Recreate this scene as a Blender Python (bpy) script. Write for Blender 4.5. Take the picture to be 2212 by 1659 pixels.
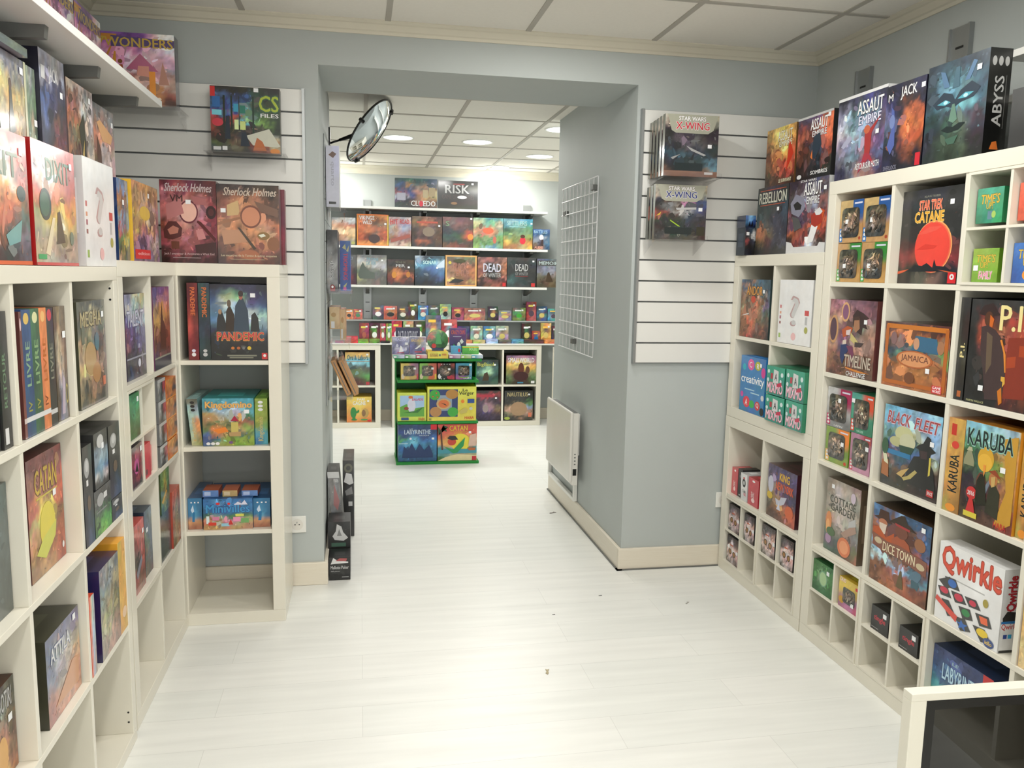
import bpy, math, random, zlib
import numpy as np
from mathutils import Vector, Matrix
PI = math.pi
for o in list(bpy.data.objects): bpy.data.objects.remove(o)
sc = bpy.context.scene
COL = sc.collection

# ---------------------------------------------------------------- camera
F_PX, PITCH, YAW, ROLL, CZ = 1764.44, 0.1337, 0.1848, 0.0190, 1.4706
cam = bpy.data.cameras.new('camera'); camo = bpy.data.objects.new('camera', cam); COL.objects.link(camo)
ax = Vector((math.cos(YAW), -math.sin(YAW), 0))
fw = Vector((math.sin(YAW)*math.cos(PITCH), math.cos(YAW)*math.cos(PITCH), -math.sin(PITCH)))
up = Vector((math.sin(YAW)*math.sin(PITCH), math.cos(YAW)*math.sin(PITCH), math.cos(PITCH)))
rx = ax*math.cos(ROLL) + up*math.sin(ROLL); uy = up*math.cos(ROLL) - ax*math.sin(ROLL)
camo.matrix_world = Matrix(((rx.x, uy.x, -fw.x, 0), (rx.y, uy.y, -fw.y, 0), (rx.z, uy.z, -fw.z, CZ), (0, 0, 0, 1)))
cam.sensor_width = 36; cam.lens = 36*F_PX/2212; cam.clip_start = .02
sc.camera = camo

# ---------------------------------------------------------------- light and exposure
w = bpy.data.worlds.new('world'); sc.world = w; w.use_nodes = True
w.node_tree.nodes['Background'].inputs[0].default_value = (1, .99, .965, 1)
w.node_tree.nodes['Background'].inputs[1].default_value = 3.1
sc.view_settings.view_transform = 'Standard'; sc.view_settings.look = 'None'
sc.view_settings.gamma = 1; sc.view_settings.use_curve_mapping = False
sc.view_settings.exposure = 0.06
FRONT_W, BACK_W = 9, 11.5
LIGHT_COL = (1.0, .985, .95)
FRONT_LIGHTS = [(.82, 3.12), (-.1, 2.2), (1.2, 2.2), (-.1, 1.0), (1.2, 1.0), (-.1, -.2), (1.2, -.2), (.5, -1.4)]
BACK_LIGHTS = [(.286, 6.36), (.89, 6.39), (1.51, 6.99), (1.38, 5.68), (1.27, 7.80), (-.35, 7.72)]
CZF, CZB = 2.55, 2.47

# ---------------------------------------------------------------- helpers
def srgb(c):
    if isinstance(c, str):
        c = c.lstrip('#')
        c = [int(x, 16)/15 for x in c] if len(c) == 3 else [int(c[i:i+2], 16)/255 for i in (0, 2, 4)]
    return tuple(((x+.055)/1.055)**2.4 if x > .04045 else x/12.92 for x in c)
def tag(o, label=None, cat=None, group=None, kind=None):
    if label: o['label'] = label
    if cat: o['category'] = cat
    if group: o['group'] = group
    if kind: o['kind'] = kind
    return o
def thing(name, label, cat, loc=(0, 0, 0), rz=0, group=None):
    o = bpy.data.objects.new(name, None); COL.objects.link(o); o.location = loc; o.rotation_euler = (0, 0, rz)
    o.empty_display_size = .05
    return tag(o, label, cat, group)
class MB:
    def __init__(s): s.v = []; s.f = []; s.c = []
    def box(s, x0, x1, y0, y1, z0, z1, c=None):
        n = len(s.v)
        s.v += [(x0,y0,z0),(x1,y0,z0),(x1,y1,z0),(x0,y1,z0),(x0,y0,z1),(x1,y0,z1),(x1,y1,z1),(x0,y1,z1)]
        s.f += [tuple(n+i for i in q) for q in ((0,3,2,1),(4,5,6,7),(0,1,5,4),(1,2,6,5),(2,3,7,6),(3,0,4,7))]
        s.c += [c or (1,1,1)]*8
        return s
    def poly(s, pts, c=None):
        n = len(s.v); s.v += pts; s.f.append(tuple(range(n, n+len(pts)))); s.c += [c or (1,1,1)]*len(pts); return s
    def raw(s, vs, fs, c=None):
        n = len(s.v); s.v += vs; s.f += [tuple(n+i for i in q) for q in fs]; s.c += c if isinstance(c, list) else [c or (1,1,1)]*len(vs); return s
    def tube(s, p, q, r, n=8, r2=None, c=None, cap=True):
        p, q = Vector(p), Vector(q); d = (q-p).normalized(); r2 = r if r2 is None else r2
        a = d.cross(Vector((0,0,1)) if abs(d.z) < .9 else Vector((1,0,0))).normalized(); b = d.cross(a); k = len(s.v)
        for P, R in ((p, r), (q, r2)):
            s.v += [tuple(P + a*R*math.cos(2*PI*i/n) + b*R*math.sin(2*PI*i/n)) for i in range(n)]
        s.f += [(k+i, k+(i+1) % n, k+n+(i+1) % n, k+n+i) for i in range(n)]
        if cap: s.f += [tuple(k+i for i in range(n))[::-1], tuple(k+n+i for i in range(n))]
        s.c += [c or (1,1,1)]*(2*n)
        return s
    def build(s, name, mat, parent=None, bevel=0, smooth=False, colors=False):
        me = bpy.data.meshes.new(name); me.from_pydata([tuple(v) for v in s.v], [], s.f); me.materials.append(mat)
        if colors:
            a = me.color_attributes.new('Col', 'FLOAT_COLOR', 'POINT')
            arr = np.ones((len(s.v), 4), dtype=np.float32); arr[:, :3] = np.array(s.c, dtype=np.float32)
            a.data.foreach_set('color', arr.ravel())
        if smooth: me.polygons.foreach_set('use_smooth', [True]*len(me.polygons))
        me.update()
        o = bpy.data.objects.new(name, me); COL.objects.link(o)
        if parent: o.parent = parent
        if bevel:
            m = o.modifiers.new('bevel', 'BEVEL'); m.width = bevel; m.segments = 2; m.limit_method = 'ANGLE'
        return o
def struct(name, mb, mat, **k):
    return tag(mb.build(name, mat, **k), kind='structure')

# ---------------------------------------------------------------- materials
def mat(name, col, rough=.5, metal=0, noise=0, nscale=20, bump=0, coat=0, spec=.5, stretch=(1,1,1), col2=None, vcol=False, emit=None):
    m = bpy.data.materials.new(name); m.use_nodes = True; nt = m.node_tree; b = nt.nodes['Principled BSDF']
    b.inputs['Roughness'].default_value = rough; b.inputs['Metallic'].default_value = metal
    b.inputs['Coat Weight'].default_value = coat; b.inputs['Coat Roughness'].default_value = .12
    b.inputs['Specular IOR Level'].default_value = spec
    c = srgb(col)+(1,); b.inputs['Base Color'].default_value = c
    tc = nt.nodes.new('ShaderNodeTexCoord'); mp = nt.nodes.new('ShaderNodeMapping'); mp.inputs['Scale'].default_value = stretch
    nt.links.new(tc.outputs['Object'], mp.inputs[0])
    no = nt.nodes.new('ShaderNodeTexNoise'); no.inputs['Scale'].default_value = nscale; no.inputs['Detail'].default_value = 4
    nt.links.new(mp.outputs[0], no.inputs['Vector'])
    mx = nt.nodes.new('ShaderNodeMix'); mx.data_type = 'RGBA'; mx.blend_type = 'MIX'
    c2 = srgb(col2)+(1,) if col2 else tuple(x*(1-noise) for x in c[:3])+(1,)
    mx.inputs[6].default_value = c; mx.inputs[7].default_value = c2
    nt.links.new(no.outputs['Fac'], mx.inputs[0])
    if vcol:
        at = nt.nodes.new('ShaderNodeAttribute'); at.attribute_name = 'Col'
        mx.blend_type = 'MULTIPLY'; nt.links.new(at.outputs['Color'], mx.inputs[6])
        cr = nt.nodes.new('ShaderNodeMapRange'); cr.inputs[3].default_value = 1-noise; cr.inputs[4].default_value = 1+noise*.3
        nt.links.new(no.outputs['Fac'], cr.inputs[0]); nt.links.new(cr.outputs[0], mx.inputs[7])
        for l in list(mx.inputs[0].links): nt.links.remove(l)
        mx.inputs[0].default_value = 1
    nt.links.new(mx.outputs[2], b.inputs['Base Color'])
    if bump:
        bp = nt.nodes.new('ShaderNodeBump'); bp.inputs['Strength'].default_value = bump; bp.inputs['Distance'].default_value = .002
        nt.links.new(no.outputs['Fac'], bp.inputs['Height']); nt.links.new(bp.outputs[0], b.inputs['Normal'])
    if emit:
        b.inputs['Emission Color'].default_value = srgb(emit[0])+(1,); b.inputs['Emission Strength'].default_value = emit[1]
    return m
def clear_mat(name, tint, rough, mixf, fs=1):
    m = bpy.data.materials.new(name); m.use_nodes = True; nt = m.node_tree; nt.nodes.clear()
    out = nt.nodes.new('ShaderNodeOutputMaterial'); t = nt.nodes.new('ShaderNodeBsdfTransparent'); g = nt.nodes.new('ShaderNodeBsdfGlossy')
    t.inputs[0].default_value = tint; g.inputs['Roughness'].default_value = rough
    f = nt.nodes.new('ShaderNodeFresnel'); f.inputs[0].default_value = 1.5
    a = nt.nodes.new('ShaderNodeMath'); a.operation = 'MULTIPLY_ADD'; a.inputs[1].default_value = fs; a.inputs[2].default_value = mixf; a.use_clamp = True
    mx = nt.nodes.new('ShaderNodeMixShader')
    nt.links.new(f.outputs[0], a.inputs[0]); nt.links.new(a.outputs[0], mx.inputs[0]); nt.links.new(t.outputs[0], mx.inputs[1]); nt.links.new(g.outputs[0], mx.inputs[2]); nt.links.new(mx.outputs[0], out.inputs[0])
    return m
M = dict(
    wall=mat('grey_blue_paint', 'b6bcba', .62, noise=.04, nscale=8, bump=.05),
    tile=mat('ceiling_tile', 'f0ece3', .9, noise=.06, nscale=60, bump=.2),
    bar=mat('ceiling_bar', 'b3aea4', .5, noise=.03),
    crown=mat('crown_moulding', 'dcd6c4', .5, noise=.04, nscale=12),
    base=mat('baseboard_wood', 'e6dfd0', .35, noise=.06, nscale=6, stretch=(2,2,30), col2='dcd2bf'),
    shelf=mat('white_foil_board', 'e7e2d3', .22, noise=.03, nscale=9),
    slat=mat('white_slat', 'e6e5e0', .3, noise=.02),
    groove=mat('slat_groove', '77797a', .5),
    metal=mat('brushed_metal', 'a5a8a8', .35, metal=.8, noise=.1, nscale=40),
    bracket=mat('dark_bracket', '6c6d6a', .5, metal=.2),
    wire=mat('white_wire', 'eeeeee', .35),
    plastic=mat('white_plastic', 'e9e8e2', .3, noise=.02),
    radiator=mat('white_enamel', 'e6e4de', .3, noise=.03, nscale=4, col2='d9d3c8'),
    black=mat('black_plastic', '111111', .35),
    green=mat('green_board', '0c8a2e', .4, noise=.08),
    wood=mat('pale_wood', 'c99968', .5, noise=.2, nscale=5, stretch=(8,8,1), col2='a87848'),
    print=mat('printed_card', 'ffffff', .38, noise=.12, nscale=35, vcol=True, coat=.15),
    gloss=mat('shrink_wrapped_print', 'ffffff', .3, noise=.15, nscale=22, vcol=True, coat=.7, bump=.04),
    sticker=mat('white_sticker', 'eef0f2', .5),
    window=mat('clear_window_plastic', 'ffffff', .2, noise=.3, nscale=50, vcol=True, coat=.6),
    clear=clear_mat('clear_acrylic', (.985, .985, .985, 1), .05, .01, .35),
    glass=clear_mat('smoked_glass', (.25, .28, .26, 1), .01, .05, 1),
    mirror=mat('mirror_glass', 'dfe4e8', .02, metal=1),
    lens=mat('lamp_diffuser', 'ffffff', .5, emit=('fbfff4', 9)),
)
def floor_mat():
    m = mat('whitewashed_planks', 'e9eae4', .3, bump=0); nt = m.node_tree; b = nt.nodes['Principled BSDF']
    tc = nt.nodes.new('ShaderNodeTexCoord'); mp = nt.nodes.new('ShaderNodeMapping'); nt.links.new(tc.outputs['Object'], mp.inputs[0])
    br = nt.nodes.new('ShaderNodeTexBrick'); br.offset = .37
    for k, v in (('Scale', 1), ('Brick Width', 1.3), ('Row Height', .19), ('Mortar Size', .0008), ('Mortar Smooth', .3), ('Bias', 0)): br.inputs[k].default_value = v
    br.inputs['Color1'].default_value = srgb('ebebe6')+(1,); br.inputs['Color2'].default_value = srgb('e7e8e3')+(1,); br.inputs['Mortar'].default_value = srgb('d0d0cb')+(1,)
    nt.links.new(mp.outputs[0], br.inputs['Vector'])
    m2 = nt.nodes.new('ShaderNodeMapping'); m2.inputs['Scale'].default_value = (1.2, 14, 1); nt.links.new(tc.outputs['Object'], m2.inputs[0])
    n = nt.nodes.new('ShaderNodeTexNoise'); n.inputs['Scale'].default_value = 1.6; n.inputs['Detail'].default_value = 6; nt.links.new(m2.outputs[0], n.inputs['Vector'])
    r = nt.nodes.new('ShaderNodeMapRange'); r.inputs[1].default_value = .3; r.inputs[2].default_value = .75; r.inputs[3].default_value = 1.03; r.inputs[4].default_value = .93; nt.links.new(n.outputs['Fac'], r.inputs[0])
    mx = nt.nodes.new('ShaderNodeMix'); mx.data_type = 'RGBA'; mx.blend_type = 'MULTIPLY'; mx.inputs[0].default_value = 1
    nt.links.new(br.outputs['Color'], mx.inputs[6]); nt.links.new(r.outputs[0], mx.inputs[7]); nt.links.new(mx.outputs[2], b.inputs['Base Color'])
    rr = nt.nodes.new('ShaderNodeMapRange'); rr.inputs[3].default_value = .28; rr.inputs[4].default_value = .42; nt.links.new(n.outputs['Fac'], rr.inputs[0]); nt.links.new(rr.outputs[0], b.inputs['Roughness'])
    return m
M['floor'] = floor_mat()

# ---------------------------------------------------------------- room
XL, XR, YW, YB = -1.10, 2.20, 3.81, 8.13
struct('floor', MB().box(-2.2, 3.0, -2.6, 8.4, -.05, 0), M['floor'])
struct('ceiling', MB().box(-1.3, 2.4, -2.6, YW, CZF, CZF+.05), M['tile'])
struct('ceiling', MB().box(-1.7, 2.4, 4.35, 8.3, CZB, CZB+.05), M['tile'])
struct('wall_left', MB().box(XL-.1, XL, -2.6, YW, 0, CZF), M['wall'])
struct('wall_right', MB().box(XR, XR+.1, -2.6, YW, 0, CZF), M['wall'])
struct('wall_behind', MB().box(XL-.1, -.8, -2.7, -2.6, 0, CZF).box(1.9, XR+.1, -2.7, -2.6, 0, CZF).box(-.8, 1.9, -2.7, -2.6, 0, .3).box(-.8, 1.9, -2.7, -2.6, 2.3, CZF), M['wall'])
wn = struct('added_window_1', MB().box(-.8, 1.9, -2.66, -2.62, .3, .36).box(-.8, 1.9, -2.66, -2.62, 2.24, 2.3).box(-.8, -.74, -2.66, -2.62, .36, 2.24).box(1.84, 1.9, -2.66, -2.62, .36, 2.24).box(.52, .58, -2.66, -2.62, .36, 2.24), M['plastic'])  # unseen window added behind the camera so daylight brightens the ceiling
gl = MB().box(-.74, .52, -2.645, -2.64, .36, 2.24).box(.58, 1.84, -2.645, -2.64, .36, 2.24).build('added_window_glass', M['clear'], wn)
struct('wall_passage_left', MB().box(XL-.1, -.175, YW, 5.15, 0, CZF+.05), M['wall'])
struct('wall_passage_right', MB().box(1.2875, XR+.1, YW, 5.36, 0, CZF+.05), M['wall'])
struct('wall_header', MB().box(-.175, 1.2875, YW, 4.35, 2.36, CZF+.05), M['wall'])
struct('wall_far', MB().box(-1.7, XR+.1, YB, YB+.1, 0, CZB), M['wall'])
struct('wall_far_left', MB().box(-1.7, -1.6, 5.15, YB, 0, CZB), M['wall'])
struct('wall_far_right', MB().box(XR, XR+.1, 5.36, YB, 0, CZB), M['wall'])
def bars(name, xs, ys, x0, x1, y0, y1, z):
    m = MB()
    for x in xs: m.box(x-.012, x+.012, y0, y1, z-.004, z+.002)
    for y in ys: m.box(x0, x1, y-.012, y+.012, z-.0045, z+.002)
    struct(name, m, M['bar'])
bars('trim_1', [.126-.6075*2, .126-.6075, .126, .746, 1.337, 1.946], [3.2-.6*k for k in range(-0, 9)], XL, XR, -2.6, YW, CZF)
bars('trim_2', [-1.17, -.57, .04, .63, 1.22, 1.82], [4.87, 5.43, 6.03, 6.63, 7.23, 7.83], -1.6, XR, 4.35, YB, CZB)
def crown(name, x0, y0, x1, y1, nx, ny, zt, h=.055, d=.055):
    # stepped cove running from (x0,y0) to (x1,y1); (nx,ny) points into the room
    m = MB(); prof = [(0,-h),(.006,-h),(.012,-h*.78),(.02,-h*.7),(.036,-h*.3),(.044,-h*.24),(d,-.004),(d,0),(0,0)]
    n = len(prof); vs = []
    for (X, Y) in ((x0,y0),(x1,y1)): vs += [(X+nx*p, Y+ny*p, zt+q) for p, q in prof]
    m.raw(vs, [(i,(i+1)%n,n+(i+1)%n,n+i) for i in range(n)]+[tuple(range(n)), tuple(range(n,2*n))])
    struct(name, m, M['crown'])
crown('trim_3', XL, YW, XR, YW, 0, -1, CZF, .05)
crown('trim_4', XR, -2.6, XR, YW, -1, 0, CZF, .05)
crown('trim_5', XL, -2.6, XL, YW, 1, 0, CZF, .05)
crown('trim_6', -1.6, YB, XR, YB, 0, -1, CZB, .075, .07)
crown('trim_7', XR, 5.36, XR, YB, -1, 0, CZB, .075, .07)
crown('trim_8', -1.6, 5.15, -1.6, YB, 1, 0, CZB, .075, .07)
def baseboard(name, x0, x1, y0, y1, h=.11):
    struct(name, MB().box(x0, x1, y0, y1, 0, h), M['base'], bevel=.004)
baseboard('baseboard_front_left', XL, -.157, YW-.018, YW)
baseboard('baseboard_front_right', 1.27, XR, YW-.018, YW)
baseboard('baseboard_passage_right', 1.27, 1.2875, YW, 5.37)
baseboard('baseboard_passage_left', -.175, -.157, YW, 5.15)
baseboard('baseboard_far', -1.6, XR, YB-.018, YB)
struct('trim_9', MB().box(1.262, 1.29, YW-.026, 5.37, 0, .006).box(1.262, XR, YW-.026, YW, 0, .006), M['bracket'])

# ---------------------------------------------------------------- lamps
def downlight(x, y, z, power, lab, grp, r=.11):
    t = thing('ceiling_downlight', lab, 'ceiling light', (x, y, z), 0, grp)
    m = MB(); n = 32
    vs = [(r*q*math.cos(2*PI*i/n), r*q*math.sin(2*PI*i/n), zz) for q, zz in ((1.12,0),(1.1,-.006),(1,-.007),(.97,-.003)) for i in range(n)]
    m.raw(vs, [(k*n+i, k*n+(i+1)%n, (k+1)*n+(i+1)%n, (k+1)*n+i) for k in range(3) for i in range(n)])
    m.build('rim', M['plastic'], t, smooth=True)
    MB().poly([(r*.97*math.cos(-2*PI*i/n), r*.97*math.sin(-2*PI*i/n), -.003) for i in range(n)]).build('diffuser', M['lens'], t)
    l = bpy.data.lights.new('lamp', 'AREA'); l.shape = 'DISK'; l.size = 2*r*.95; l.energy = power; l.color = LIGHT_COL
    lo = bpy.data.objects.new('lamp', l); COL.objects.link(lo); lo.parent = t; lo.location = (0, 0, -.012)
words = ['left of the back room, nearer the passage', 'middle of the back room, above the green stand', 'right of the back room, half way to the far wall', 'right of the back room, cut by the passage wall', 'closest to the far wall, above its bright patch', 'left corner of the back room above the far shelves']
for (x, y), s in zip(BACK_LIGHTS, words): downlight(x, y, CZB, BACK_W, 'round bright ceiling light, '+s, 'ceiling lights in the back room')
for i, (x, y) in enumerate(FRONT_LIGHTS): downlight(x, y, CZF, FRONT_W, 'round bright ceiling light in the front room, out of view above', 'ceiling lights in the front room')

# ---------------------------------------------------------------- cube shelving
def shelving(label, loc, rz, cols, rows, fr=.05, cp=.3535, rp=.3535, dep=.39, th=.0175, group='white cube shelving units'):
    """origin at the front left bottom corner; front faces local -Y"""
    W = 2*fr+cols*cp-th; H = 2*fr+rows*rp-th
    t = thing('cube_shelving', label, 'shelving unit', loc, rz, group)
    MB().box(0, fr, 0, dep, fr, H-fr).build('side_panel', M['shelf'], t, bevel=.0015)
    MB().box(W-fr, W, 0, dep, fr, H-fr).build('side_panel', M['shelf'], t, bevel=.0015)
    MB().box(0, W, 0, dep, H-fr, H).build('top_panel', M['shelf'], t, bevel=.0015)
    MB().box(0, W, 0, dep, 0, fr).build('bottom_panel', M['shelf'], t, bevel=.0015)
    for r in range(1, rows):
        z = fr+r*rp-th
        MB().box(fr, W-fr, .002, dep, z, z+th).build('shelf', M['shelf'], t, bevel=.001)
    for c in range(1, cols):
        x = fr+c*cp-th
        for r in range(rows):
            z = fr+r*rp
            MB().box(x, x+th, .003, dep, z, z+rp-th).build('divider', M['shelf'], t, bevel=.001)
    return t
def R_unit(label, y_far, cols, rows, z=0, x=1.807, **k): return shelving(label, (x, y_far, z), -PI/2, cols, rows, **k)
def L_unit(label, y_near, cols, rows, x, **k): return shelving(label, (x, y_near, 0), PI/2, cols, rows, **k)
R_unit('tall white cube shelving five rows high along the right wall', 2.99, 5, 5)
R_unit('lower white two by two cube unit standing on the floor in the right corner', 3.785, 2, 2, x=1.805)
R_unit('upper white two by two cube unit stacked on the other in the right corner', 3.785, 2, 2, z=.7905, x=1.807)
ua = L_unit('white four row cube shelving at the left edge, nearest the camera', 1.103, 4, 4, -.698, fr=.038, cp=.35275, rp=.35275, th=.01775)
L_unit('white two column cube shelving between the near left one and the corner', 2.6145, 2, 4, -.707, rp=.351875)
shelving('narrow white single column shelving facing the camera', (-.7525, 3.405, 0), 0, 1, 4, rp=.351875, dep=.378)
shelving('white low four column cube shelving behind the green stand', (.293, 7.74, 0), 0, 4, 2, fr=.045, cp=.342, rp=.35875, group='low shelving at the far wall')
shelving('white low cube shelving at the left of the far wall', (-.605, 7.74, 0), 0, 2, 2, fr=.05, rp=.354, group='low shelving at the far wall')
shelving('white low cube shelving half hidden behind the radiator wall', (1.80, 7.55, 0), -PI/2, 2, 2, group='low shelving at the far wall')
R_unit('white cube shelving beside the camera, seen mirrored in the dark glass', 1.13, 4, 4)
for x_, z_ in ((.013, .108), (.013, .076), (.010, 1.408), (.010, 1.376)):
    m = MB(); m.raw([(1.4305, x_+.0032*math.cos(i*PI/6), z_+.0032*math.sin(i*PI/6)) for i in range(12)], [tuple(range(12))]); m.build('dowel_hole', M['black'], ua)
# small inserts that divide one cube into four
def insert(label, loc, rz, a=.3345, dep=.30, group='quarter inserts in the cubes'):
    t = thing('cube_insert', label, 'shelf insert', loc, rz, group); p = .008
    MB().box(0, a, .0, dep, 0, p).build('bottom_panel', M['shelf'], t)
    MB().box(0, a, .0, dep, a-p, a).build('top_panel', M['shelf'], t)
    MB().box(0, p, .0, dep, p, a-p).build('side_panel', M['shelf'], t)
    MB().box(a-p, a, .0, dep, p, a-p).build('side_panel', M['shelf'], t)
    MB().box(p, a-p, .001, dep, a/2-.004, a/2+.004).build('shelf', M['shelf'], t)
    for z0, z1 in ((p, a/2-.004), (a/2+.004, a-p)):
        MB().box(a/2-.005, a/2+.005, .002, dep, z0, z1).build('divider', M['shelf'], t)
def r_ins(label, y_far, z, x=1.806): insert(label, (x, y_far, z), -PI/2)
r_ins('white insert quartering the top row cube with the party games', 2.2322, 1.4645)
r_ins('white insert quartering the bottom cube with the green box', 2.9392, .0505)
r_ins('white insert quartering the bottom cube with the small black boxes', 2.5857, .0505)
r_ins('white insert in the corner unit, farther of the two', 3.7342, .0505, 1.803)
r_ins('white insert in the corner unit, nearer of the two', 3.3807, .0505, 1.803)
insert('white insert in the left corner shelving with two red boxes', (-.706, 2.6655, .7546), PI/2, a=.3325)

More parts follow.
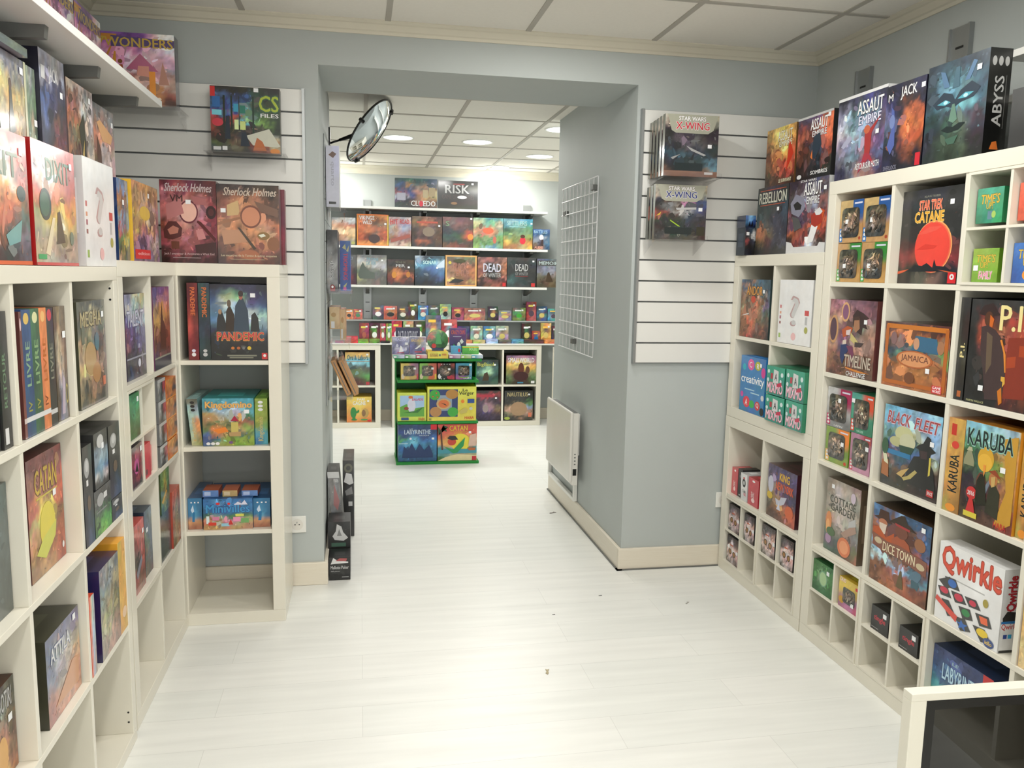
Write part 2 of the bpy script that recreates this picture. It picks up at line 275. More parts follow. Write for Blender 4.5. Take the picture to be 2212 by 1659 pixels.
# ---------------------------------------------------------------- printed boxes
ST = {
'snow': ('eee',[[20203,40406,40409,30304],[80810,50707,60910,50407],[121213,81112,91012,60506],[100911,70911,110505,70508],[60607,70910,70406,50609],[30305,70708,100706,40305]],0.5,[('t','ASSAUT',0.42,0.74,0.93,0.9,'fff','223'),('t','EMPIRE',0.46,0.62,0.9,0.72,'eef','336'),('r',0,0.965,1,1,'eee'),('p','a33',0.62,0.25,0.72,0.22,0.74,0.5,0.9,0.68,0.7,0.55,0.6,0.5),('e',0.64,0.55,0.06,0.05,'c64'),('p','a34',0.5,0.05,0.62,0.28,0.72,0.26,0.86,0.1,0.7,0.2),('t','RETOUR SUR HOTH',0.45,0.1,0.92,0.17,'eee')],(0.85,0.5)),
'jack': ('112',[[20203,20204,30304,30305],[30306,20203,40303,20203],[60609,30304,120603,110502],[50608,20203,130702,120602],[30405,20203,120502,100401],[20203,20203,80402,60301],[20204,10102,20203,10102]],0.45,[('t','JACK',0.38,0.8,0.78,0.95,'eee'),('t','M',0.06,0.82,0.18,0.9,'ddd','222'),('p','56a',0.1,0.3,0.2,0.5,0.16,0.75,0.24,0.7,0.28,0.5,0.3,0.3,0.2,0.2),('e',0.2,0.58,0.07,0.08,'78b'),('r',0.86,0.02,0.98,0.16,'c23'),('t','SHERLOCK',0.05,0.02,0.4,0.07,'889')],(0.94,0.9)),
'abyss': ('111',[[20304,30506,20304,30405],[30405,40708,50809,30506],[20304,61012,40606,30405],[30506,50910,61112,30506],[20404,40506,50607,40304],[20304,30504,50605,30304],[20203,30403,40504,30203],[10202,20302,30403,20202]],0.4,[('p','234',0.12,0.6,0.3,0.7,0.45,0.66,0.5,0.6,0.58,0.68,0.75,0.74,0.9,0.66,0.8,0.58,0.6,0.56,0.48,0.52,0.36,0.55,0.2,0.54),('p','5ab',0.2,0.59,0.34,0.62,0.43,0.585,0.34,0.565),('p','5ab',0.54,0.6,0.66,0.645,0.8,0.63,0.68,0.59),('e',0.345,0.592,0.035,0.018,'bef'),('e',0.67,0.615,0.035,0.018,'bef'),('p','687',0.46,0.56,0.5,0.56,0.56,0.4,0.5,0.37,0.42,0.4),('p','467',0.44,0.72,0.48,0.92,0.54,0.92,0.56,0.72),('p','579',0.3,0.74,0.22,0.92,0.3,0.9,0.4,0.74),('p','579',0.64,0.76,0.76,0.94,0.82,0.92,0.72,0.76),('p','122',0.3,0.32,0.4,0.35,0.5,0.33,0.6,0.36,0.7,0.35,0.6,0.29,0.42,0.28),('p','465',0.38,0.22,0.6,0.24,0.54,0.16,0.44,0.16)],(0.86,0.85)),
'as_yellow': ('753',[[131004,141205,151304,151103],[110703,151205,151306,130802],[60402,120804,151104,140602],[80402,110602,130903,110402],[70503,100502,120402,100302],[40302,50302,60302,40201]],0.6,[('t','ASSAUT',0.4,0.76,0.88,0.93,'eed','a84'),('t','EMPIRE',0.46,0.66,0.88,0.75,'eed','a84'),('p','c31',0.72,0.2,0.95,0.5,0.8,0.75,0.76,0.45),('t','LE SURVIVANT',0.5,0.04,0.92,0.1,'eec')],None),
'as_orange': ('222',[[40305,50406,70407,130603],[100403,60304,110503,150703],[120604,60302,130603,140602],[80402,40203,20305,100402],[60302,50302,10304,70302],[40201,30202,10203,30302],[20101,20101,20202,20202]],0.6,[('t','ASSAUT',0.38,0.76,0.86,0.93,'fff','533'),('t','EMPIRE',0.44,0.65,0.84,0.74,'eee','634'),('p','234',0.42,0.35,0.55,0.3,0.72,0.5,0.66,0.7,0.5,0.66,0.45,0.5),('p','d73',0.42,0.34,0.48,0.3,0.46,0.46),('t','SOMBRES',0.45,0.06,0.92,0.12,'eee'),('r',0,0.965,1,1,'ccc'),('e',0.12,0.06,0.07,0.035,'ddd')],(0.9,0.93)),
'rebellion': ('222',[[30303,40304,30304,30303],[20303,30303,30303,30404],[20303,30404,40404,30405],[30404,40404,40405,30405],[40505,50505,40405,30304],[120704,70604,40405,30304],[60503,60303,40405,50506],[20202,30202,30303,40404]],0.35,[('t','REBELLION',0.06,0.76,0.94,0.92,'ccb'),('r',0.08,0.945,0.92,0.955,'b53'),('r',0.1,0.73,0.9,0.74,'b53')],(0.7,0.66)),
'as_red': ('ccc',[[30203,40304,40406,50507],[40303,50405,60607,60505],[40404,101011,90910,80505],[50404,70708,50507,100404],[70405,40305,110403,120502],[120603,80403,30405,110403],[70402,100403,131313,60302],[30202,90304,121213,40303]],0.6,[('t','ASSAUT',0.4,0.78,0.84,0.95,'fff','333'),('t','EMPIRE',0.48,0.66,0.8,0.76,'eee','445'),('p','ddd',0,0,1,0,1,0.13,0.86,0.14,0.82,0.09,0.2,0.09,0.14,0.15,0,0.17),('p','c52',0.6,0.35,0.85,0.3,0.95,0.55,0.8,0.6,0.7,0.5),('p','eee',0.55,0.12,0.7,0.15,0.8,0.35,0.65,0.4),('t','STAR WARS',0.3,0.965,0.7,0.995,'eee'),('p','889',0.06,0.7,0.2,0.82,0.4,0.76,0.44,0.6,0.3,0.5,0.1,0.56),('p','222',0.14,0.68,0.24,0.72,0.36,0.66,0.34,0.6,0.2,0.6),('p','555',0.12,0.52,0.3,0.48,0.4,0.36,0.2,0.3),('p','a32',0.62,0.5,0.74,0.56,0.88,0.52,0.9,0.4,0.74,0.34,0.64,0.38),('p','ddd',0.7,0.55,0.82,0.6,0.9,0.54,0.84,0.5,0.74,0.5)],(0.93,0.85)),
'sw_card': ('123',[[10204,30405,20304],[30303,40404,131313],[100404,20203,40405],[20202,20101,30303],[20203,10102,20202]],0.5,[('t','STAR',0.55,0.68,0.95,0.78,'eee'),('t','WARS',0.55,0.58,0.95,0.68,'eee'),('r',0.1,0.72,0.38,0.84,'eee')],None),
'sw_blue': ('124',[[40610,81215,40710],[30710,40812,20409],[10203,20205,10204]],0.4,[('p','111',0.3,0.1,0.42,0.6,0.5,0.1),('p','111',0.55,0.1,0.68,0.6,0.75,0.1)],None),
'win_blue': ('b84',[[121006,121006,121006,20710],[121006,121006,120905,20509],[110805,110805,110805,110804],[120905,120905,120905,120905]],0.15,[('e',0.9,0.1,0.05,0.04,'a42')],(0.35,0.5)),
'win_green': ('b84',[[120905,120905,40803,30804],[120905,120905,40805,30803],[110804,110804,110804,110803],[120904,120904,120904,120904]],0.15,[('t','ANIMAL',0.55,0.9,0.82,0.96,'ded')],(0.35,0.42)),
'st_planet': ('222',[[30303,30304,30304,30303],[20203,20303,30303,30303],[20202,20202,20202,20202],[20202,20202,20202,20202],[20202,20202,20202,20202],[40101,60101,60101,60202],[80202,100402,100403,80202],[20201,30302,40302,20202],[20101,50504,80605,20201]],0.2,[('e',0.58,0.39,0.305,0.275,'fa6'),('e',0.57,0.386,0.296,0.268,'e64'),('e',0.56,0.383,0.285,0.26,'e43'),('p','e54',0.3,0.52,0.5,0.6,0.7,0.6,0.62,0.56,0.45,0.53),('p','d32',0.3,0.36,0.45,0.42,0.66,0.4,0.6,0.37,0.42,0.36),('p','111',0.08,0.13,0.2,0.15,0.3,0.2,0.42,0.19,0.5,0.22,0.6,0.17,0.62,0.26,0.66,0.19,0.8,0.18,0.9,0.13),('p','d52',0,0.13,0.2,0.155,0.1,0.12,0,0.1),('p','d62',0.68,0.15,0.98,0.12,0.98,0.1),('t','STAR TREK',0.3,0.78,0.68,0.88,'f64','eb9'),('t','CATANE',0.24,0.65,0.72,0.76,'ea2','fd8'),('t','KLAUS TEUBER',0.38,0.91,0.64,0.93,'998'),('r',0.86,0.01,0.99,0.12,'d22'),('e',0.925,0.075,0.035,0.03,'eee'),('e',0.925,0.075,0.014,0.012,'d22')],(0.84,0.84)),
'tu_green': ('285',[[41008,41109,41008],[41007,51110,41007],[30907,30907,31007],[20806,20907,21006]],0.15,[('t',"TIME'S",0.16,0.55,0.86,0.82,'eb4','573',0,0.1),('t','UP!',0.38,0.4,0.62,0.58,'db4','573'),('r',0.45,0.1,0.62,0.34,'689'),('e',0.68,0.24,0.08,0.1,'ac6')],None),
'tu_lime': ('692',[[91103,91104,81103],[91203,81103,91103],[81103,81102,81102],[71002,71002,71002]],0.12,[('t',"TIME'S",0.16,0.58,0.88,0.82,'db4','684',0,0.1),('t','UP!',0.32,0.42,0.6,0.6,'db4','684'),('t','FAMILY',0.28,0.1,0.8,0.32,'e7a','fff',0,0.1)],(0.15,0.42)),
'tu_orange': ('d53',[[140604,140704,140604],[140503,140604,130503],[130503,130503,120403]],0.15,[('t',"TIME'S",0.16,0.55,0.86,0.8,'fd5','a32')],None),
'tu_blue': ('25a',[[30712,30712,20611],[20611,30712,20611],[20510,20611,20510]],0.15,[('t',"TIME'S",0.2,0.6,0.95,0.84,'db4','248',0,0.1),('t','UP!',0.4,0.42,0.7,0.6,'db4','248'),('e',0.6,0.2,0.2,0.14,'f93')],None),
'timeline': ('633',[[100607,90607,80506,70405],[110807,100706,80507,80506],[121008,70404,91008,100807],[120908,80406,70605,90706],[110806,60507,100807,110807],[100605,60305,110807,90605],[90604,80504,100605,80504],[70403,70503,80503,60403]],0.55,[('e',0.12,0.6,0.1,0.19,'c96'),('e',0.11,0.6,0.075,0.155,'534'),('e',0.36,0.84,0.09,0.13,'da7'),('e',0.36,0.84,0.065,0.1,'857'),('p','311',0.52,0.8,0.6,0.88,0.74,0.84,0.86,0.78,0.76,0.74,0.84,0.64,0.74,0.66,0.72,0.56,0.6,0.6,0.54,0.66),('p','a75',0.56,0.76,0.66,0.78,0.68,0.64,0.6,0.58,0.55,0.64),('p','421',0.54,0.78,0.66,0.8,0.66,0.75,0.55,0.74),('p','b52',0.3,0.6,0.42,0.66,0.54,0.64,0.5,0.56,0.34,0.5),('p','dcc',0.4,0.6,0.5,0.62,0.48,0.54,0.4,0.54),('p','cb7',0.5,0.58,0.62,0.5,0.72,0.42,0.66,0.4,0.5,0.48),('p','dcb',0.34,0.46,0.42,0.48,0.42,0.4,0.34,0.38),('p','236',0.3,0.4,0.42,0.42,0.5,0.38,0.42,0.28,0.36,0.14,0.3,0.24),('p','735',0.42,0.4,0.56,0.4,0.6,0.28,0.52,0.12,0.47,0.14,0.52,0.28),('p','433',0.6,0.46,0.78,0.46,0.72,0.4,0.6,0.4),('t','TIMELINE',0.4,0.13,0.95,0.28,'cba','654'),('p','d83',0.42,0.12,0.95,0.08,0.7,0.07,0.45,0.1),('t','CHALLENGE',0.46,0.01,0.86,0.07,'eee')],(0.8,0.73)),
'jamaica': ('311',[[50303,60404,50303,50202],[110602,120703,110602,100502],[80605,80506,71004,90605],[30405,50607,30507,61005],[40506,61007,30407,81005],[100602,120804,120703,100502],[120703,130804,110702,90402],[110602,100602,100602,100502],[110602,90503,100602,110602]],0.5,[('r',0.03,0.04,0.97,0.1,'b62'),('r',0.03,0.9,0.97,0.97,'c72'),('r',0.02,0.05,0.07,0.95,'b62'),('r',0.93,0.05,0.98,0.95,'b62'),('p','368',0.45,0.6,0.85,0.58,0.82,0.8,0.5,0.82),('e',0.52,0.7,0.045,0.09,'c97'),('e',0.16,0.75,0.05,0.1,'866'),('e',0.88,0.68,0.05,0.1,'a75'),('e',0.5,0.46,0.28,0.13,'b63'),('e',0.5,0.46,0.25,0.11,'d96'),('t','JAMAICA',0.3,0.4,0.72,0.52,'743'),('e',0.45,0.17,0.08,0.09,'742'),('r',0.8,0.02,0.94,0.13,'d23'),('t','GAME',0.81,0.08,0.93,0.12,'fff'),('t','WORKS',0.81,0.03,0.93,0.07,'fff')],(0.72,0.32)),
'pi_spine': ('222',[[30303,30303],[20202,30202],[20202,30202],[30302,30302],[20202,30302],[20202,20202],[20202,20202]],0.2,[('t','P.I.',0.3,0.42,0.75,0.56,'ed9',None,90),('r',0.35,0.03,0.75,0.09,'b63')],None),
'pi': ('222',[[30303,30303,30303,30303,30303],[30303,80202,50303,60404,100401],[30303,100402,50302,100302,100302],[20202,100402,90503,90403,100401],[20202,60303,70403,100302,80302],[20202,40302,50302,130703,90202],[20202,20202,40302,110502,90302],[20202,20202,30202,100402,70202],[20202,20202,20202,80302,60302],[20202,20202,20202,50202,30202]],0.35,[('t','P.I.',0.5,0.72,0.93,0.95,'ed9'),('p','832',0.62,0.1,0.98,0.12,0.98,0.68,0.66,0.66),('p','a42',0.66,0.48,0.8,0.5,0.8,0.4,0.66,0.38),('p','a42',0.84,0.6,0.96,0.6,0.96,0.5,0.84,0.5),('p','322',0.14,0.86,0.2,0.94,0.36,0.97,0.44,0.9,0.5,0.86,0.3,0.84),('e',0.31,0.82,0.07,0.07,'532'),('p','c62',0.33,0.86,0.4,0.82,0.38,0.74,0.33,0.76),('p','433',0.2,0.74,0.3,0.76,0.44,0.72,0.56,0.64,0.64,0.5,0.66,0.3,0.64,0.08,0.36,0.06,0.3,0.3,0.22,0.5),('p','654',0.3,0.7,0.4,0.66,0.42,0.4,0.34,0.3),('p','d83',0.56,0.64,0.64,0.5,0.665,0.34,0.645,0.34,0.6,0.52,0.53,0.63),('p','da4',0.6,0.3,0.66,0.3,0.67,0.24,0.63,0.2,0.63,0.25,0.6,0.26),('p','c72',0.56,0.16,0.62,0.2,0.65,0.06,0.6,0.03),('t','MARTIN WALLACE',0.05,0.015,0.35,0.035,'bb8')],(0.28,0.16)),
'win_magenta': ('aaa',[[121212,121212,100206,100205],[111111,111111,100205,100205],[101010,101010,101010,101010],[90909,80808,80808,70707]],0.12,[('t','LAPIN',0.35,0.03,0.7,0.08,'ddd')],(0.55,0.7)),
'win_teal': ('386',[[41009,41009,130504,130503],[41008,41008,41008,130503],[30907,30907,30907,30907],[30806,30806,30806,30806]],0.12,[('t','VALLEE',0.3,0.04,0.6,0.09,'bdc')],(0.1,0.8)),
'win_olive': ('793',[[81004,81004,140803,140803],[81004,81004,140802,140802],[70903,70903,70903,70903],[81004,81004,91004,81004]],0.12,[('e',0.88,0.08,0.06,0.05,'c42')],(0.75,0.6)),
'win_pink': ('a68',[[110709,110709,110406,100303],[110709,110709,110709,110709],[100608,100608,100608,100608],[120810,120810,120810,120810]],0.12,[],(0.85,0.68)),
'blackfleet': ('321',[[61113,71113,81113,81214],[61012,81113,91113,81114],[61012,91112,91213,91113],[50807,111108,111109,91113],[30508,111006,101107,91012],[60407,20507,40708,101109],[110808,20506,40610,80706],[60504,30507,40303,40302],[50403,70503,60403,40303],[40302,50403,30303,30202],[30303,30302,30202,30202]],0.45,[('e',0.38,0.68,0.16,0.1,'cc9'),('e',0.25,0.57,0.12,0.06,'bb8'),('e',0.45,0.6,0.14,0.1,'cca'),('p','243',0.3,0.54,0.58,0.55,0.5,0.42,0.36,0.42),('r',0.1,0.4,0.52,0.46,'27a'),('t','BLACK',0.06,0.78,0.48,0.93,'a44','dcd',0,0.25),('t','FLEET',0.55,0.78,0.97,0.92,'a44','dcd',0,0.25),('p','222',0.45,0.12,0.5,0.32,0.58,0.46,0.68,0.48,0.66,0.56,0.6,0.57,0.66,0.62,0.72,0.64,0.78,0.74,0.84,0.72,0.86,0.62,0.94,0.58,0.86,0.54,0.84,0.46,0.92,0.36,0.98,0.1),('p','433',0.68,0.55,0.8,0.56,0.8,0.47,0.7,0.46),('p','dc5',0.84,0.5,0.87,0.5,0.87,0.3,0.84,0.28),('p','ba6',0.4,0.16,0.5,0.2,0.62,0.3,0.66,0.28,0.56,0.18,0.44,0.13),('p','a63',0.02,0.3,0.14,0.32,0.16,0.1,0.02,0.12),('p','ddb',0.02,0.4,0.1,0.38,0.14,0.26,0.06,0.28),('r',0.03,0.42,0.09,0.5,'a63'),('p','ca6',0.3,0.18,0.38,0.24,0.52,0.3,0.4,0.16),('r',0.84,0.05,0.95,0.13,'b33'),('t','SPACE',0.85,0.07,0.94,0.11,'eee'),('e',0.06,0.48,0.06,0.1,'253')],(0.87,0.66)),
'karuba_spine': ('b72',[[130903,131003,131003],[131003,130903,121003],[130903,131003,130903],[131003,130903,120903],[120803,130903,110803],[111004,110803,100702]],0.2,[('t','KARUBA',0.25,0.22,0.8,0.62,'122',None,90),('r',0.2,0.82,0.5,0.94,'c32'),('e',0.5,0.72,0.22,0.04,'d43'),('e',0.5,0.05,0.3,0.04,'e93')],None),
'karuba': ('c82',[[81213,81213,91213,101213],[71111,81212,81213,110904],[40805,50906,110904,120904],[30503,40605,120903,130904],[60705,30705,81003,110804],[20302,40504,60403,120803],[30203,50303,70305,110703],[30202,40302,40303,100703],[40302,30202,50302,90402],[50402,50302,60403,80302]],0.45,[('e',0.43,0.66,0.15,0.12,'da3'),('e',0.42,0.62,0.13,0.09,'eb4'),('p','997',0.02,0.6,0.08,0.7,0.16,0.7,0.22,0.6,0.22,0.55,0.02,0.55),('p','c93',0.72,0.9,0.97,0.95,0.97,0.1,0.8,0.02,0.68,0.05,0.84,0.4),('e',0.6,0.48,0.08,0.07,'b74'),('p','942',0.5,0.55,0.75,0.5,0.62,0.58),('e',0.38,0.4,0.09,0.12,'743'),('e',0.22,0.28,0.1,0.065,'c33'),('t','KARUBA',0.06,0.76,0.9,0.93,'122','9cb'),('p','bb9',0.06,0.7,0.1,0.74,0.16,0.74,0.18,0.7),('p','221',0.3,0.42,0.36,0.5,0.44,0.5,0.46,0.42,0.52,0.2,0.3,0.18),('p','332',0.54,0.4,0.64,0.44,0.74,0.36,0.74,0.1,0.5,0.14),('p','ca6',0.56,0.5,0.64,0.52,0.64,0.42,0.58,0.4),('p','e94',0.4,0.6,0.45,0.6,0.44,0.52,0.42,0.48),('t','2016',0.15,0.255,0.28,0.3,'fff'),('p','c33',0.14,0.08,0.32,0.08,0.26,0.22,0.19,0.22),('r',0.1,0.03,0.36,0.085,'dc4'),('t','HABA',0.68,0.02,0.9,0.08,'c33')],(0.76,0.6)),
'cottage': ('654',[[80706,100908,100908,90707],[90807,111010,111009,100908],[90908,111010,111110,90908],[100908,121110,121110,100908],[90907,121110,111010,90908],[110807,111010,111110,80807],[70605,100908,90808,80808],[50705,70706,70504,80707],[60506,40505,60403,70704],[40605,30504,50403,100604]],0.3,[('t','COTTAGE',0.12,0.68,0.88,0.78,'332'),('t','GARDEN',0.16,0.57,0.86,0.67,'332'),('e',0.12,0.4,0.09,0.14,'d84'),('e',0.1,0.33,0.06,0.1,'ea6'),('p','a87',0.5,0.32,0.62,0.28,0.95,0.42,0.9,0.5,0.75,0.45),('p','bbb',0.7,0.44,0.92,0.5,0.9,0.6,0.72,0.52),('e',0.62,0.15,0.19,0.13,'d74'),('e',0.62,0.15,0.13,0.09,'e96'),('e',0.14,0.17,0.09,0.07,'a8a'),('e',0.2,0.27,0.13,0.06,'463'),('e',0.8,0.85,0.07,0.07,'cbc')],(0.2,0.9)),
'dice': ('321',[[40710,50609,91113,20508,30507],[30609,70504,20306,30507,20508],[110705,90503,40203,80503,20508],[90504,70302,50302,70403,40508],[100503,80302,30202,80302,100504],[90604,60403,60502,70402,70403],[81113,80605,80604,70504,40608],[101314,101214,81114,61012,40809],[80503,90504,110504,90504,80403],[70402,90503,100604,90503,80402],[80503,100603,110603,100503,70402]],0.5,[('p','421',0.02,0.83,0.1,0.86,0.12,0.95,0.28,0.95,0.3,0.86,0.36,0.82,0.2,0.8),('e',0.19,0.79,0.08,0.05,'b75'),('p','dcb',0.12,0.78,0.26,0.78,0.24,0.66,0.19,0.62,0.14,0.66),('p','b52',0.02,0.7,0.12,0.72,0.26,0.62,0.4,0.72,0.4,0.55,0.02,0.58),('p','a53',0.36,0.64,0.5,0.74,0.66,0.66,0.7,0.55,0.38,0.55),('p','321',0.3,0.85,0.5,0.98,0.56,0.99,0.62,0.9,0.78,0.84,0.5,0.84),('e',0.52,0.77,0.11,0.08,'743'),('p','a33',0.4,0.86,0.66,0.85,0.66,0.82,0.42,0.83),('e',0.84,0.72,0.09,0.08,'964'),('p','854',0.02,0.62,0.3,0.58,0.5,0.6,0.97,0.56,0.97,0.38,0.5,0.44,0.3,0.42,0.03,0.46),('t','DICE TOWN',0.22,0.44,0.78,0.56,'edb','532'),('e',0.13,0.54,0.07,0.04,'cb9'),('e',0.87,0.47,0.07,0.04,'cb9'),('p','653',0.5,0.08,0.55,0.3,0.58,0.3,0.62,0.08)],(0.88,0.92)),
'qwirkle': ('eee',[[141414,141414,141414,141414],[141414,141414,151515,141414],[141414,141414,141414,141414],[141414,141414,141414,141414]],0.03,[('t','Qwirkle',0.06,0.64,0.97,0.97,'d42','a31'),('r',0.2,0.585,0.75,0.6,'bbb'),('p','333',0.02,0.5,0.2,0.6,0.28,0.52,0.16,0.42),('p','333',0.12,0.58,0.3,0.6,0.38,0.48,0.2,0.46),('e',0.25,0.53,0.07,0.05,'26b'),('p','333',0.02,0.42,0.18,0.46,0.26,0.34,0.08,0.32),('e',0.13,0.4,0.07,0.04,'c24'),('p','333',0.24,0.44,0.42,0.46,0.5,0.36,0.32,0.32),('e',0.37,0.4,0.07,0.045,'c24'),('p','333',0.46,0.46,0.64,0.48,0.72,0.38,0.54,0.36),('e',0.59,0.42,0.055,0.035,'c24'),('p','333',0.38,0.3,0.56,0.33,0.62,0.21,0.46,0.17),('e',0.5,0.26,0.065,0.045,'284'),('p','333',0.64,0.33,0.84,0.36,0.9,0.24,0.72,0.2),('p','e63',0.7,0.32,0.82,0.33,0.84,0.25,0.74,0.24),('p','333',0.1,0.28,0.22,0.3,0.36,0.14,0.22,0.1),('p','333',0.34,0.15,0.5,0.18,0.6,0.06,0.44,0.01),('p','26b',0.44,0.15,0.48,0.11,0.55,0.12,0.5,0.08,0.52,0.03,0.46,0.06,0.41,0.03,0.42,0.08,0.37,0.1,0.43,0.11),('p','333',0.62,0.17,0.8,0.19,0.92,0.06,0.76,0.02),('e',0.77,0.13,0.085,0.05,'ec2'),('e',0.87,0.055,0.08,0.055,'248'),('t','iello',0.82,0.03,0.92,0.08,'ec4'),('p','d43',0,0.24,0.02,0.3,0.38,0.16,0.36,0.08),('e',0.78,0.5,0.04,0.05,'a93')],None),
'sliver': ('c73',[[141206,141005],[141106,130904],[131208,141006],[141208,130904]],0.3,[('e',0.5,0.3,0.3,0.1,'eda')],None),
'green_round': ('263',[[30703,40804,30704],[40804,71007,40804],[40804,111210,40804],[30704,50805,30703],[20603,30704,20603]],0.25,[('e',0.52,0.5,0.2,0.26,'7a8'),('e',0.52,0.5,0.17,0.22,'ac9')],(0.75,0.76)),
'win_yellow': ('db3',[[141203,141203,141203,131103],[141203,141203,131103,121003],[110808,90610,90608,90608],[100608,120710,120710,120407]],0.12,[('t','DUO',0.06,0.86,0.34,0.98,'fff','d43'),('e',0.16,0.25,0.14,0.12,'c93'),('r',0.85,0.8,0.98,0.9,'c33')],(0.75,0.25)),
'tingle': ('222',[[30303,30303,30303],[30303,30303,30303],[20202,30303,20202]],0.06,[('t','tingle',0.18,0.38,0.82,0.66,'c34'),('r',0.05,0.09,0.45,0.12,'999')],(0.78,0.78)),
'labyr': ('235',[[30407,30407,30407,30407],[30508,30407,30407,30406],[30609,40608,30508,30407],[41011,30810,30610,30408],[61108,41012,30811,30409],[30811,20709,20810,20609],[30608,20609,20609,20508]],0.35,[('t','LABYRINTHE',0.18,0.62,0.86,0.82,'bde','358'),('t','LE',0.34,0.86,0.44,0.9,'acc'),('t','MAGIQUE',0.5,0.57,0.8,0.61,'acd'),('r',0.84,0.84,1,1,'c33'),('e',0.32,0.5,0.04,0.03,'eee'),('p','123',0.05,0.1,0.1,0.3,0.2,0.2,0.3,0.36,0.4,0.22,0.5,0.38,0.62,0.2,0.75,0.34,0.85,0.2,0.95,0.26,0.95,0.05,0.05,0.05),('e',0.18,0.25,0.04,0.03,'b44')],(0.82,0.62)),
'andor': ('344',[[30507,40607,30608,30506],[80605,100705,50708,30506],[90604,110803,40606,50607],[70604,130504,100806,70508],[101007,100806,110805,50706],[110704,130603,90604,40504],[100603,120503,90704,60403],[80502,110402,80403,50302],[50303,130403,60402,30202]],0.7,[('t','ANDOR',0.2,0.73,0.75,0.88,'d93','543'),('p','ddd',0.02,0.36,0.3,0.42,0.32,0.4),('e',0.45,0.66,0.08,0.06,'c42')],(0.8,0.8)),
'question': ('ddd',[[141414,141414,141414],[141414,131313,141414],[141414,141414,141414],[141414,141414,141414]],0.04,[('t','?',0.38,0.28,0.62,0.75,'b99'),('t','?',0.42,0.3,0.6,0.72,'ccc'),('r',0.04,0.55,0.09,0.6,'c66'),('r',0.04,0.46,0.09,0.5,'d97'),('r',0.04,0.38,0.09,0.43,'a67'),('r',0.04,0.3,0.09,0.34,'955'),('r',0.04,0.08,0.1,0.15,'9b5'),('r',0.8,0.46,0.92,0.54,'c33'),('r',0.82,0.32,0.88,0.44,'bbb'),('e',0.86,0.24,0.05,0.05,'aa4'),('e',0.5,0.12,0.07,0.06,'ebb')],None),
'creativity': ('27b',[[30812,30812,30711],[30812,20812,30812],[20812,30812,20811],[30812,30812,30812],[20811,30712,20811]],0.1,[('t','creativity',0.04,0.48,0.96,0.66,'fff'),('r',0.2,0.4,0.6,0.42,'bde'),('r',0.45,0.35,0.8,0.37,'bde'),('e',0.42,0.86,0.13,0.1,'e6a'),('e',0.15,0.8,0.07,0.06,'4bc'),('e',0.7,0.86,0.12,0.08,'bb3'),('e',0.92,0.76,0.08,0.09,'d49'),('e',0.3,0.18,0.14,0.1,'e45'),('e',0.52,0.16,0.1,0.07,'4b5'),('e',0.75,0.16,0.1,0.08,'d44'),('e',0.1,0.3,0.06,0.05,'d5a'),('e',0.93,0.08,0.08,0.07,'222'),('e',0.93,0.32,0.06,0.05,'ddd'),('t','C',0.36,0.81,0.46,0.91,'fff'),('t','R',0.66,0.81,0.75,0.9,'fff'),('t','A',0.25,0.12,0.35,0.23,'fff'),('t','Q',0.7,0.12,0.8,0.21,'fff')],(0.82,0.88)),
'mixmo': ('175',[[21008,21008,21008],[20908,21008,20908],[20908,20908,20807]],0.08,[('t','MIXMO',0.06,0.08,0.92,0.42,'fde','c35'),('p','ddd',0.38,0.42,0.4,0.9,0.66,0.86,0.68,0.44),('t','A',0.46,0.52,0.6,0.76,'222'),('r',0.24,0.55,0.36,0.75,'b34'),('e',0.12,0.8,0.06,0.07,'dee'),('e',0.1,0.5,0.06,0.07,'dee'),('e',0.86,0.75,0.07,0.08,'dee'),('e',0.8,0.52,0.05,0.06,'dee'),('p','c35',0.62,0.42,0.85,0.5,0.85,0.35,0.6,0.3)],None),
'king': ('412',[[50406,50407,60507,50406],[60508,50408,40308,50407],[80709,60508,50408,50307],[70608,100806,60407,40306],[100803,60308,50306,40306],[70604,120904,70306,40305],[50403,100704,120603,80403],[60402,80503,130603,120502],[50302,70403,80402,110402]],0.55,[('t','KING',0.42,0.76,0.76,0.9,'ec3','a42'),('t','NEW YORK',0.3,0.57,0.9,0.72,'e63','832'),('p','ccd',0.3,0.4,0.45,0.38,0.5,0.46,0.7,0.5,0.62,0.36,0.5,0.3,0.35,0.28),('e',0.12,0.62,0.1,0.16,'ccd'),('e',0.1,0.4,0.1,0.07,'db3'),('e',0.8,0.25,0.14,0.12,'d63'),('p','dde',0.36,0.2,0.44,0.35,0.5,0.2)],None),
'skull': ('222',[[40303,40303,40303],[40404,100809,50404],[50404,141212,120908],[141212,131313,151212],[121009,151112,131010],[131212,131111,121010],[40403,121111,40303]],0.5,[('t','SKULL',0.2,0.82,0.78,0.94,'777'),('e',0.3,0.42,0.13,0.11,'542'),('e',0.3,0.42,0.08,0.07,'a74'),('e',0.66,0.38,0.13,0.11,'542'),('e',0.66,0.38,0.08,0.07,'a74'),('r',0.3,0.66,0.55,0.7,'c52'),('p','322',0.48,0.24,0.53,0.33,0.57,0.23)],(0.93,0.5)),
'red_box': ('b23',[[130304,130304,130304],[130304,120304,130304]],0.08,[('e',0.5,0.9,0.14,0.04,'fff'),('e',0.5,0.2,0.16,0.08,'fdd'),('t','CONTACT',0.3,0.28,0.6,0.5,'fee',None,90)],None),
'black_box': ('222',[[40404,40404],[30303,30303]],0.05,[('e',0.5,0.75,0.16,0.06,'888'),('r',0.3,0.06,0.6,0.1,'ccc')],None),
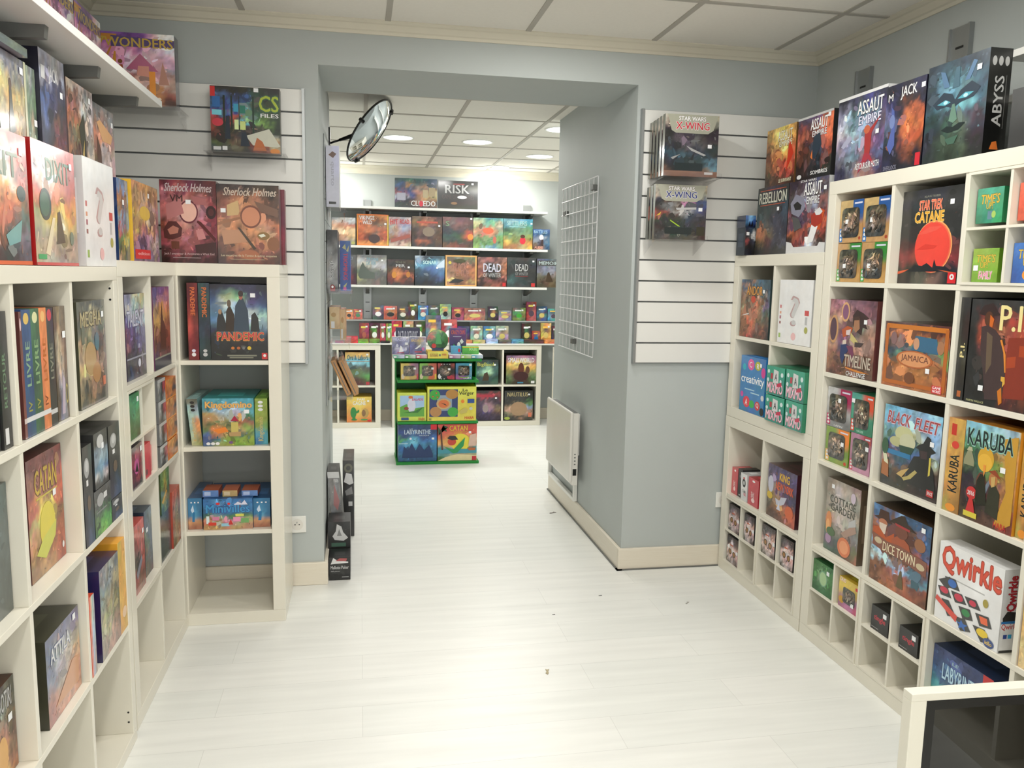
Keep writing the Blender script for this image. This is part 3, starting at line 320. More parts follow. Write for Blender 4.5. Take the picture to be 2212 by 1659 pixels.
'white_tall': ('ccc',[[141414,141414],[141414,141414],[131313,131313]],0.05,[('e',0.5,0.66,0.26,0.16,'333'),('e',0.5,0.66,0.13,0.08,'ddd'),('e',0.5,0.84,0.12,0.04,'d33'),('t','Codex',0.3,0.3,0.78,0.42,'222'),('t','GIL',0.45,0.2,0.85,0.3,'d46')],None),
'd_orange': ('b43',[[130505,130606,120606,120606],[141211,151313,141211,130606],[151313,151514,151313,120707],[151413,151514,151413,130606],[141204,151205,140904,120605],[130703,140804,130603,80604],[120503,130604,100504,50707],[80403,90503,50505,70607],[40202,50303,30404,50506],[30202,40202,40303,50405]],0.4,[('t','DIXIT',0.02,0.66,0.82,0.84,'787'),('e',0.86,0.55,0.08,0.06,'344'),('p','7aa',0.55,0.22,0.85,0.35,0.8,0.18,0.6,0.14),('p','eca',0,0.48,0.2,0.35,0.08,0.44),('r',0,0,1,0.03,'d63')],(0.88,0.87)),
'd_red': ('a22',[[130909,130808,130707,130606],[151313,141312,130908,130606],[151415,141413,130908,120707],[141211,141211,130807,120606],[130504,130705,130806,130706],[120704,130905,140903,130804],[111107,131104,141205,141004],[101008,131208,131209,121005],[100908,121109,111007,100907],[111008,121009,111008,110908],[121109,111110,100909,100908]],0.3,[('t','DIXIT',0.3,0.7,0.86,0.88,'687'),('e',0.25,0.5,0.13,0.13,'344'),('e',0.24,0.5,0.1,0.1,'465'),('p','543',0.48,0.18,0.52,0.45,0.58,0.46,0.68,0.2),('p','edb',0.2,0.1,0.4,0.4,0.46,0.4,0.3,0.08),('e',0.85,0.24,0.05,0.06,'787'),('r',0,0,1,0.025,'c44'),('r',0.04,0.05,0.22,0.09,'4a6')],(0.88,0.87)),
'u_gold': ('554',[[80809,80809,70708,60607],[111109,111009,101008,70708],[121106,131105,121005,100906],[121107,120904,121106,111006],[111007,70402,110905,100805],[90806,50302,100704,90604],[80805,50402,80604,70504],[70605,60504,60504,50403]],0.5,[('p','332',0.3,0.3,0.34,0.55,0.36,0.72,0.44,0.72,0.46,0.55,0.52,0.35),('e',0.4,0.74,0.05,0.05,'532'),('r',0.92,0.0,1,1,'cca')],(0.82,0.9)),
'u_green': ('676',[[80908,80808,70807],[60806,70907,70907],[70907,100806,60706],[80908,101109,70807],[70807,80907,60706]],0.5,[],(0.8,0.5)),
'u_jack': ('223',[[90910,90910,101010,90910],[90910,80810,111111,90910],[30305,30306,40406,30305],[40610,30306,40304,30304],[50609,30304,60403,40203],[30406,30304,70304,50203],[30305,20203,80403,60303],[20204,30303,70403,70303],[30304,30304,50404,50304]],0.45,[('t','JACK',0.35,0.76,0.7,0.9,'ddd'),('r',0.06,0.78,0.2,0.88,'ccc')],(0.82,0.72)),
'u_bird': ('766',[[121110,121111,121111,121111],[90604,110807,111110,121111],[100606,80504,101010,121111],[110603,100604,121110,90808],[60504,80805,40403,90807],[90604,60302,40303,111009],[110704,60303,60504,121110],[60403,100704,120905,111009],[80605,70503,80605,90908]],0.6,[('p','332',0.42,0.6,0.6,0.75,0.66,0.5,0.6,0.25,0.5,0.3),('p','db6',0.52,0.35,0.6,0.5,0.56,0.3)],(0.85,0.9)),
'u_desert': ('544',[[70707,80808,80808,80808],[90706,110807,80707,80808],[130806,140906,130908,110808],[90605,111010,111010,111009],[60503,121111,121111,121011],[70403,131111,121111,121011],[90503,121008,121110,121211]],0.4,[('p','532',0.1,0.0,0.3,0.0,0.32,0.5,0.14,0.66),('p','da7',0.15,0.8,0.3,0.84,0.9,0.72,0.8,0.62,0.4,0.62)],(0.88,0.85)),
'u_flat': ('667',[[60707,70807,60706],[50606,60706,50606]],0.3,[],None),
'wonder': ('323',[[90512,80410,70309,80410,141112,151515],[100511,60307,70308,70308,80410,141415],[140711,120610,130711,140912,151314,151213],[151013,150912,151314,151213,141112,131012],[150911,151113,151415,141213,130910,131012],[141012,120910,130807,100606,120809,101011],[141008,100605,120705,141110,130910,110807],[130705,140905,120605,131111,131212,110908],[80404,70302,131004,80503,120804,100504],[50202,30201,40201,30201,130803,50201]],0.35,[('p','c83',0.0,0.86,0.22,0.9,0.08,0.62,0.12,0.62,0.26,0.97,0.0,0.97),('p','547',0.18,0.8,1,0.82,1,0.92,0.18,0.95),('t','7WONDERS',0.02,0.8,0.98,0.93,'ca4'),('p','b68',0.36,0.5,0.55,0.72,0.78,0.48),('p','d98',0.5,0.42,0.66,0.4,0.66,0.55,0.52,0.55),('p','e93',0.66,0.08,0.74,0.08,0.74,0.48,0.66,0.48),('p','b87',0.78,0.3,0.84,0.62,0.92,0.3),('p','a53',0.2,0.35,0.24,0.55,0.32,0.56,0.36,0.32),('e',0.29,0.6,0.03,0.03,'853'),('p','d93',0.18,0.55,0.22,0.74,0.24,0.73,0.24,0.55),('e',0.75,0.07,0.04,0.04,'eee')],None),
'bt_blue': ('136',[[50811,60912,50811],[120804,100704,50811],[110804,80503,30609],[71112,51013,40810],[120405,100607,40811],[60804,41005,121003],[40604,131103,51008],[141108,40603,40608]],0.6,[],(0.5,0.72)),
'bt_yellow': ('eb3',[[120805,130903,110906],[90704,120905,100705],[120905,121008,90608],[131104,131210,90706],[110806,131005,100607],[130806,90608,111011],[60508,100709,90807],[70507,90709,80608]],0.6,[('r',0.05,0.03,0.62,0.15,'d22'),('t','edition',0.15,0.08,0.58,0.12,'fbb'),('e',0.45,0.62,0.2,0.09,'db4')],(0.6,0.86)),
'sher_red': ('421',[[70203,80203,70204,60203,60202],[110607,110606,110606,80403,60303],[120606,130808,120908,120707,90304],[120606,130909,121009,120708,60202],[70302,120707,120807,110607,80203],[60302,90503,110606,110606,90304],[90304,120606,110607,100505,80304],[40202,80304,90404,80305,60303],[40101,40202,40202,40202,40101]],0.5,[('t','Sherlock Holmes',0.08,0.86,0.92,0.96,'cbb',None,0,0.35),('e',0.5,0.62,0.17,0.14,'623'),('e',0.5,0.62,0.145,0.12,'eba'),('p','511',0.66,0.52,0.72,0.5,0.98,0.3,0.96,0.26,0.64,0.5),('e',0.9,0.62,0.09,0.08,'311'),('e',0.9,0.62,0.05,0.045,'522'),('p','b77',0.1,0.7,0.36,0.78,0.42,0.6,0.12,0.52),('p','a66',0.55,0.82,0.8,0.78,0.84,0.7,0.6,0.72),('p','c88',0.62,0.4,0.74,0.42,0.8,0.3,0.66,0.28),('p','522',0.05,0.4,0.14,0.5,0.28,0.5,0.38,0.42,0.36,0.32,0.2,0.28,0.06,0.3),('p','b76',0.12,0.4,0.22,0.45,0.32,0.42,0.3,0.36,0.16,0.34),('r',0.18,0.17,0.32,0.26,'632'),('p','422',0.6,0.22,0.98,0.26,0.98,0.1,0.62,0.1),('t','VM',0.18,0.74,0.4,0.82,'422'),('t','Jack l eventreur & Aventures a West End',0.05,0.09,0.94,0.125,'caa'),('r',0.2,0.06,0.7,0.065,'baa')],(0.5,0.74)),
'sher_brown': ('321',[[30202,40303,30202,40302,30201],[70403,100604,90604,100604,50302],[90504,120805,110704,80503,60403],[90504,130906,131007,110604,60403],[110704,120805,120906,130907,120704],[120805,110704,120805,120906,110604],[70403,110704,120805,110704,100503],[50302,100604,110704,100504,70403],[40202,60302,70403,60302,50302]],0.5,[('t','Sherlock Holmes',0.1,0.86,0.96,0.96,'cba',None,0,0.35),('e',0.54,0.6,0.17,0.145,'743'),('e',0.54,0.6,0.145,0.12,'c86'),('p','964',0,0.52,0.38,0.6,0.38,0.57,0,0.48),('p','ca7',0.16,0.74,0.34,0.8,0.36,0.66,0.34,0.62,0.16,0.6),('p','b86',0.06,0.42,0.46,0.44,0.48,0.28,0.1,0.24),('p','754',0.6,0.8,0.98,0.7,0.98,0.6,0.7,0.66),('p','432',0.32,0.46,0.36,0.46,0.62,0.2,0.58,0.18),('e',0.74,0.36,0.1,0.05,'863'),('p','ddc',0.66,0.37,0.74,0.39,0.78,0.36,0.7,0.34),('e',0.5,0.12,0.16,0.06,'a64'),('e',0.9,0.26,0.1,0.09,'853'),('t','Les meurtres de la Tamise & autres enquetes',0.05,0.085,0.95,0.12,'cb9'),('r',0.2,0.055,0.75,0.06,'ba8')],(0.1,0.67)),
'dark_red': ('612',[[80203,70203],[70102,60103],[70102,80103],[60102,70102]],0.2,[],None),
'csfiles': ('221',[[20202,20201,30302,20302,20202],[30508,20306,10408,20504,30403],[20609,20509,10307,30403,30503],[10408,10410,51112,40503,20402],[120204,130503,91207,20504,20302],[100301,50302,51112,71004,20302],[30201,20201,30304,30302,20302],[50603,60403,30202,40403,101009],[30404,60604,30302,90503,121108],[20202,40303,20202,80302,110502]],0.45,[('t','CS',0.7,0.64,0.98,0.88,'ab3','364'),('t','FILES',0.72,0.55,0.98,0.61,'eee'),('p','ccb',0.5,0.26,0.84,0.38,1,0.12,0.96,0.1,0.6,0.12),('p','b63',0.6,0.04,0.66,0.24,0.74,0.18,0.8,0.04),('e',0.92,0.04,0.07,0.04,'d83'),('r',0,0.84,0.07,0.99,'c22'),('r',0.03,0.03,0.14,0.08,'ddd'),('r',0.16,0.03,0.23,0.09,'eee'),('p','123',0.42,0.1,0.44,0.3,0.5,0.32,0.56,0.1),('e',0.46,0.38,0.03,0.035,'b97'),('r',0.34,0.35,0.4,0.5,'dea'),('r',0.42,0.35,0.5,0.48,'cd8'),('r',0.03,0.68,0.14,0.84,'26a'),('r',0.33,0.62,0.4,0.74,'39b'),('r',0.42,0.6,0.5,0.72,'276'),('r',0.02,0.56,0.16,0.64,'7cd'),('e',0.1,0.45,0.08,0.06,'c34'),('r',0.18,0.3,0.21,0.86,'121'),('r',0.29,0.35,0.315,0.86,'121'),('r',0.405,0.35,0.415,0.86,'121'),('r',0.6,0.3,0.625,0.86,'132'),('p','123',0.2,0.2,0.22,0.55,0.27,0.56,0.28,0.2)],(0.66,0.96)),
'spine_red': ('522',[[70303,60303],[60202,70303],[80303,70202],[70202,80203],[70303,70202]],0.25,[('e',0.5,0.9,0.3,0.05,'ecc'),('r',0,0.12,1,0.16,'dcc')],None),
'spine_blue': ('247',[[30508,30508],[20407,30508],[20508,20407],[20407,20507]],0.2,[('e',0.5,0.93,0.3,0.045,'db6'),('t','LIVRE',0.3,0.4,0.75,0.75,'8a8',None,90),('r',0,0.12,1,0.16,'ddd'),('t','IV',0.3,0.2,0.7,0.28,'994',None,90)],None),
'spine_green': ('253',[[40705,40604],[30604,40605],[30504,40604],[30604,30504]],0.2,[('e',0.5,0.93,0.3,0.045,'dda'),('t','LIVRE',0.3,0.4,0.75,0.75,'8a7',None,90),('r',0,0.12,1,0.16,'ddd'),('t','IV',0.3,0.2,0.7,0.28,'994',None,90)],None),
'spine_orange': ('b52',[[140803,140803],[140703,140804],[130703,140803],[130703,130702]],0.2,[('e',0.5,0.93,0.28,0.045,'eb7'),('t','LIVRE',0.3,0.4,0.75,0.75,'b62',None,90),('r',0,0.12,1,0.16,'ddd'),('t','IV',0.3,0.2,0.7,0.28,'842',None,90)],None),
'spine_dark': ('222',[[40404,40304],[30403,40404],[30303,40303],[30303,30303]],0.2,[('e',0.45,0.94,0.32,0.05,'c45'),('t','LIVRE',0.3,0.4,0.75,0.7,'887',None,90),('r',0,0.1,1,0.14,'ccc')],None),
'parchment': ('543',[[60504,80705,70605,60504],[70504,100806,60504,50403],[80706,111008,90706,60403],[70605,121109,100806,70504],[80706,121009,100908,70504],[70605,100909,101011,60504],[60504,80809,101011,50404],[50403,70709,101010,50403],[50403,60608,80809,50403]],0.5,[('p','bab',0.35,0.05,0.55,0.4,0.72,0.35,0.62,0.05),('e',0.85,0.22,0.1,0.09,'ba5'),('e',0.85,0.22,0.07,0.065,'333')],(0.78,0.75)),
'machine': ('443',[[50504,50504,50504,50504],[60504,121108,100906,50504],[50504,100906,80707,40504],[40504,60705,50708,40304],[100806,100906,80706,40404],[121007,111007,110806,60304],[111006,111007,110806,50303],[100806,100806,100706,40303],[80705,110806,80604,40303],[40404,60504,50404,30303]],0.55,[('t','MECHA',0.1,0.76,0.85,0.9,'ba7','654'),('e',0.4,0.45,0.2,0.16,'b96'),('e',0.6,0.3,0.15,0.1,'b85'),('r',0.82,0.15,0.92,0.24,'d75'),('e',0.65,0.6,0.08,0.09,'478')],(0.88,0.86)),
'teal_dark': ('233',[[40505,30505],[40505,40505],[40606,40505],[30505,30404],[30404,30404]],0.25,[],None),
'blackspine': ('222',[[30303,30303],[20302,30303],[20202,30303],[20202,20202]],0.2,[('t','RETOUR',0.3,0.3,0.65,0.7,'686',None,90),('r',0.2,0.03,0.6,0.15,'ddd')],None),
'darkgame': ('222',[[40404,30303],[30403,30404],[30603,30505],[20802,30804],[30303,30303]],0.4,[('r',0.3,0.04,0.8,0.2,'ccc')],None),
'catan': ('522',[[80404,80404,80404,80303],[90606,90505,90405,80404],[90605,100605,90505,90405],[100505,100605,90605,120503],[110604,131104,131204,120503],[120605,131304,131204,100403],[111006,121206,110904,80603],[120806,121105,90705,90503],[110804,100805,80604,110503],[80603,90604,100603,120604],[90603,110804,110805,110504]],0.35,[('t','CATAN',0.2,0.68,0.82,0.88,'ca3','753'),('r',0.22,0.64,0.82,0.655,'cb4'),('e',0.5,0.38,0.22,0.2,'dc4'),('p','cc5',0.15,0.2,0.35,0.3,0.75,0.38,0.7,0.25,0.4,0.12),('e',0.92,0.11,0.03,0.03,'eee')],(0.72,0.62)),
'cloud_black': ('222',[[40404,40404,30404],[30303,40404,30303],[30303,30303,30303],[20203,30405,20303],[30304,40507,20406]],0.3,[('e',0.4,0.78,0.28,0.1,'aaa'),('e',0.42,0.8,0.16,0.06,'ccc'),('r',0.3,0.6,0.5,0.66,'eee'),('e',0.5,0.42,0.18,0.08,'654')],None),
'cloud_blue': ('333',[[50505,50505,40404],[40404,50505,40404],[70809,80910,70809],[80910,91112,81011],[50810,71012,30609],[121212,70910,121111],[40404,40404,30303]],0.25,[('e',0.45,0.82,0.24,0.12,'ccc')],(0.6,0.72)),
'cloud_green': ('333',[[50505,50505,50505],[50505,50505,40404],[50605,50705,40604],[50704,51004,51004],[40704,71104,51004]],0.35,[('e',0.35,0.75,0.2,0.14,'aaa'),('r',0.55,0.72,0.75,0.85,'ddd'),('r',0.1,0.5,0.7,0.53,'888')],None),
'attila': ('332',[[30407,40407,50508,50407],[30508,60608,70708,60509],[40507,91010,111109,90807],[50609,101011,121110,100907],[60709,100910,111009,120906],[80607,100908,120907,120805],[100605,110806,120907,120705],[100504,110705,120806,120806],[90404,110604,120705,110705]],0.4,[('t','ATTILA',0.12,0.68,0.7,0.84,'ddd','569'),('p','c85',0.2,0.15,0.75,0.45,0.95,0.4,0.9,0.1)],(0.84,0.92)),
'giants': ('421',[[30303,40303,40403],[50505,60605,50504],[70706,80908,70604],[70605,80706,60503],[90604,100706,70504],[110704,120805,80604],[120603,131006,90605],[110402,121005,110704]],0.5,[('t','AKROTIRI',0.1,0.72,0.85,0.92,'bbb','555'),('e',0.4,0.28,0.2,0.2,'da6')],(0.75,0.6)),
'bluebig': ('225',[[80809,111110,70809],[70910,91011,121108],[80908,111110,70706],[90908,100907,80805],[101006,101107,80705],[90907,100807,90605],[90807,110807,90605]],0.55,[],None),
'orange_thin': ('d53',[[140604,101312,101011],[130503,91113,91011],[130503,81012,100807]],0.4,[],None),
'yellow_thin': ('ea3',[[131103,141003],[141003,141104],[141104,141003],[141003,131003]],0.2,[('e',0.6,0.2,0.3,0.06,'eca')],None),
'purple': ('324',[[80810,111109,111006],[90910,91111,91008],[111111,101011,111012],[70710,91012,81011],[60509,50408,60507],[70407,40407,50508],[80405,50406,50408],[40304,30304,40305],[40404,40405,40404],[30304,60404,50406],[30406,50405,30304]],0.5,[('t','TALENT',0.08,0.62,0.92,0.8,'ccd','668'),('p','a34',0.5,0.28,0.72,0.4,0.6,0.34),('r',0,0.24,1,0.26,'99a'),('e',0.62,0.17,0.07,0.05,'dde')],None),
'city': ('746',[[60509,70408,80408],[70608,120809,120707],[100806,130904,130705],[131004,131005,120804],[110804,60403,100604],[80403,60403,100503],[70403,70403,90403],[50305,70403,80403],[40305,50304,60304]],0.4,[('p','532',0.38,0.3,0.42,0.6,0.5,0.8,0.56,0.6,0.7,0.5,0.72,0.2,0.3,0.2),('t','SULTAN',0.2,0.82,0.85,0.9,'b8a'),('r',0,0.13,1,0.15,'998'),('r',0,0,1,0.13,'334')],None),
'emerald': ('264',[[30805,30704,30804],[30805,30906,31006],[30704,40906,50804],[40704,50705,40704],[30603,40704,40503]],0.35,[],(0.8,0.85)),
'magentabox': ('323',[[50405,60506,70405],[90304,110406,100304],[100205,130408,80203],[80205,100307,90304],[70304,100405,100304],[40304,50304,40404]],0.5,[('e',0.45,0.5,0.2,0.18,'d6a'),('p','211',0.3,0.4,0.6,0.35,0.5,0.6)],(0.85,0.86)),
'redplain': ('b12',[[130304,130304,130304],[120304,130304,120304]],0.06,[('r',0.1,0.1,0.4,0.25,'755')],None),
'bw_comic': ('777',[[111111,40404,100405],[101010,30303,110304],[70707,40404,90909]],0.6,[('r',0,0.85,1,1,'bbb')],None),
'orange_comic': ('d72',[[130803,130904,120703],[110602,130803,30405],[130703,100705,120703]],0.5,[('r',0,0,1,0.06,'e93')],None),
'robot': ('b33',[[110404,120404,120505],[90404,120505,120404],[80303,100606,110505],[70505,40404,120403],[60605,20202,110403],[110404,60504,90403],[100404,80504,100403]],0.5,[('p','889',0.2,0.3,0.7,0.5,0.75,0.4,0.3,0.2)],(0.85,0.82)),
'robot_blue': ('345',[[50607,40607,60708],[50608,50607,60707],[60705,40608,50607],[80605,50706,40507],[40606,50506,30405],[60504,40404,50304]],0.55,[],(0.3,0.7)),
'yellowgreen': ('453',[[70905,101103,50804],[71005,131103,60905],[60806,70805,50705],[81004,121003,40804],[50706,70906,40605]],0.5,[('p','eb2',0.05,0.3,0.6,0.5,0.7,0.45,0.2,0.22)],None),
'darkgreen': ('344',[[40505,50606,40404],[40504,50605,40404],[30404,40404,30304],[20303,30403,20303]],0.4,[],None),
'rustbox': ('a43',[[120604,120605,110604],[110705,100907,100706],[100604,90805,80705],[80605,90806,90604],[70604,100805,90504]],0.5,[],None),
'pan_red': ('311',[[60202,70202],[60102,60202],[80202,60102],[100302,70302],[120403,80303],[100303,70202],[80202,70102],[70202,70101]],0.3,[('t','PANDEMIE',0.3,0.58,0.72,0.94,'d74','832',-90),('e',0.5,0.07,0.2,0.025,'eee'),('e',0.5,0.12,0.18,0.02,'dde')],None),
'pan_teal': ('122',[[30505,30405],[20404,30505],[20404,30404],[20304,30405],[30405,30304],[20404,20303],[20303,20303]],0.3,[('t','PANDEMIC',0.3,0.56,0.72,0.94,'d74','641',-90),('e',0.5,0.07,0.2,0.025,'ccc'),('e',0.5,0.12,0.18,0.02,'ccc')],None),
'pandemic': ('112',[[20203,20204,30305,30305,20203],[30406,60807,50907,40306,20205],[30508,101108,91208,50408,30407],[50709,131414,81114,50609,30508],[40709,101314,111315,111212,60910],[50811,121415,81113,121315,101312],[40607,111314,60809,101312,91112],[30305,40507,40506,50708,50709],[30303,40303,40403,40403,30304],[20202,20202,30202,30202,20202],[20202,20202,20202,20202,20202],[20202,20202,20202,20202,20202]],0.25,[('p','222',0.1,0.38,0.12,0.55,0.16,0.66,0.2,0.66,0.26,0.52,0.3,0.38),('e',0.17,0.64,0.03,0.035,'a86'),('p','321',0.26,0.38,0.28,0.65,0.34,0.74,0.42,0.6,0.42,0.38),('e',0.33,0.75,0.035,0.05,'654'),('p','345',0.4,0.38,0.44,0.72,0.52,0.82,0.58,0.82,0.66,0.66,0.68,0.38),('e',0.54,0.85,0.035,0.05,'a65'),('e',0.54,0.88,0.045,0.04,'322'),('p','222',0.7,0.38,0.72,0.6,0.78,0.64,0.84,0.56,0.86,0.38),('t','PANDEMIC',0.11,0.26,0.93,0.37,'c34','da4'),('e',0.38,0.16,0.03,0.02,'c73'),('e',0.48,0.16,0.03,0.02,'b63'),('e',0.57,0.16,0.025,0.02,'777'),('e',0.67,0.16,0.035,0.025,'db3'),('r',0.28,0.05,0.8,0.07,'887'),('r',0.32,0.025,0.74,0.04,'887'),('r',0.89,0.01,0.99,0.095,'d33'),('e',0.94,0.06,0.025,0.02,'fff')],(0.75,0.86)),
'kdom_side': ('9bb',[[70706,60605],[91111,91011],[101211,101212],[111211,140905],[101211,140904],[111210,110906],[111108,101005]],0.3,[('e',0.5,0.92,0.2,0.03,'222'),('e',0.5,0.84,0.2,0.03,'222'),('e',0.5,0.76,0.2,0.03,'222'),('t','Kingdomino',0.2,0.1,0.6,0.6,'ca6',None,90)],None),
'kdom': ('288',[[41011,41011,41011,41011,41011],[41011,41011,51012,51011,31011],[61011,101214,91214,101214,51011],[110904,91010,111314,101012,40805],[110805,121006,101006,110804,50705],[70704,60805,30503,110603,100605],[60805,140803,111005,110905,81004],[40610,130804,100905,60605,60805],[40508,20708,81003,81003,91003],[40608,80906,101003,71002,81002]],0.35,[('t','Kingdomino',0.06,0.76,0.96,0.93,'eb6','b85'),('p','a24',0.54,0.52,0.62,0.64,0.7,0.52),('r',0.55,0.28,0.69,0.5,'cb6'),('p','b96',0.5,0.28,0.52,0.2,0.74,0.2,0.74,0.3),('p','e83',0.2,0.34,0.44,0.4,0.5,0.3,0.3,0.26),('e',0.1,0.05,0.04,0.03,'eee'),('e',0.19,0.05,0.04,0.03,'eee'),('e',0.28,0.05,0.04,0.03,'eee'),('e',0.54,0.07,0.04,0.03,'758')],(0.86,0.72)),
'kdom_spine': ('7a3',[[91003,91103],[91103,91003],[101003,91003],[80903,71005],[51011,41011],[30710,41011]],0.25,[('e',0.45,0.92,0.2,0.03,'eee'),('e',0.45,0.84,0.2,0.03,'eee'),('e',0.45,0.76,0.2,0.03,'eee'),('t','Kingdomino',0.25,0.08,0.75,0.6,'cb7',None,90)],None),
'mini_side': ('258',[[10710,10710,10710],[10710,20811,10710],[10710,30912,10710],[10710,41012,10710],[130905,130906,130905],[110705,100604,110705]],0.15,[('p','cde',0.2,0.62,0.36,0.78,0.44,0.58,0.3,0.52),('r',0.2,0.84,0.3,0.88,'eee'),('r',0.45,0.84,0.55,0.88,'eee'),('r',0.7,0.84,0.8,0.88,'eee'),('p','27a',0.28,0.24,0.34,0.55,0.5,0.55,0.46,0.24)],None),
'mini': ('258',[[20711,30811,20711,20711,20711],[20711,40811,30812,30811,20710],[20710,30711,40811,30811,20711],[20609,20410,20710,20509,20609],[40705,60910,40806,50804,50805],[130806,101005,120810,120810,111106],[130604,101006,130709,101007,110806],[120905,110905,120806,110905,110806]],0.3,[('t','Minivilles',0.06,0.55,0.94,0.82,'49c','259'),('e',0.3,0.85,0.04,0.04,'d33'),('e',0.52,0.84,0.03,0.04,'d33'),('p','dde',0.62,0.8,0.7,0.9,0.78,0.84,0.84,0.95,0.9,0.8),('r',0.18,0.3,0.32,0.42,'d8a'),('r',0.06,0.2,0.12,0.45,'dee'),('r',0.1,0.14,0.26,0.24,'d43'),('r',0.6,0.25,0.75,0.4,'e9b'),('r',0.76,0.2,0.92,0.36,'7a6'),('r',0.36,0.1,0.52,0.2,'9cd'),('p','c33',0.5,0.15,0.55,0.34,0.6,0.15),('r',0.65,0.42,0.82,0.5,'dd6')],None),
'deck_blue': ('a53',[[50812,50812,50812],[60812,50812,50812]],0.1,[('r',0.1,0.2,0.5,0.8,'bce')],None),
'deck_gold': ('b64',[[121006,121006,121006],[111006,121006,121006]],0.1,[('r',0.1,0.2,0.5,0.8,'dca')],None),
'xwing_red': ('554',[[101009,111009,111009,111008],[111009,90909,101009,90908],[30203,40304,30303,20202],[20202,50405,40404,30203],[30303,60506,60606,40303],[20203,40404,30304,20303],[20405,30506,30405,20303],[20203,20303,20404,30405],[20202,20202,30303,50809],[60403,40404,30303,90705]],0.4,[('p','aa9',0.04,1,0.12,0.74,0.2,0.7,0.8,0.7,0.9,0.76,0.98,1),('t','STAR WARS',0.25,0.9,0.75,0.97,'fff','766'),('t','X-WING',0.2,0.76,0.82,0.88,'c23','eee'),('p','aaa',0.4,0.5,0.56,0.44,0.78,0.36,0.74,0.34,0.5,0.42),('p','999',0.12,0.3,0.3,0.36,0.16,0.27),('r',0,0,1,0.09,'865'),('r',0.76,0.04,0.92,0.08,'ccc'),('r',0.2,0.1,0.72,0.22,'122')],(0.84,0.5)),
'xwing_blue': ('554',[[101009,111009,111009,111008],[111009,90909,101009,90908],[30304,80503,120710,30407],[20202,60504,40405,40507],[30303,101010,90909,30408],[100403,30303,30405,40406],[20302,30403,30304,30303],[20202,20303,20303,40303],[30202,20403,30404,20203],[40404,40404,40403,40303]],0.4,[('p','aa9',0.04,1,0.12,0.74,0.2,0.7,0.8,0.7,0.9,0.76,0.98,1),('t','STAR WARS',0.25,0.9,0.75,0.97,'fff','766'),('t','X-WING',0.2,0.76,0.8,0.88,'237','eee'),('p','bbb',0.4,0.58,0.8,0.6,0.8,0.56,0.42,0.54),('p','db3',0.02,0.42,0.12,0.5,0.1,0.45),('p','ac3',0.3,0.36,0.5,0.24,0.46,0.24,0.3,0.34),('r',0.2,0.1,0.72,0.22,'122'),('r',0.82,0.08,0.98,0.24,'332')],(0.88,0.56)),
'f1': ('765',[[101010,111111,121212],[120907,120806,110605],[131109,141209,131108],[80605,120907,121007],[70605,80707,80807]],0.4,[('e',0.9,0.08,0.08,0.06,'aa6')],None),
'vikings': ('d73',[[130803,130803,130803,130803],[130704,80403,60403,100603],[120603,110603,60504,90705],[120603,120704,110604,100503],[110502,60302,80605,120502],[100402,40202,50403,100402],[130803,130803,130803,130903]],0.45,[('t','VIKINGS',0.08,0.82,0.55,0.95,'ddd','633'),('t','WILD',0.18,0.68,0.48,0.8,'ddd','633'),('r',0,0,0.035,1,'d83'),('r',0.965,0,1,1,'db4'),('r',0,0.965,1,1,'d73'),('r',0,0,1,0.03,'d84'),('e',0.55,0.22,0.18,0.14,'433')],(0.9,0.7)),
'hitroad': ('a77',[[110909,100909,101011,111010],[120707,110809,100708,120808],[91010,100706,70912,80810],[100908,110806,91012,90910],[90808,100807,90708,100707],[90603,100504,90403,80404],[70303,60202,70303,90605],[111009,110908,110908,111008]],0.4,[('t','HIT',0.06,0.74,0.4,0.92,'b33'),('t','ROAD',0.5,0.76,0.9,0.92,'b33'),('p','943',0.1,0.24,0.95,0.42,0.95,0.3,0.1,0.12)],None),
'tank': ('322',[[60504,90604,80504,50303],[80603,110604,90604,60403],[60504,70504,70404,50403],[40303,70505,70606,60403],[40302,60404,70606,50403],[40303,50303,40303,50302],[40303,120603,40303,50403],[30303,30303,30303,40303]],0.5,[('e',0.55,0.5,0.2,0.16,'876'),('r',0.15,0.78,0.85,0.84,'b54')],(0.9,0.7)),
'samur': ('322',[[80505,60505,70405,50303],[60505,70606,80505,60303],[40404,60404,60404,40303],[30304,30404,40304,60403],[20404,30504,30503,120402],[30504,30404,40503,110402],[30303,30403,30303,40303],[60402,80403,60303,50302]],0.4,[('t','S',0.1,0.7,0.22,0.86,'797'),('e',0.92,0.36,0.1,0.1,'e83')],(0.94,0.95)),
'fairy': ('675',[[91109,40909,40810,51010],[111108,61009,51108,111008],[101107,70907,100906,101009],[120806,130605,130806,70907],[100806,120605,110806,70907],[70806,70805,70907,60907],[60804,50805,70905,71005],[70905,60904,60904,60805],[81005,70910,60911,60907]],0.5,[('e',0.5,0.58,0.18,0.1,'d64'),('e',0.72,0.28,0.06,0.12,'b65')],None),
'settlers': ('265',[[61011,71011,61012,30911],[40809,71111,61111,30910],[30605,60907,70907,50907],[30504,60806,60907,60805],[50805,70907,70906,70907],[90905,70805,70905,80904],[131104,70804,90704,100703],[110803,90604,100806,130903],[80503,100704,100906,141103]],0.4,[('t','SETTLERS',0.12,0.78,0.8,0.93,'acc','489'),('r',0.2,0.72,0.75,0.75,'9cc'),('e',0.66,0.28,0.1,0.12,'d34'),('e',0.66,0.42,0.08,0.06,'532')],(0.95,0.85)),
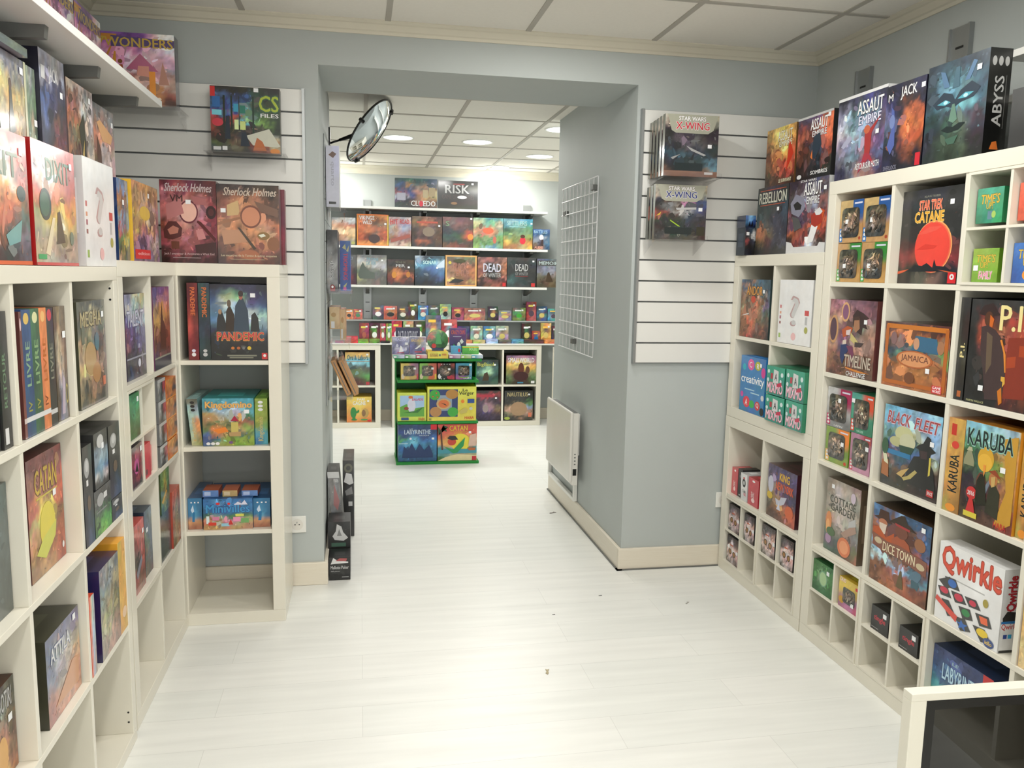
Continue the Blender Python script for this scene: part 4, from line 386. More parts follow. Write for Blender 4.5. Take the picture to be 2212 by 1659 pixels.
'battlers': ('258',[[30610,40711,40610],[20508,20608,20508],[60709,111111,50709],[80910,40305,40709],[70605,40304,40709],[60403,100806,30507]],0.4,[('t','BATTLES',0.05,0.8,0.85,0.95,'acd'),('e',0.5,0.6,0.13,0.13,'eef'),('p','433',0.45,0.2,0.5,0.5,0.62,0.5,0.62,0.15),('t','ALIENS',0.1,0.05,0.6,0.16,'ea9')],None),
'g1': ('323',[[50505,60606,60606],[40505,50405,60606],[100403,100405,40404],[130404,110404,40203],[80202,70303,40203]],0.3,[('t','CONFLICT',0.1,0.84,0.8,0.93,'bcd')],None),
'trone': ('443',[[60606,50606,60606,50505],[101010,90910,70707,70706],[111111,121211,101010,101010],[80807,60605,111111,101011],[50604,40403,80807,101009],[50604,40404,40504,50505],[90905,60604,40404,30303],[80805,50504,70504,40403],[50504,50504,60404,40403]],0.4,[('t','TRONE',0.32,0.8,0.72,0.9,'69a'),('t','DE FER',0.32,0.67,0.64,0.78,'69a'),('p','343',0.05,0.3,0.1,0.55,0.2,0.76,0.28,0.6,0.42,0.45,0.6,0.4,0.6,0.2,0.1,0.2)],(0.85,0.82)),
'fer': ('322',[[40303,40303,40303,40302],[30303,30303,40303,30302],[40303,40303,40303,30303],[50402,120703,60303,40302],[60302,130803,100503,80403],[70302,120602,50302,100503],[60202,90503,70302,60302],[30303,30303,30303,30202]],0.4,[('t','TRONE DE',0.3,0.85,0.68,0.93,'665'),('t','FER',0.32,0.7,0.66,0.82,'bbb'),('e',0.25,0.4,0.09,0.13,'c83'),('e',0.78,0.42,0.08,0.12,'b73')],(0.8,0.7)),
'sonar': ('134',[[101112,30405,40506,30506],[20507,40810,30810,101213],[61012,40810,40911,121314],[30506,40609,40610,50811],[20405,30507,30508,40710],[20304,30405,30406,40508],[10203,20304,20304,30406],[10202,20202,20203,20303]],0.35,[('t','SONAR',0.28,0.72,0.72,0.84,'cee','48a'),('p','cde',0.72,0.66,1,0.9,1,0.62,0.8,0.6),('p','8bc',0.48,0.95,0.6,0.86,0.46,0.92,0.34,0.84),('p','cde',0.0,0.88,0.08,0.62,0.02,0.7)],(0.75,0.6)),
'flick': ('c95',[[60605,70706,60705,60705],[70504,50302,60504,60705],[90706,90503,90605,80504],[100705,80604,100604,110603],[80604,110603,90605,100603],[110806,90603,80504,100604],[131206,70503,90604,121005],[100705,60403,80503,90604]],0.5,[('r',0,0,0.05,1,'da6'),('r',0.95,0,1,1,'da6'),('r',0,0.95,1,1,'da6'),('r',0,0,1,0.04,'da6'),('t','FLICK',0.22,0.48,0.7,0.74,'a76','743',0,0.2),('t','EM UP',0.35,0.32,0.75,0.5,'a76','743'),('p','222',0.1,0.1,0.3,0.25,0.6,0.2,0.45,0.12),('e',0.14,0.76,0.05,0.05,'cb4'),('e',0.45,0.82,0.2,0.06,'442')],None),
'deadw1': ('222',[[60404,100606,60404,100706],[110706,30303,50505,120806],[100605,30303,40404,100604],[90605,30303,40404,110705],[80404,20202,30303,80504],[110705,20202,20202,120706],[40303,80404,60404,50303],[30202,60403,90504,60202]],0.55,[('t','DEAD',0.2,0.5,0.8,0.78,'ccd','556'),('t','OF WINTER',0.2,0.32,0.8,0.46,'aaa','444'),('r',0.86,0.02,0.97,0.14,'c33')],None),
'deadw2': ('222',[[40404,40404,40303,40404],[30404,30303,30303,30404],[30303,30304,30303,30304],[30303,30303,30303,30303],[30303,30303,30303,30303],[30505,30404,30303,30303],[40606,30404,30404,30303],[30404,30303,40404,30303]],0.3,[('t','DEAD',0.28,0.54,0.72,0.78,'bbb','444'),('t','OF WINTER',0.28,0.4,0.72,0.5,'888'),('r',0.28,0.36,0.72,0.37,'a33'),('r',0.84,0.02,0.97,0.14,'c33')],(0.9,0.88)),
'memoire': ('444',[[60608,50608,60707,60607],[70707,60808,60708,70707],[60607,80709,90910,70808],[70708,80910,90910,70707],[60605,70605,90808,70706],[50504,60504,70605,70706],[50403,60403,70604,60504],[40403,50403,60503,50403]],0.45,[('r',0.02,0.76,1,0.94,'555'),('t','MEMOIRE',0.08,0.79,0.92,0.91,'bcc'),('p','432',0.35,0.2,0.42,0.5,0.48,0.55,0.55,0.4,0.65,0.2)],None),
'cluedo': ('133',[[30505,40706,30606,20406],[30508,110805,50606,30507],[30406,20508,110806,90705],[100505,30408,120806,111007],[101011,20305,110805,111006],[40305,30304,110705,90604],[30404,30303,60404,30303]],0.5,[('t','CLUEDO',0.38,0.06,0.96,0.24,'ddd','222'),('r',0.66,0.35,0.78,0.62,'ba8'),('r',0.8,0.4,0.95,0.7,'a97'),('e',0.62,0.14,0.05,0.1,'c34'),('r',0.05,0.25,0.25,0.5,'aab')],None),
'risk': ('111',[[30303,30303,30303],[20202,20202,30302],[20202,20202,20202],[20202,30303,20202],[20202,30202,30202],[20201,30302,20201]],0.15,[('t','RISK',0.18,0.55,0.78,0.85,'bbb','555'),('r',0.38,0.86,0.66,0.9,'944'),('t','GAME OF THRONES',0.1,0.35,0.9,0.5,'433'),('e',0.6,0.42,0.12,0.06,'eee'),('e',0.4,0.2,0.08,0.05,'864')],(0.86,0.9)),
'ora': ('a52',[[141105,141105,141105],[131105,141105,131105],[51113,51113,41113],[81213,91314,71213],[40505,50606,40505],[50604,60705,50504],[60705,60804,50805],[40603,50504,51004],[60303,50302,40602],[50202,50202,50202]],0.3,[('r',0,0.72,1,0.73,'b73'),('t','Ora & Labora',0.08,0.77,0.94,0.91,'267'),('p','455',0.1,0.5,0.35,0.58,0.5,0.5),('r',0.84,0.01,0.98,0.1,'b23')],(0.9,0.93)),
'gagne': ('ca2',[[141204,141204,141204],[141103,141305,141103],[141003,141204,141003],[140902,141103,140902],[140802,140903,140802]],0.12,[('t','PARI',0.42,0.86,0.72,0.95,'eee','333'),('t','GAGNE',0.25,0.68,0.76,0.83,'eee','333'),('e',0.27,0.38,0.12,0.22,'384'),('p','384',0.22,0.1,0.36,0.1,0.32,0.3,0.24,0.3),('p','384',0.36,0.42,0.5,0.5,0.5,0.4,0.38,0.34),('e',0.74,0.36,0.14,0.19,'b95'),('e',0.68,0.36,0.08,0.13,'864'),('e',0.3,0.1,0.12,0.03,'384'),('e',0.7,0.1,0.14,0.03,'495'),('e',0.9,0.06,0.08,0.04,'d33')],(0.86,0.84)),
'bigbook': ('132',[[30403,30404,30303],[30404,30505,30404],[30505,60908,30505],[30606,101310,40606],[40707,111412,40706],[30606,70906,30505],[20403,30505,20403],[30405,30505,20504],[30504,30404,40605]],0.35,[('t','BigBook',0.15,0.7,0.88,0.88,'bb5'),('p','432',0.35,0.15,0.42,0.45,0.55,0.5,0.62,0.3,0.6,0.15)],(0.85,0.8)),
'smallworld': ('321',[[80608,100709,110709,90608],[120807,131007,131208,110707],[141105,151306,151406,141005],[131104,110804,131104,141104],[90904,70504,80604,100904],[70805,60404,60303,70805],[50704,50403,50302,50704],[40503,40302,40202,40503]],0.4,[('t','SMALLWORLD',0.06,0.76,0.94,0.92,'eee','744'),('e',0.5,0.55,0.1,0.2,'632'),('e',0.72,0.5,0.07,0.13,'643'),('e',0.5,0.28,0.25,0.16,'422'),('r',0.84,0.03,0.96,0.12,'eee'),('r',0.38,0.03,0.58,0.08,'48a')],None),
'purpledark': ('212',[[30303,30303,30303],[100304,100304,90303],[40304,40304,40304],[40305,80607,40304],[50406,100708,80705],[40305,50408,80604],[30204,40305,40304],[20103,30204,30203]],0.45,[('r',0.02,0.78,0.7,0.87,'a34'),('e',0.38,0.4,0.12,0.14,'988')],(0.8,0.75)),
'nautil': ('222',[[20202,20202,20202],[30303,30303,30303],[20202,30303,20303],[50403,80805,50804],[100806,111109,81013],[110807,121007,110806],[70705,110806,100807],[20202,50403,30302]],0.5,[('t','NAUTILUS',0.1,0.8,0.82,0.94,'ba7','543'),('r',0.84,0.1,0.96,0.25,'d75'),('e',0.1,0.06,0.1,0.05,'ab4'),('e',0.5,0.38,0.3,0.24,'a86')],(0.86,0.87)),
'st_laby': ('146',[[20407,20407,20407,20507],[20408,30508,20408,20407],[30509,30609,30509,20509],[51106,41012,30812,20611],[20811,61214,20811,20811],[10610,20912,20811,10710],[10610,31012,31011,10710],[10608,20609,10609,10608],[10508,10508,10508,10508]],0.4,[('t','LABYRINTHE',0.16,0.74,0.84,0.86,'cde'),('t','MAGIQUE',0.54,0.68,0.8,0.72,'bcd'),('t','LE',0.3,0.87,0.38,0.9,'bcd'),('r',0.84,0.86,1,1,'d23'),('e',0.32,0.62,0.03,0.03,'eef'),('r',0.02,0.48,0.25,0.5,'bde'),('p','136',0.1,0.1,0.15,0.42,0.25,0.3,0.35,0.5,0.45,0.3,0.55,0.48,0.68,0.3,0.8,0.45,0.9,0.2,0.9,0.1)],(0.9,0.62)),
'st_catan': ('b32',[[130403,130403,130403,130403],[130403,130403,130404,130403],[130504,140603,140703,130504],[140703,151004,151204,140705],[141004,151304,151305,141108],[141005,151104,141005,120805],[30910,41011,51111,31010],[20809,41011,41011,40910],[51010,121209,121007,111108],[30703,131209,141310,121007]],0.2,[('e',0.58,0.5,0.26,0.24,'ed4'),('t','CATAN',0.3,0.82,0.76,0.96,'ec3','942'),('r',0.3,0.785,0.76,0.795,'ec3'),('t','JUNIOR',0.42,0.72,0.62,0.77,'eb4'),('r',0,0.2,1,0.32,'49a'),('p','eda',0,0,1,0,1,0.14,0.5,0.18,0.2,0.1),('p','253',0,0.95,0.06,0.85,0.26,0.92,0.14,0.98,0.24,0.8,0.1,0.84,0.02,0.7),('p','532',0.06,0.85,0.1,0.3,0.14,0.3,0.1,0.85),('e',0.36,0.52,0.11,0.1,'c43'),('p','222',0.24,0.62,0.3,0.68,0.45,0.68,0.52,0.58,0.36,0.56),('p','295',0.15,0.4,0.4,0.3,0.7,0.64,0.66,0.4,0.5,0.22,0.4,0.2),('p','b63',0.75,0.35,0.98,0.35,0.95,0.28,0.8,0.28),('p','dba',0.78,0.4,0.98,0.4,0.98,0.75,0.82,0.7),('r',0.88,0.01,0.99,0.12,'c23')],(0.82,0.78)),
'st_vergers': ('cc2',[[131403,131403,131403],[131403,131403,131403],[131403,131403,131403]],0.05,[('r',0.08,0.16,0.92,0.9,'ace'),('p','6a4',0.08,0.16,0.92,0.16,0.92,0.5,0.6,0.45,0.3,0.6,0.08,0.5),('e',0.48,0.55,0.14,0.26,'dde'),('e',0.45,0.84,0.08,0.05,'d73'),('t','BALADE',0.5,0.72,0.88,0.8,'d57'),('e',0.3,0.45,0.08,0.06,'943'),('p','373',0.2,0.3,0.6,0.36,0.9,0.5,0.7,0.3),('t','HABA',0.72,0.03,0.94,0.12,'c33'),('r',0.12,0.04,0.38,0.13,'358')],None),
'st_verger': ('cb1',[[141403,141403,141403,141403],[141302,141302,141302,141302],[141302,141302,141302,141302]],0.04,[('r',0.04,0.12,0.62,0.92,'347'),('p','9ab',0.2,0.3,0.5,0.3,0.5,0.75,0.2,0.75),('e',0.15,0.76,0.11,0.15,'4a4'),('e',0.5,0.78,0.13,0.14,'b84'),('e',0.17,0.27,0.12,0.15,'b85'),('e',0.52,0.26,0.11,0.14,'4a4'),('e',0.33,0.5,0.15,0.16,'ca7'),('e',0.33,0.5,0.11,0.12,'d74'),('p','222',0.27,0.53,0.4,0.44,0.36,0.5),('t','Le',0.72,0.86,0.82,0.94,'332'),('t','Verger',0.64,0.73,0.95,0.86,'332'),('r',0.82,0.52,0.96,0.64,'359'),('e',0.72,0.57,0.035,0.05,'e83'),('p','cb6',0.65,0.28,0.75,0.38,0.84,0.34,0.8,0.24,0.68,0.2),('e',0.89,0.36,0.035,0.05,'ccb'),('t','HABA',0.76,0.05,0.95,0.13,'c33'),('e',0.11,0.72,0.015,0.02,'d53'),('e',0.18,0.82,0.015,0.02,'d53'),('e',0.2,0.7,0.015,0.02,'d53'),('r',0.03,0.03,0.08,0.09,'994')],None),
'dob_y': ('da3',[[141203,141204,120709,90608],[141203,141203,110807,90607],[141203,131104,100706,100607],[141002,141203,120804,110506]],0.12,[('r',0.9,0.05,0.98,0.35,'c23'),('e',0.12,0.2,0.1,0.16,'dca'),('e',0.72,0.16,0.18,0.14,'ca5')],(0.78,0.7)),
'dob_g': ('7b3',[[81203,81203,130704,130503],[81103,81203,120603,130503],[71103,71103,120503,130503],[71102,81103,130603,141103]],0.12,[('r',0.9,0.05,0.98,0.35,'ec3'),('e',0.12,0.2,0.1,0.16,'dca'),('e',0.72,0.16,0.18,0.14,'d63')],(0.75,0.7)),
'dob_k': ('222',[[120404,20202,20202,100403],[30303,20202,20202,20202],[20202,20202,20202,20202],[20202,20202,20202,120304]],0.1,[('r',0.2,0.92,0.26,0.97,'eee'),('r',0.36,0.92,0.42,0.97,'eee'),('r',0.52,0.92,0.58,0.97,'eee'),('r',0.68,0.92,0.74,0.97,'eee'),('r',0.2,0.02,0.26,0.07,'eee'),('r',0.36,0.02,0.42,0.07,'eee'),('e',0.12,0.2,0.1,0.16,'eee'),('e',0.72,0.16,0.18,0.14,'b34')],(0.66,0.65)),
'dob_b': ('37a',[[40912,41012,31113,31113],[40811,30811,30811,41012],[30609,30710,40709,61012],[110510,110510,80510,40911]],0.2,[('t','DORY',0.5,0.03,0.95,0.14,'fff'),('p','8b3',0.14,0.2,0.5,0.14,0.86,0.2,0.7,0.1,0.3,0.1)],(0.88,0.92)),
'bazar': ('223',[[30305,30305,30305,30305],[30305,30306,30305,30305],[30306,30305,30306,30305]],0.1,[('t','BAZAR BIZARRE',0.1,0.4,0.9,0.88,'bbc','446'),('t','JUNIOR',0.3,0.06,0.7,0.28,'d83')],None),
'ghost': ('ddd',[[101012,90911,111113,121213],[80809,60609,80811,90911],[70710,50509,60609,101011],[60608,121213,111113,60609],[50508,110912,50508,40407]],0.4,[('t','BAZAR',0.2,0.78,0.85,0.92,'cce'),('p','eee',0.4,0.1,0.48,0.5,0.56,0.45,0.66,0.15),('e',0.3,0.5,0.07,0.1,'ccd'),('e',0.8,0.3,0.06,0.1,'ccd'),('r',0.75,0.55,0.92,0.68,'eee'),('r',0.3,0.05,0.7,0.1,'b45')],None),
'ghost2': ('ddd',[[90911,80810,110907,100911],[60609,50508,121106,111112],[60610,50508,60609,90911],[50508,70710,40406,50508]],0.4,[('t','BAZAR 2.0',0.1,0.72,0.85,0.88,'db7'),('p','eee',0.3,0.3,0.7,0.6,0.66,0.48,0.45,0.3),('e',0.82,0.3,0.08,0.1,'c6a'),('r',0.3,0.1,0.75,0.16,'b34')],None),
'crazy': ('426',[[60307,70308,70308],[50307,60307,60307],[40307,40306,50407],[40306,40306,40306],[30205,30305,30305]],0.15,[('t','CRAZY CUPS',0.1,0.78,0.92,0.92,'d64','637'),('r',0.2,0.68,0.7,0.7,'bbc'),('p','4a5',0.15,0.28,0.25,0.42,0.35,0.36,0.22,0.18),('p','ddd',0.6,0.52,0.72,0.62,0.85,0.5,0.72,0.42),('e',0.55,0.4,0.1,0.09,'eee'),('p','dde',0.36,0.28,0.44,0.34,0.52,0.08,0.42,0.06)],None),
'low_teal': ('ddd',[[51109,121214],[41008,111213]],0.1,[('r',0.05,0.2,0.3,0.7,'eee')],None),
'low_green': ('ddd',[[51105,121312],[41004,111211]],0.1,[('r',0.05,0.2,0.3,0.7,'eee')],None),
'low_red': ('ddd',[[140607,141111],[130405,131010]],0.1,[('r',0.05,0.2,0.3,0.7,'eee')],None),
'low_mauve': ('ddd',[[120810,121112],[100609,111011]],0.1,[('r',0.05,0.2,0.3,0.7,'eee')],None),
'low_lime': ('ddd',[[101305,121311],[91204,111208]],0.1,[('r',0.05,0.2,0.3,0.7,'eee')],None),
'low_blue': ('ddd',[[41112,121314],[31011,111213]],0.1,[('r',0.05,0.2,0.3,0.7,'eee')],None),
'low_yellow': ('ca2',[[141303,141404,141303],[141302,141303,141202]],0.04,[('t','KAYANAK',0.12,0.25,0.5,0.75,'a64','c85'),('r',0.54,0.35,0.64,0.65,'886'),('t','HABA',0.7,0.45,0.92,0.75,'c43')],None),
'flat_green': ('4a3',[[51104,51104,61105],[41003,41003,51104]],0.1,[('t','SOLEIL',0.4,0.5,0.9,0.85,'cea'),('r',0,0.85,1,1,'db3')],None),
'blue_abc': ('48b',[[40912,41012,40912],[30911,40912,30911]],0.1,[('e',0.8,0.45,0.12,0.25,'c34')],None),
'quarto': ('ddd',[[121213,121214],[121213,121214],[121213,121213],[121213,121213]],0.03,[('p','643',0.2,0.85,0.5,0.91,0.8,0.87,0.55,0.8),('t','quarto',0.3,0.35,0.62,0.74,'aab',None,-90),('r',0.2,0.05,0.75,0.09,'333')],None),
'abalone': ('222',[[20202,30303],[30303,60606],[80808,50505],[70707,80808],[80808,90909],[90909,80808],[80808,80808],[40404,30303]],0.25,[('t','abalone',0.3,0.22,0.66,0.5,'222','eee',-90),('r',0.3,0.02,0.75,0.1,'933'),('e',0.5,0.09,0.2,0.04,'711'),('e',0.5,0.09,0.1,0.02,'eee')],None),
'triominos': ('24a',[[20510,30610],[20410,20510],[20510,20410],[20510,20510]],0.15,[('t','TRIOMINOS',0.32,0.22,0.72,0.76,'c34',None,-90),('p','bb8',0.3,0.1,0.7,0.18,0.5,0.06),('p','bb8',0.2,0.86,0.5,0.94,0.6,0.82),('p','bb8',0.6,0.8,0.9,0.92,0.8,0.78),('r',0.3,0.02,0.6,0.08,'d6a')],None),
'kraft': ('b86',[[121007,121007],[111007,121007],[110906,110906]],0.12,[('r',0.15,0.05,0.5,0.35,'ccc'),('e',0.4,0.65,0.25,0.1,'a85')],None),
'poker_a': ('222',[[30303,20202,30303],[20202,30303,20202],[20202,20202,20202],[20202,20202,20202],[30303,20202,20202]],0.3,[('p','ccc',0.3,0.62,0.2,0.7,0.35,0.8,0.4,0.95,0.6,0.9,0.68,0.78,0.9,0.66,0.7,0.6),('p','888',0.4,0.7,0.5,0.85,0.62,0.7),('t','POKER',0.1,0.26,0.92,0.38,'bba'),('e',0.31,0.32,0.07,0.05,'998'),('r',0.1,0.1,0.9,0.14,'ddd'),('r',0.15,0.48,0.8,0.56,'465')],None),
'poker_b': ('111',[[20202,20202,20202],[20202,30303,20202],[20202,20202,20202],[10101,10101,10101]],0.2,[('t','Mallette Poker',0.08,0.48,0.92,0.62,'ccc'),('t','200 pieces',0.08,0.34,0.5,0.42,'aaa'),('r',0.6,0.1,0.92,0.14,'999'),('p','ddd',0.08,0.7,0.2,0.98,0.4,0.86,0.9,0.8,0.9,0.74,0.3,0.72),('p','a55',0.3,0.84,0.5,0.96,0.85,0.94,0.8,0.82)],None),
'poker_c': ('333',[[80808,70707,80808],[80808,90909,80808],[80808,80808,70707],[30303,20202,30303],[20202,20202,20202],[20202,20202,20202]],0.3,[('p','a77',0.3,0.62,0.5,0.86,0.85,0.66,0.62,0.55),('r',0,0.93,1,1,'ccc'),('t','POKER',0.5,0.88,0.9,0.92,'ddd'),('p','eee',0.9,0.0,0.98,0,1,0.5,0.95,0.5)],None),
'poker_d': ('222',[[30303,20202,30303],[20202,20202,20202],[30303,40404,30303],[20202,20202,20202],[20202,20202,20202],[20202,20202,20202]],0.3,[('e',0.5,0.9,0.38,0.06,'665'),('e',0.5,0.9,0.2,0.03,'333'),('p','ddd',0.1,0.72,0.3,0.84,0.8,0.82,0.95,0.7,0.6,0.68),('p','888',0.2,0.6,0.8,0.66,0.9,0.56,0.3,0.54),('r',0.5,0.4,0.85,0.46,'ccc')],None),
}
MISC = ['4a3','c43','d84','a36','27b','8b5','c93','545','b65','385','d55','669','e94','937','4ab','864']
def lv(n): return tuple(((x/15+.055)/1.055)**2.4 if x else 0.0 for x in (n//10000, n//100 % 100, n % 100))
def grid_of(rows):      # each patch is one number: red, green and blue level, two digits each, 0 to 15
    return np.array([[lv(n) for n in r] for r in rows], dtype=float)
def vnoise(u, v, rng, n):
    g = rng.random((n+2, n+2)); x = u*n; y = v*n; i = np.clip(x.astype(int), 0, n); j = np.clip(y.astype(int), 0, n)
    fx = x-i; fy = y-j; fx = fx*fx*(3-2*fx); fy = fy*fy*(3-2*fy)
    return (g[j, i]*(1-fx)+g[j, i+1]*fx)*(1-fy)+(g[j+1, i]*(1-fx)+g[j+1, i+1]*fx)*fy
def field(gr, amp, seed, nu, nv):
    u, v = np.meshgrid(np.linspace(0, 1, nu+1), np.linspace(0, 1, nv+1))      # v up
    rng = np.random.default_rng(seed); R, C = gr.shape[:2]
    wu = sum((vnoise(u, v, rng, k)-.5)*a for k, a in ((5, .22), (11, .2), (23, .16)))*amp*1.5
    wv = sum((vnoise(u, v, rng, k)-.5)*a for k, a in ((5, .22), (11, .2), (23, .16)))*amp*1.5
    x = np.clip((u+wu)*C-.5, 0, C-1.001); y = np.clip((1-v+wv)*R-.5, 0, max(R-1.001, 0)); i = x.astype(int); j = y.astype(int)
    fx = (x-i)[..., None]; fy = (y-j)[..., None]; i2 = np.minimum(i+1, C-1); j2 = np.minimum(j+1, R-1)
    fx = fx*fx*(3-2*fx); fy = fy*fy*(3-2*fy)
    c = (gr[j, i]*(1-fx)+gr[j, i2]*fx)*(1-fy)+(gr[j2, i]*(1-fx)+gr[j2, i2]*fx)*fy
    k = 1+amp*1.3*((vnoise(u, v, rng, 19)-.5)+(vnoise(u, v, rng, 9)-.5)+.8*(vnoise(u, v, rng, 31)-.5))
    g = c.mean(axis=2, keepdims=True); c = g+(c-g)*.84
    t = (vnoise(u, v, rng, 11)-.5)*amp*.5
    c = c*k[..., None]; c[..., 0] *= 1+t; c[..., 2] *= 1-t
    return np.clip(c, .002, 1)
TX = {}
def text_mesh(s, off):
    if (s, off) in TX: return TX[(s, off)]
    cu = bpy.data.curves.new('lettering', 'FONT'); cu.body = s; cu.size = 1; cu.resolution_u = 2; cu.offset = off
    o = bpy.data.objects.new('lettering', cu); COL.objects.link(o)
    bpy.context.view_layer.update()
    me = bpy.data.meshes.new_from_object(o.evaluated_get(bpy.context.evaluated_depsgraph_get()))
    vs = [(v.co.x, v.co.y) for v in me.vertices]; fs = [tuple(p.vertices) for p in me.polygons]
    bpy.data.objects.remove(o); bpy.data.curves.remove(cu); bpy.data.meshes.remove(me)
    TX[(s, off)] = (vs, fs); return vs, fs
def art(m, items, w, h, far, k0=1):
    k = k0; dy = .0005 if far else .00006
    for it in items:
        kk = it[0]; y = -dy*k; k += 1
        if kk == 'r':
            _, x0, y0, x1, y1, c = it[:6]
            m.poly([(x0*w,y,y0*h),(x1*w,y,y0*h),(x1*w,y,y1*h),(x0*w,y,y1*h)], srgb(c))
        elif kk == 'e':
            _, cx, cy, a, b, c = it[:6]; n = 14 if far else 28
            m.poly([((cx+a*math.cos(2*PI*i/n))*w, y, (cy+b*math.sin(2*PI*i/n))*h) for i in range(n)], srgb(c))
        elif kk == 'p':
            q = it[2:]; pts = [(q[i]*w, y, q[i+1]*h) for i in range(0, len(q), 2)]
            ar = sum(pts[i][0]*pts[(i+1)%len(pts)][2]-pts[(i+1)%len(pts)][0]*pts[i][2] for i in range(len(pts)))
            m.poly(pts if ar > 0 else pts[::-1], srgb(it[1]))
        elif kk == 't':
            _, s, x0, y0, x1, y1, c = it[:7]
            out = it[7] if len(it) > 7 else None; rot = it[8] if len(it) > 8 else 0; sh = it[9] if len(it) > 9 else 0
            base, tf = text_mesh(s, 0)
            def tr(p):
                X, Y = p[0]+sh*p[1], p[1]
                return (-Y, X) if rot == 90 else (Y, -X) if rot == -90 else (X, Y)
            bb = [tr(p) for p in base]
            if not bb: continue
            a0 = min(p[0] for p in bb); a1 = max(p[0] for p in bb); b0 = min(p[1] for p in bb); b1 = max(p[1] for p in bb)
            def fit(p, y):
                X, Y = tr(p); return ((x0+(X-a0)/(a1-a0)*(x1-x0))*w, y, (y0+(Y-b0)/(b1-b0)*(y1-y0))*h)
            if out and not far:      # lettering outline
                for q in range(8):
                    ox, oy = .05*math.cos(q*PI/4), .05*math.sin(q*PI/4)
                    m.raw([fit((p[0]+ox, p[1]+oy), y-q*dy*.1) for p in base], tf, srgb(out))
                y -= dy; k += 1
            for q, (ox, oy) in enumerate(((0, 0), (.018, 0), (-.018, 0), (0, .012))):     # heavier weight
                m.raw([fit((p[0]+ox, p[1]+oy), y-q*dy*.1) for p in base], tf, srgb(c))
    return k
STK = None
def printed_box(kind, style, face, plane, h0, h1, z0, z1, dep, label, group, opt=None):
    global STK
    opt = opt or {}
    if face == 'F': loc = (h0, plane, z0); rz = 0
    elif face == 'R': loc = (plane, h0, z0); rz = -PI/2
    else: loc = (plane, h0, z0); rz = PI/2
    w = abs(h1-h0); h = z1-z0; dist = math.hypot(loc[0], loc[1]); far = dist > 5
    if style[0] == '#':
        rng = random.Random(zlib.crc32(label.encode())); c = style[1:]
        def num(q): return int(q[0], 16)*10000+int(q[1], 16)*100+int(q[2], 16)
        def j(): return sum(max(1, min(15, int(x, 16)+rng.choice((-2,-1,0,1,2))))*k for x, k in zip(c, (10000, 100, 1)))
        a = rng.choice(MISC); gs = [[j(), j(), j()], [j(), num(a), j()], [j(), num(rng.choice(MISC)), j()], [j(), j(), j()]]
        if h < .06: gs = [[num(c)]*3, [j(), j(), j()]]
        side, amp, items, stk = c, .5, [], ((.75, .82) if h > .09 and rng.random() < .7 else None)
        if h > .08:
            items = [('e', .5, .38, .2+.1*rng.random(), .16, rng.choice(['eed','dc7','fff','222',a])), ('r', .18, .74, .66, .84, rng.choice(['eee','ed6','fff','fc5']))]
    else: side, gs, amp, items, stk = ST[style]
    seed = zlib.crc32((style+label).encode()) % 99991
    px = 1764/max(dist, 1)
    nu = int(min(64, max(5, w*px/(4 if far else 4.5)))); nv = int(min(70, max(5, h*px/(4 if far else 4.5))))
    c = field(grid_of(gs), amp, seed, nu, nv)
    m = MB(); e = .0
    vs = [(w*i/nu, 0, h*j/nv) for j in range(nv+1) for i in range(nu+1)]
    fs = [(j*(nu+1)+i, j*(nu+1)+i+1, (j+1)*(nu+1)+i+1, (j+1)*(nu+1)+i) for j in range(nv) for i in range(nu)]
    m.raw(vs, fs, [tuple(x) for x in c.reshape(-1, 3)])
    # body with the lid's lower rim showing as a fine step
    s = srgb(side); q = [(0,0),(w,0),(w,dep),(0,dep)]
    for k in range(4):
        if k == 0: continue
        a, b = q[k], q[(k+1) % 4]
        m.poly([(a[0],a[1],0),(b[0],b[1],0),(b[0],b[1],h),(a[0],a[1],h)], s)
    m.poly([(0,0,h),(w,0,h),(w,dep,h),(0,dep,h)], s); m.poly([(0,0,0),(0,dep,0),(w,dep,0),(w,0,0)], s)
    if dep > .04 and dist < 5 and h > .08:       # printed bands on the sides and top
        s2 = tuple(min(1, x*1.8+.02) for x in s)
        for X, sg in ((0,-1),(w,1)):
            Xe = X+sg*.0004; pts = [(Xe, dep*.2, h*.3), (Xe, dep*.8, h*.3), (Xe, dep*.8, h*.8), (Xe, dep*.2, h*.8)]
            m.poly(pts if sg > 0 else pts[::-1], s2)
        m.poly([(w*.25, dep*.25, h+.0004), (w*.75, dep*.25, h+.0004), (w*.75, dep*.6, h+.0004), (w*.25, dep*.6, h+.0004)], s2)
    k0 = 1
    if style[0] != '#' and amp >= .17 and h > .1 and w > .05:      # painted brush marks of the illustration
        rs = random.Random(seed); n = int((45 if far else 230)*min(1, w/.2)*(amp**.7)*1.1); dd = .00002 if far else .000003; A = w/h
        for q in range(n):
            u, v = rs.random(), rs.random(); big = rs.random()
            L = (.02+.13*big**4); T = L*rs.uniform(.15, .8); th = rs.choice((rs.uniform(-.5, .5), rs.uniform(1.0, 2.2)))
            if not (L < u < 1-L and L < v < 1-L): continue
            g = c[int(v*nv), int(u*nu)]; g2 = c[rs.randrange(nv+1), rs.randrange(nu+1)]; f = rs.choice((.5, .7, .82, 1.2, 1.4, 1.75)); mixk = rs.choice((0, .1, .3))
            cc = tuple(float(min(1, (g[e_]*(1-mixk)+g2[e_]*mixk)*f+(.01 if f > 1 else 0))) for e_ in range(3))
            ct, st_ = math.cos(th), math.sin(th); P_ = [(math.cos(q_*PI/4)*rs.uniform(.55, 1.1), math.sin(q_*PI/4)*rs.uniform(.5, 1.1)) for q_ in range(8)]
            y = -.0001-dd*q
            m.poly([((u+(a*L*ct-b_*T*st_))*w, y, (v+(a*L*st_+b_*T*ct)*A)*h) for a, b_ in P_ ], cc)
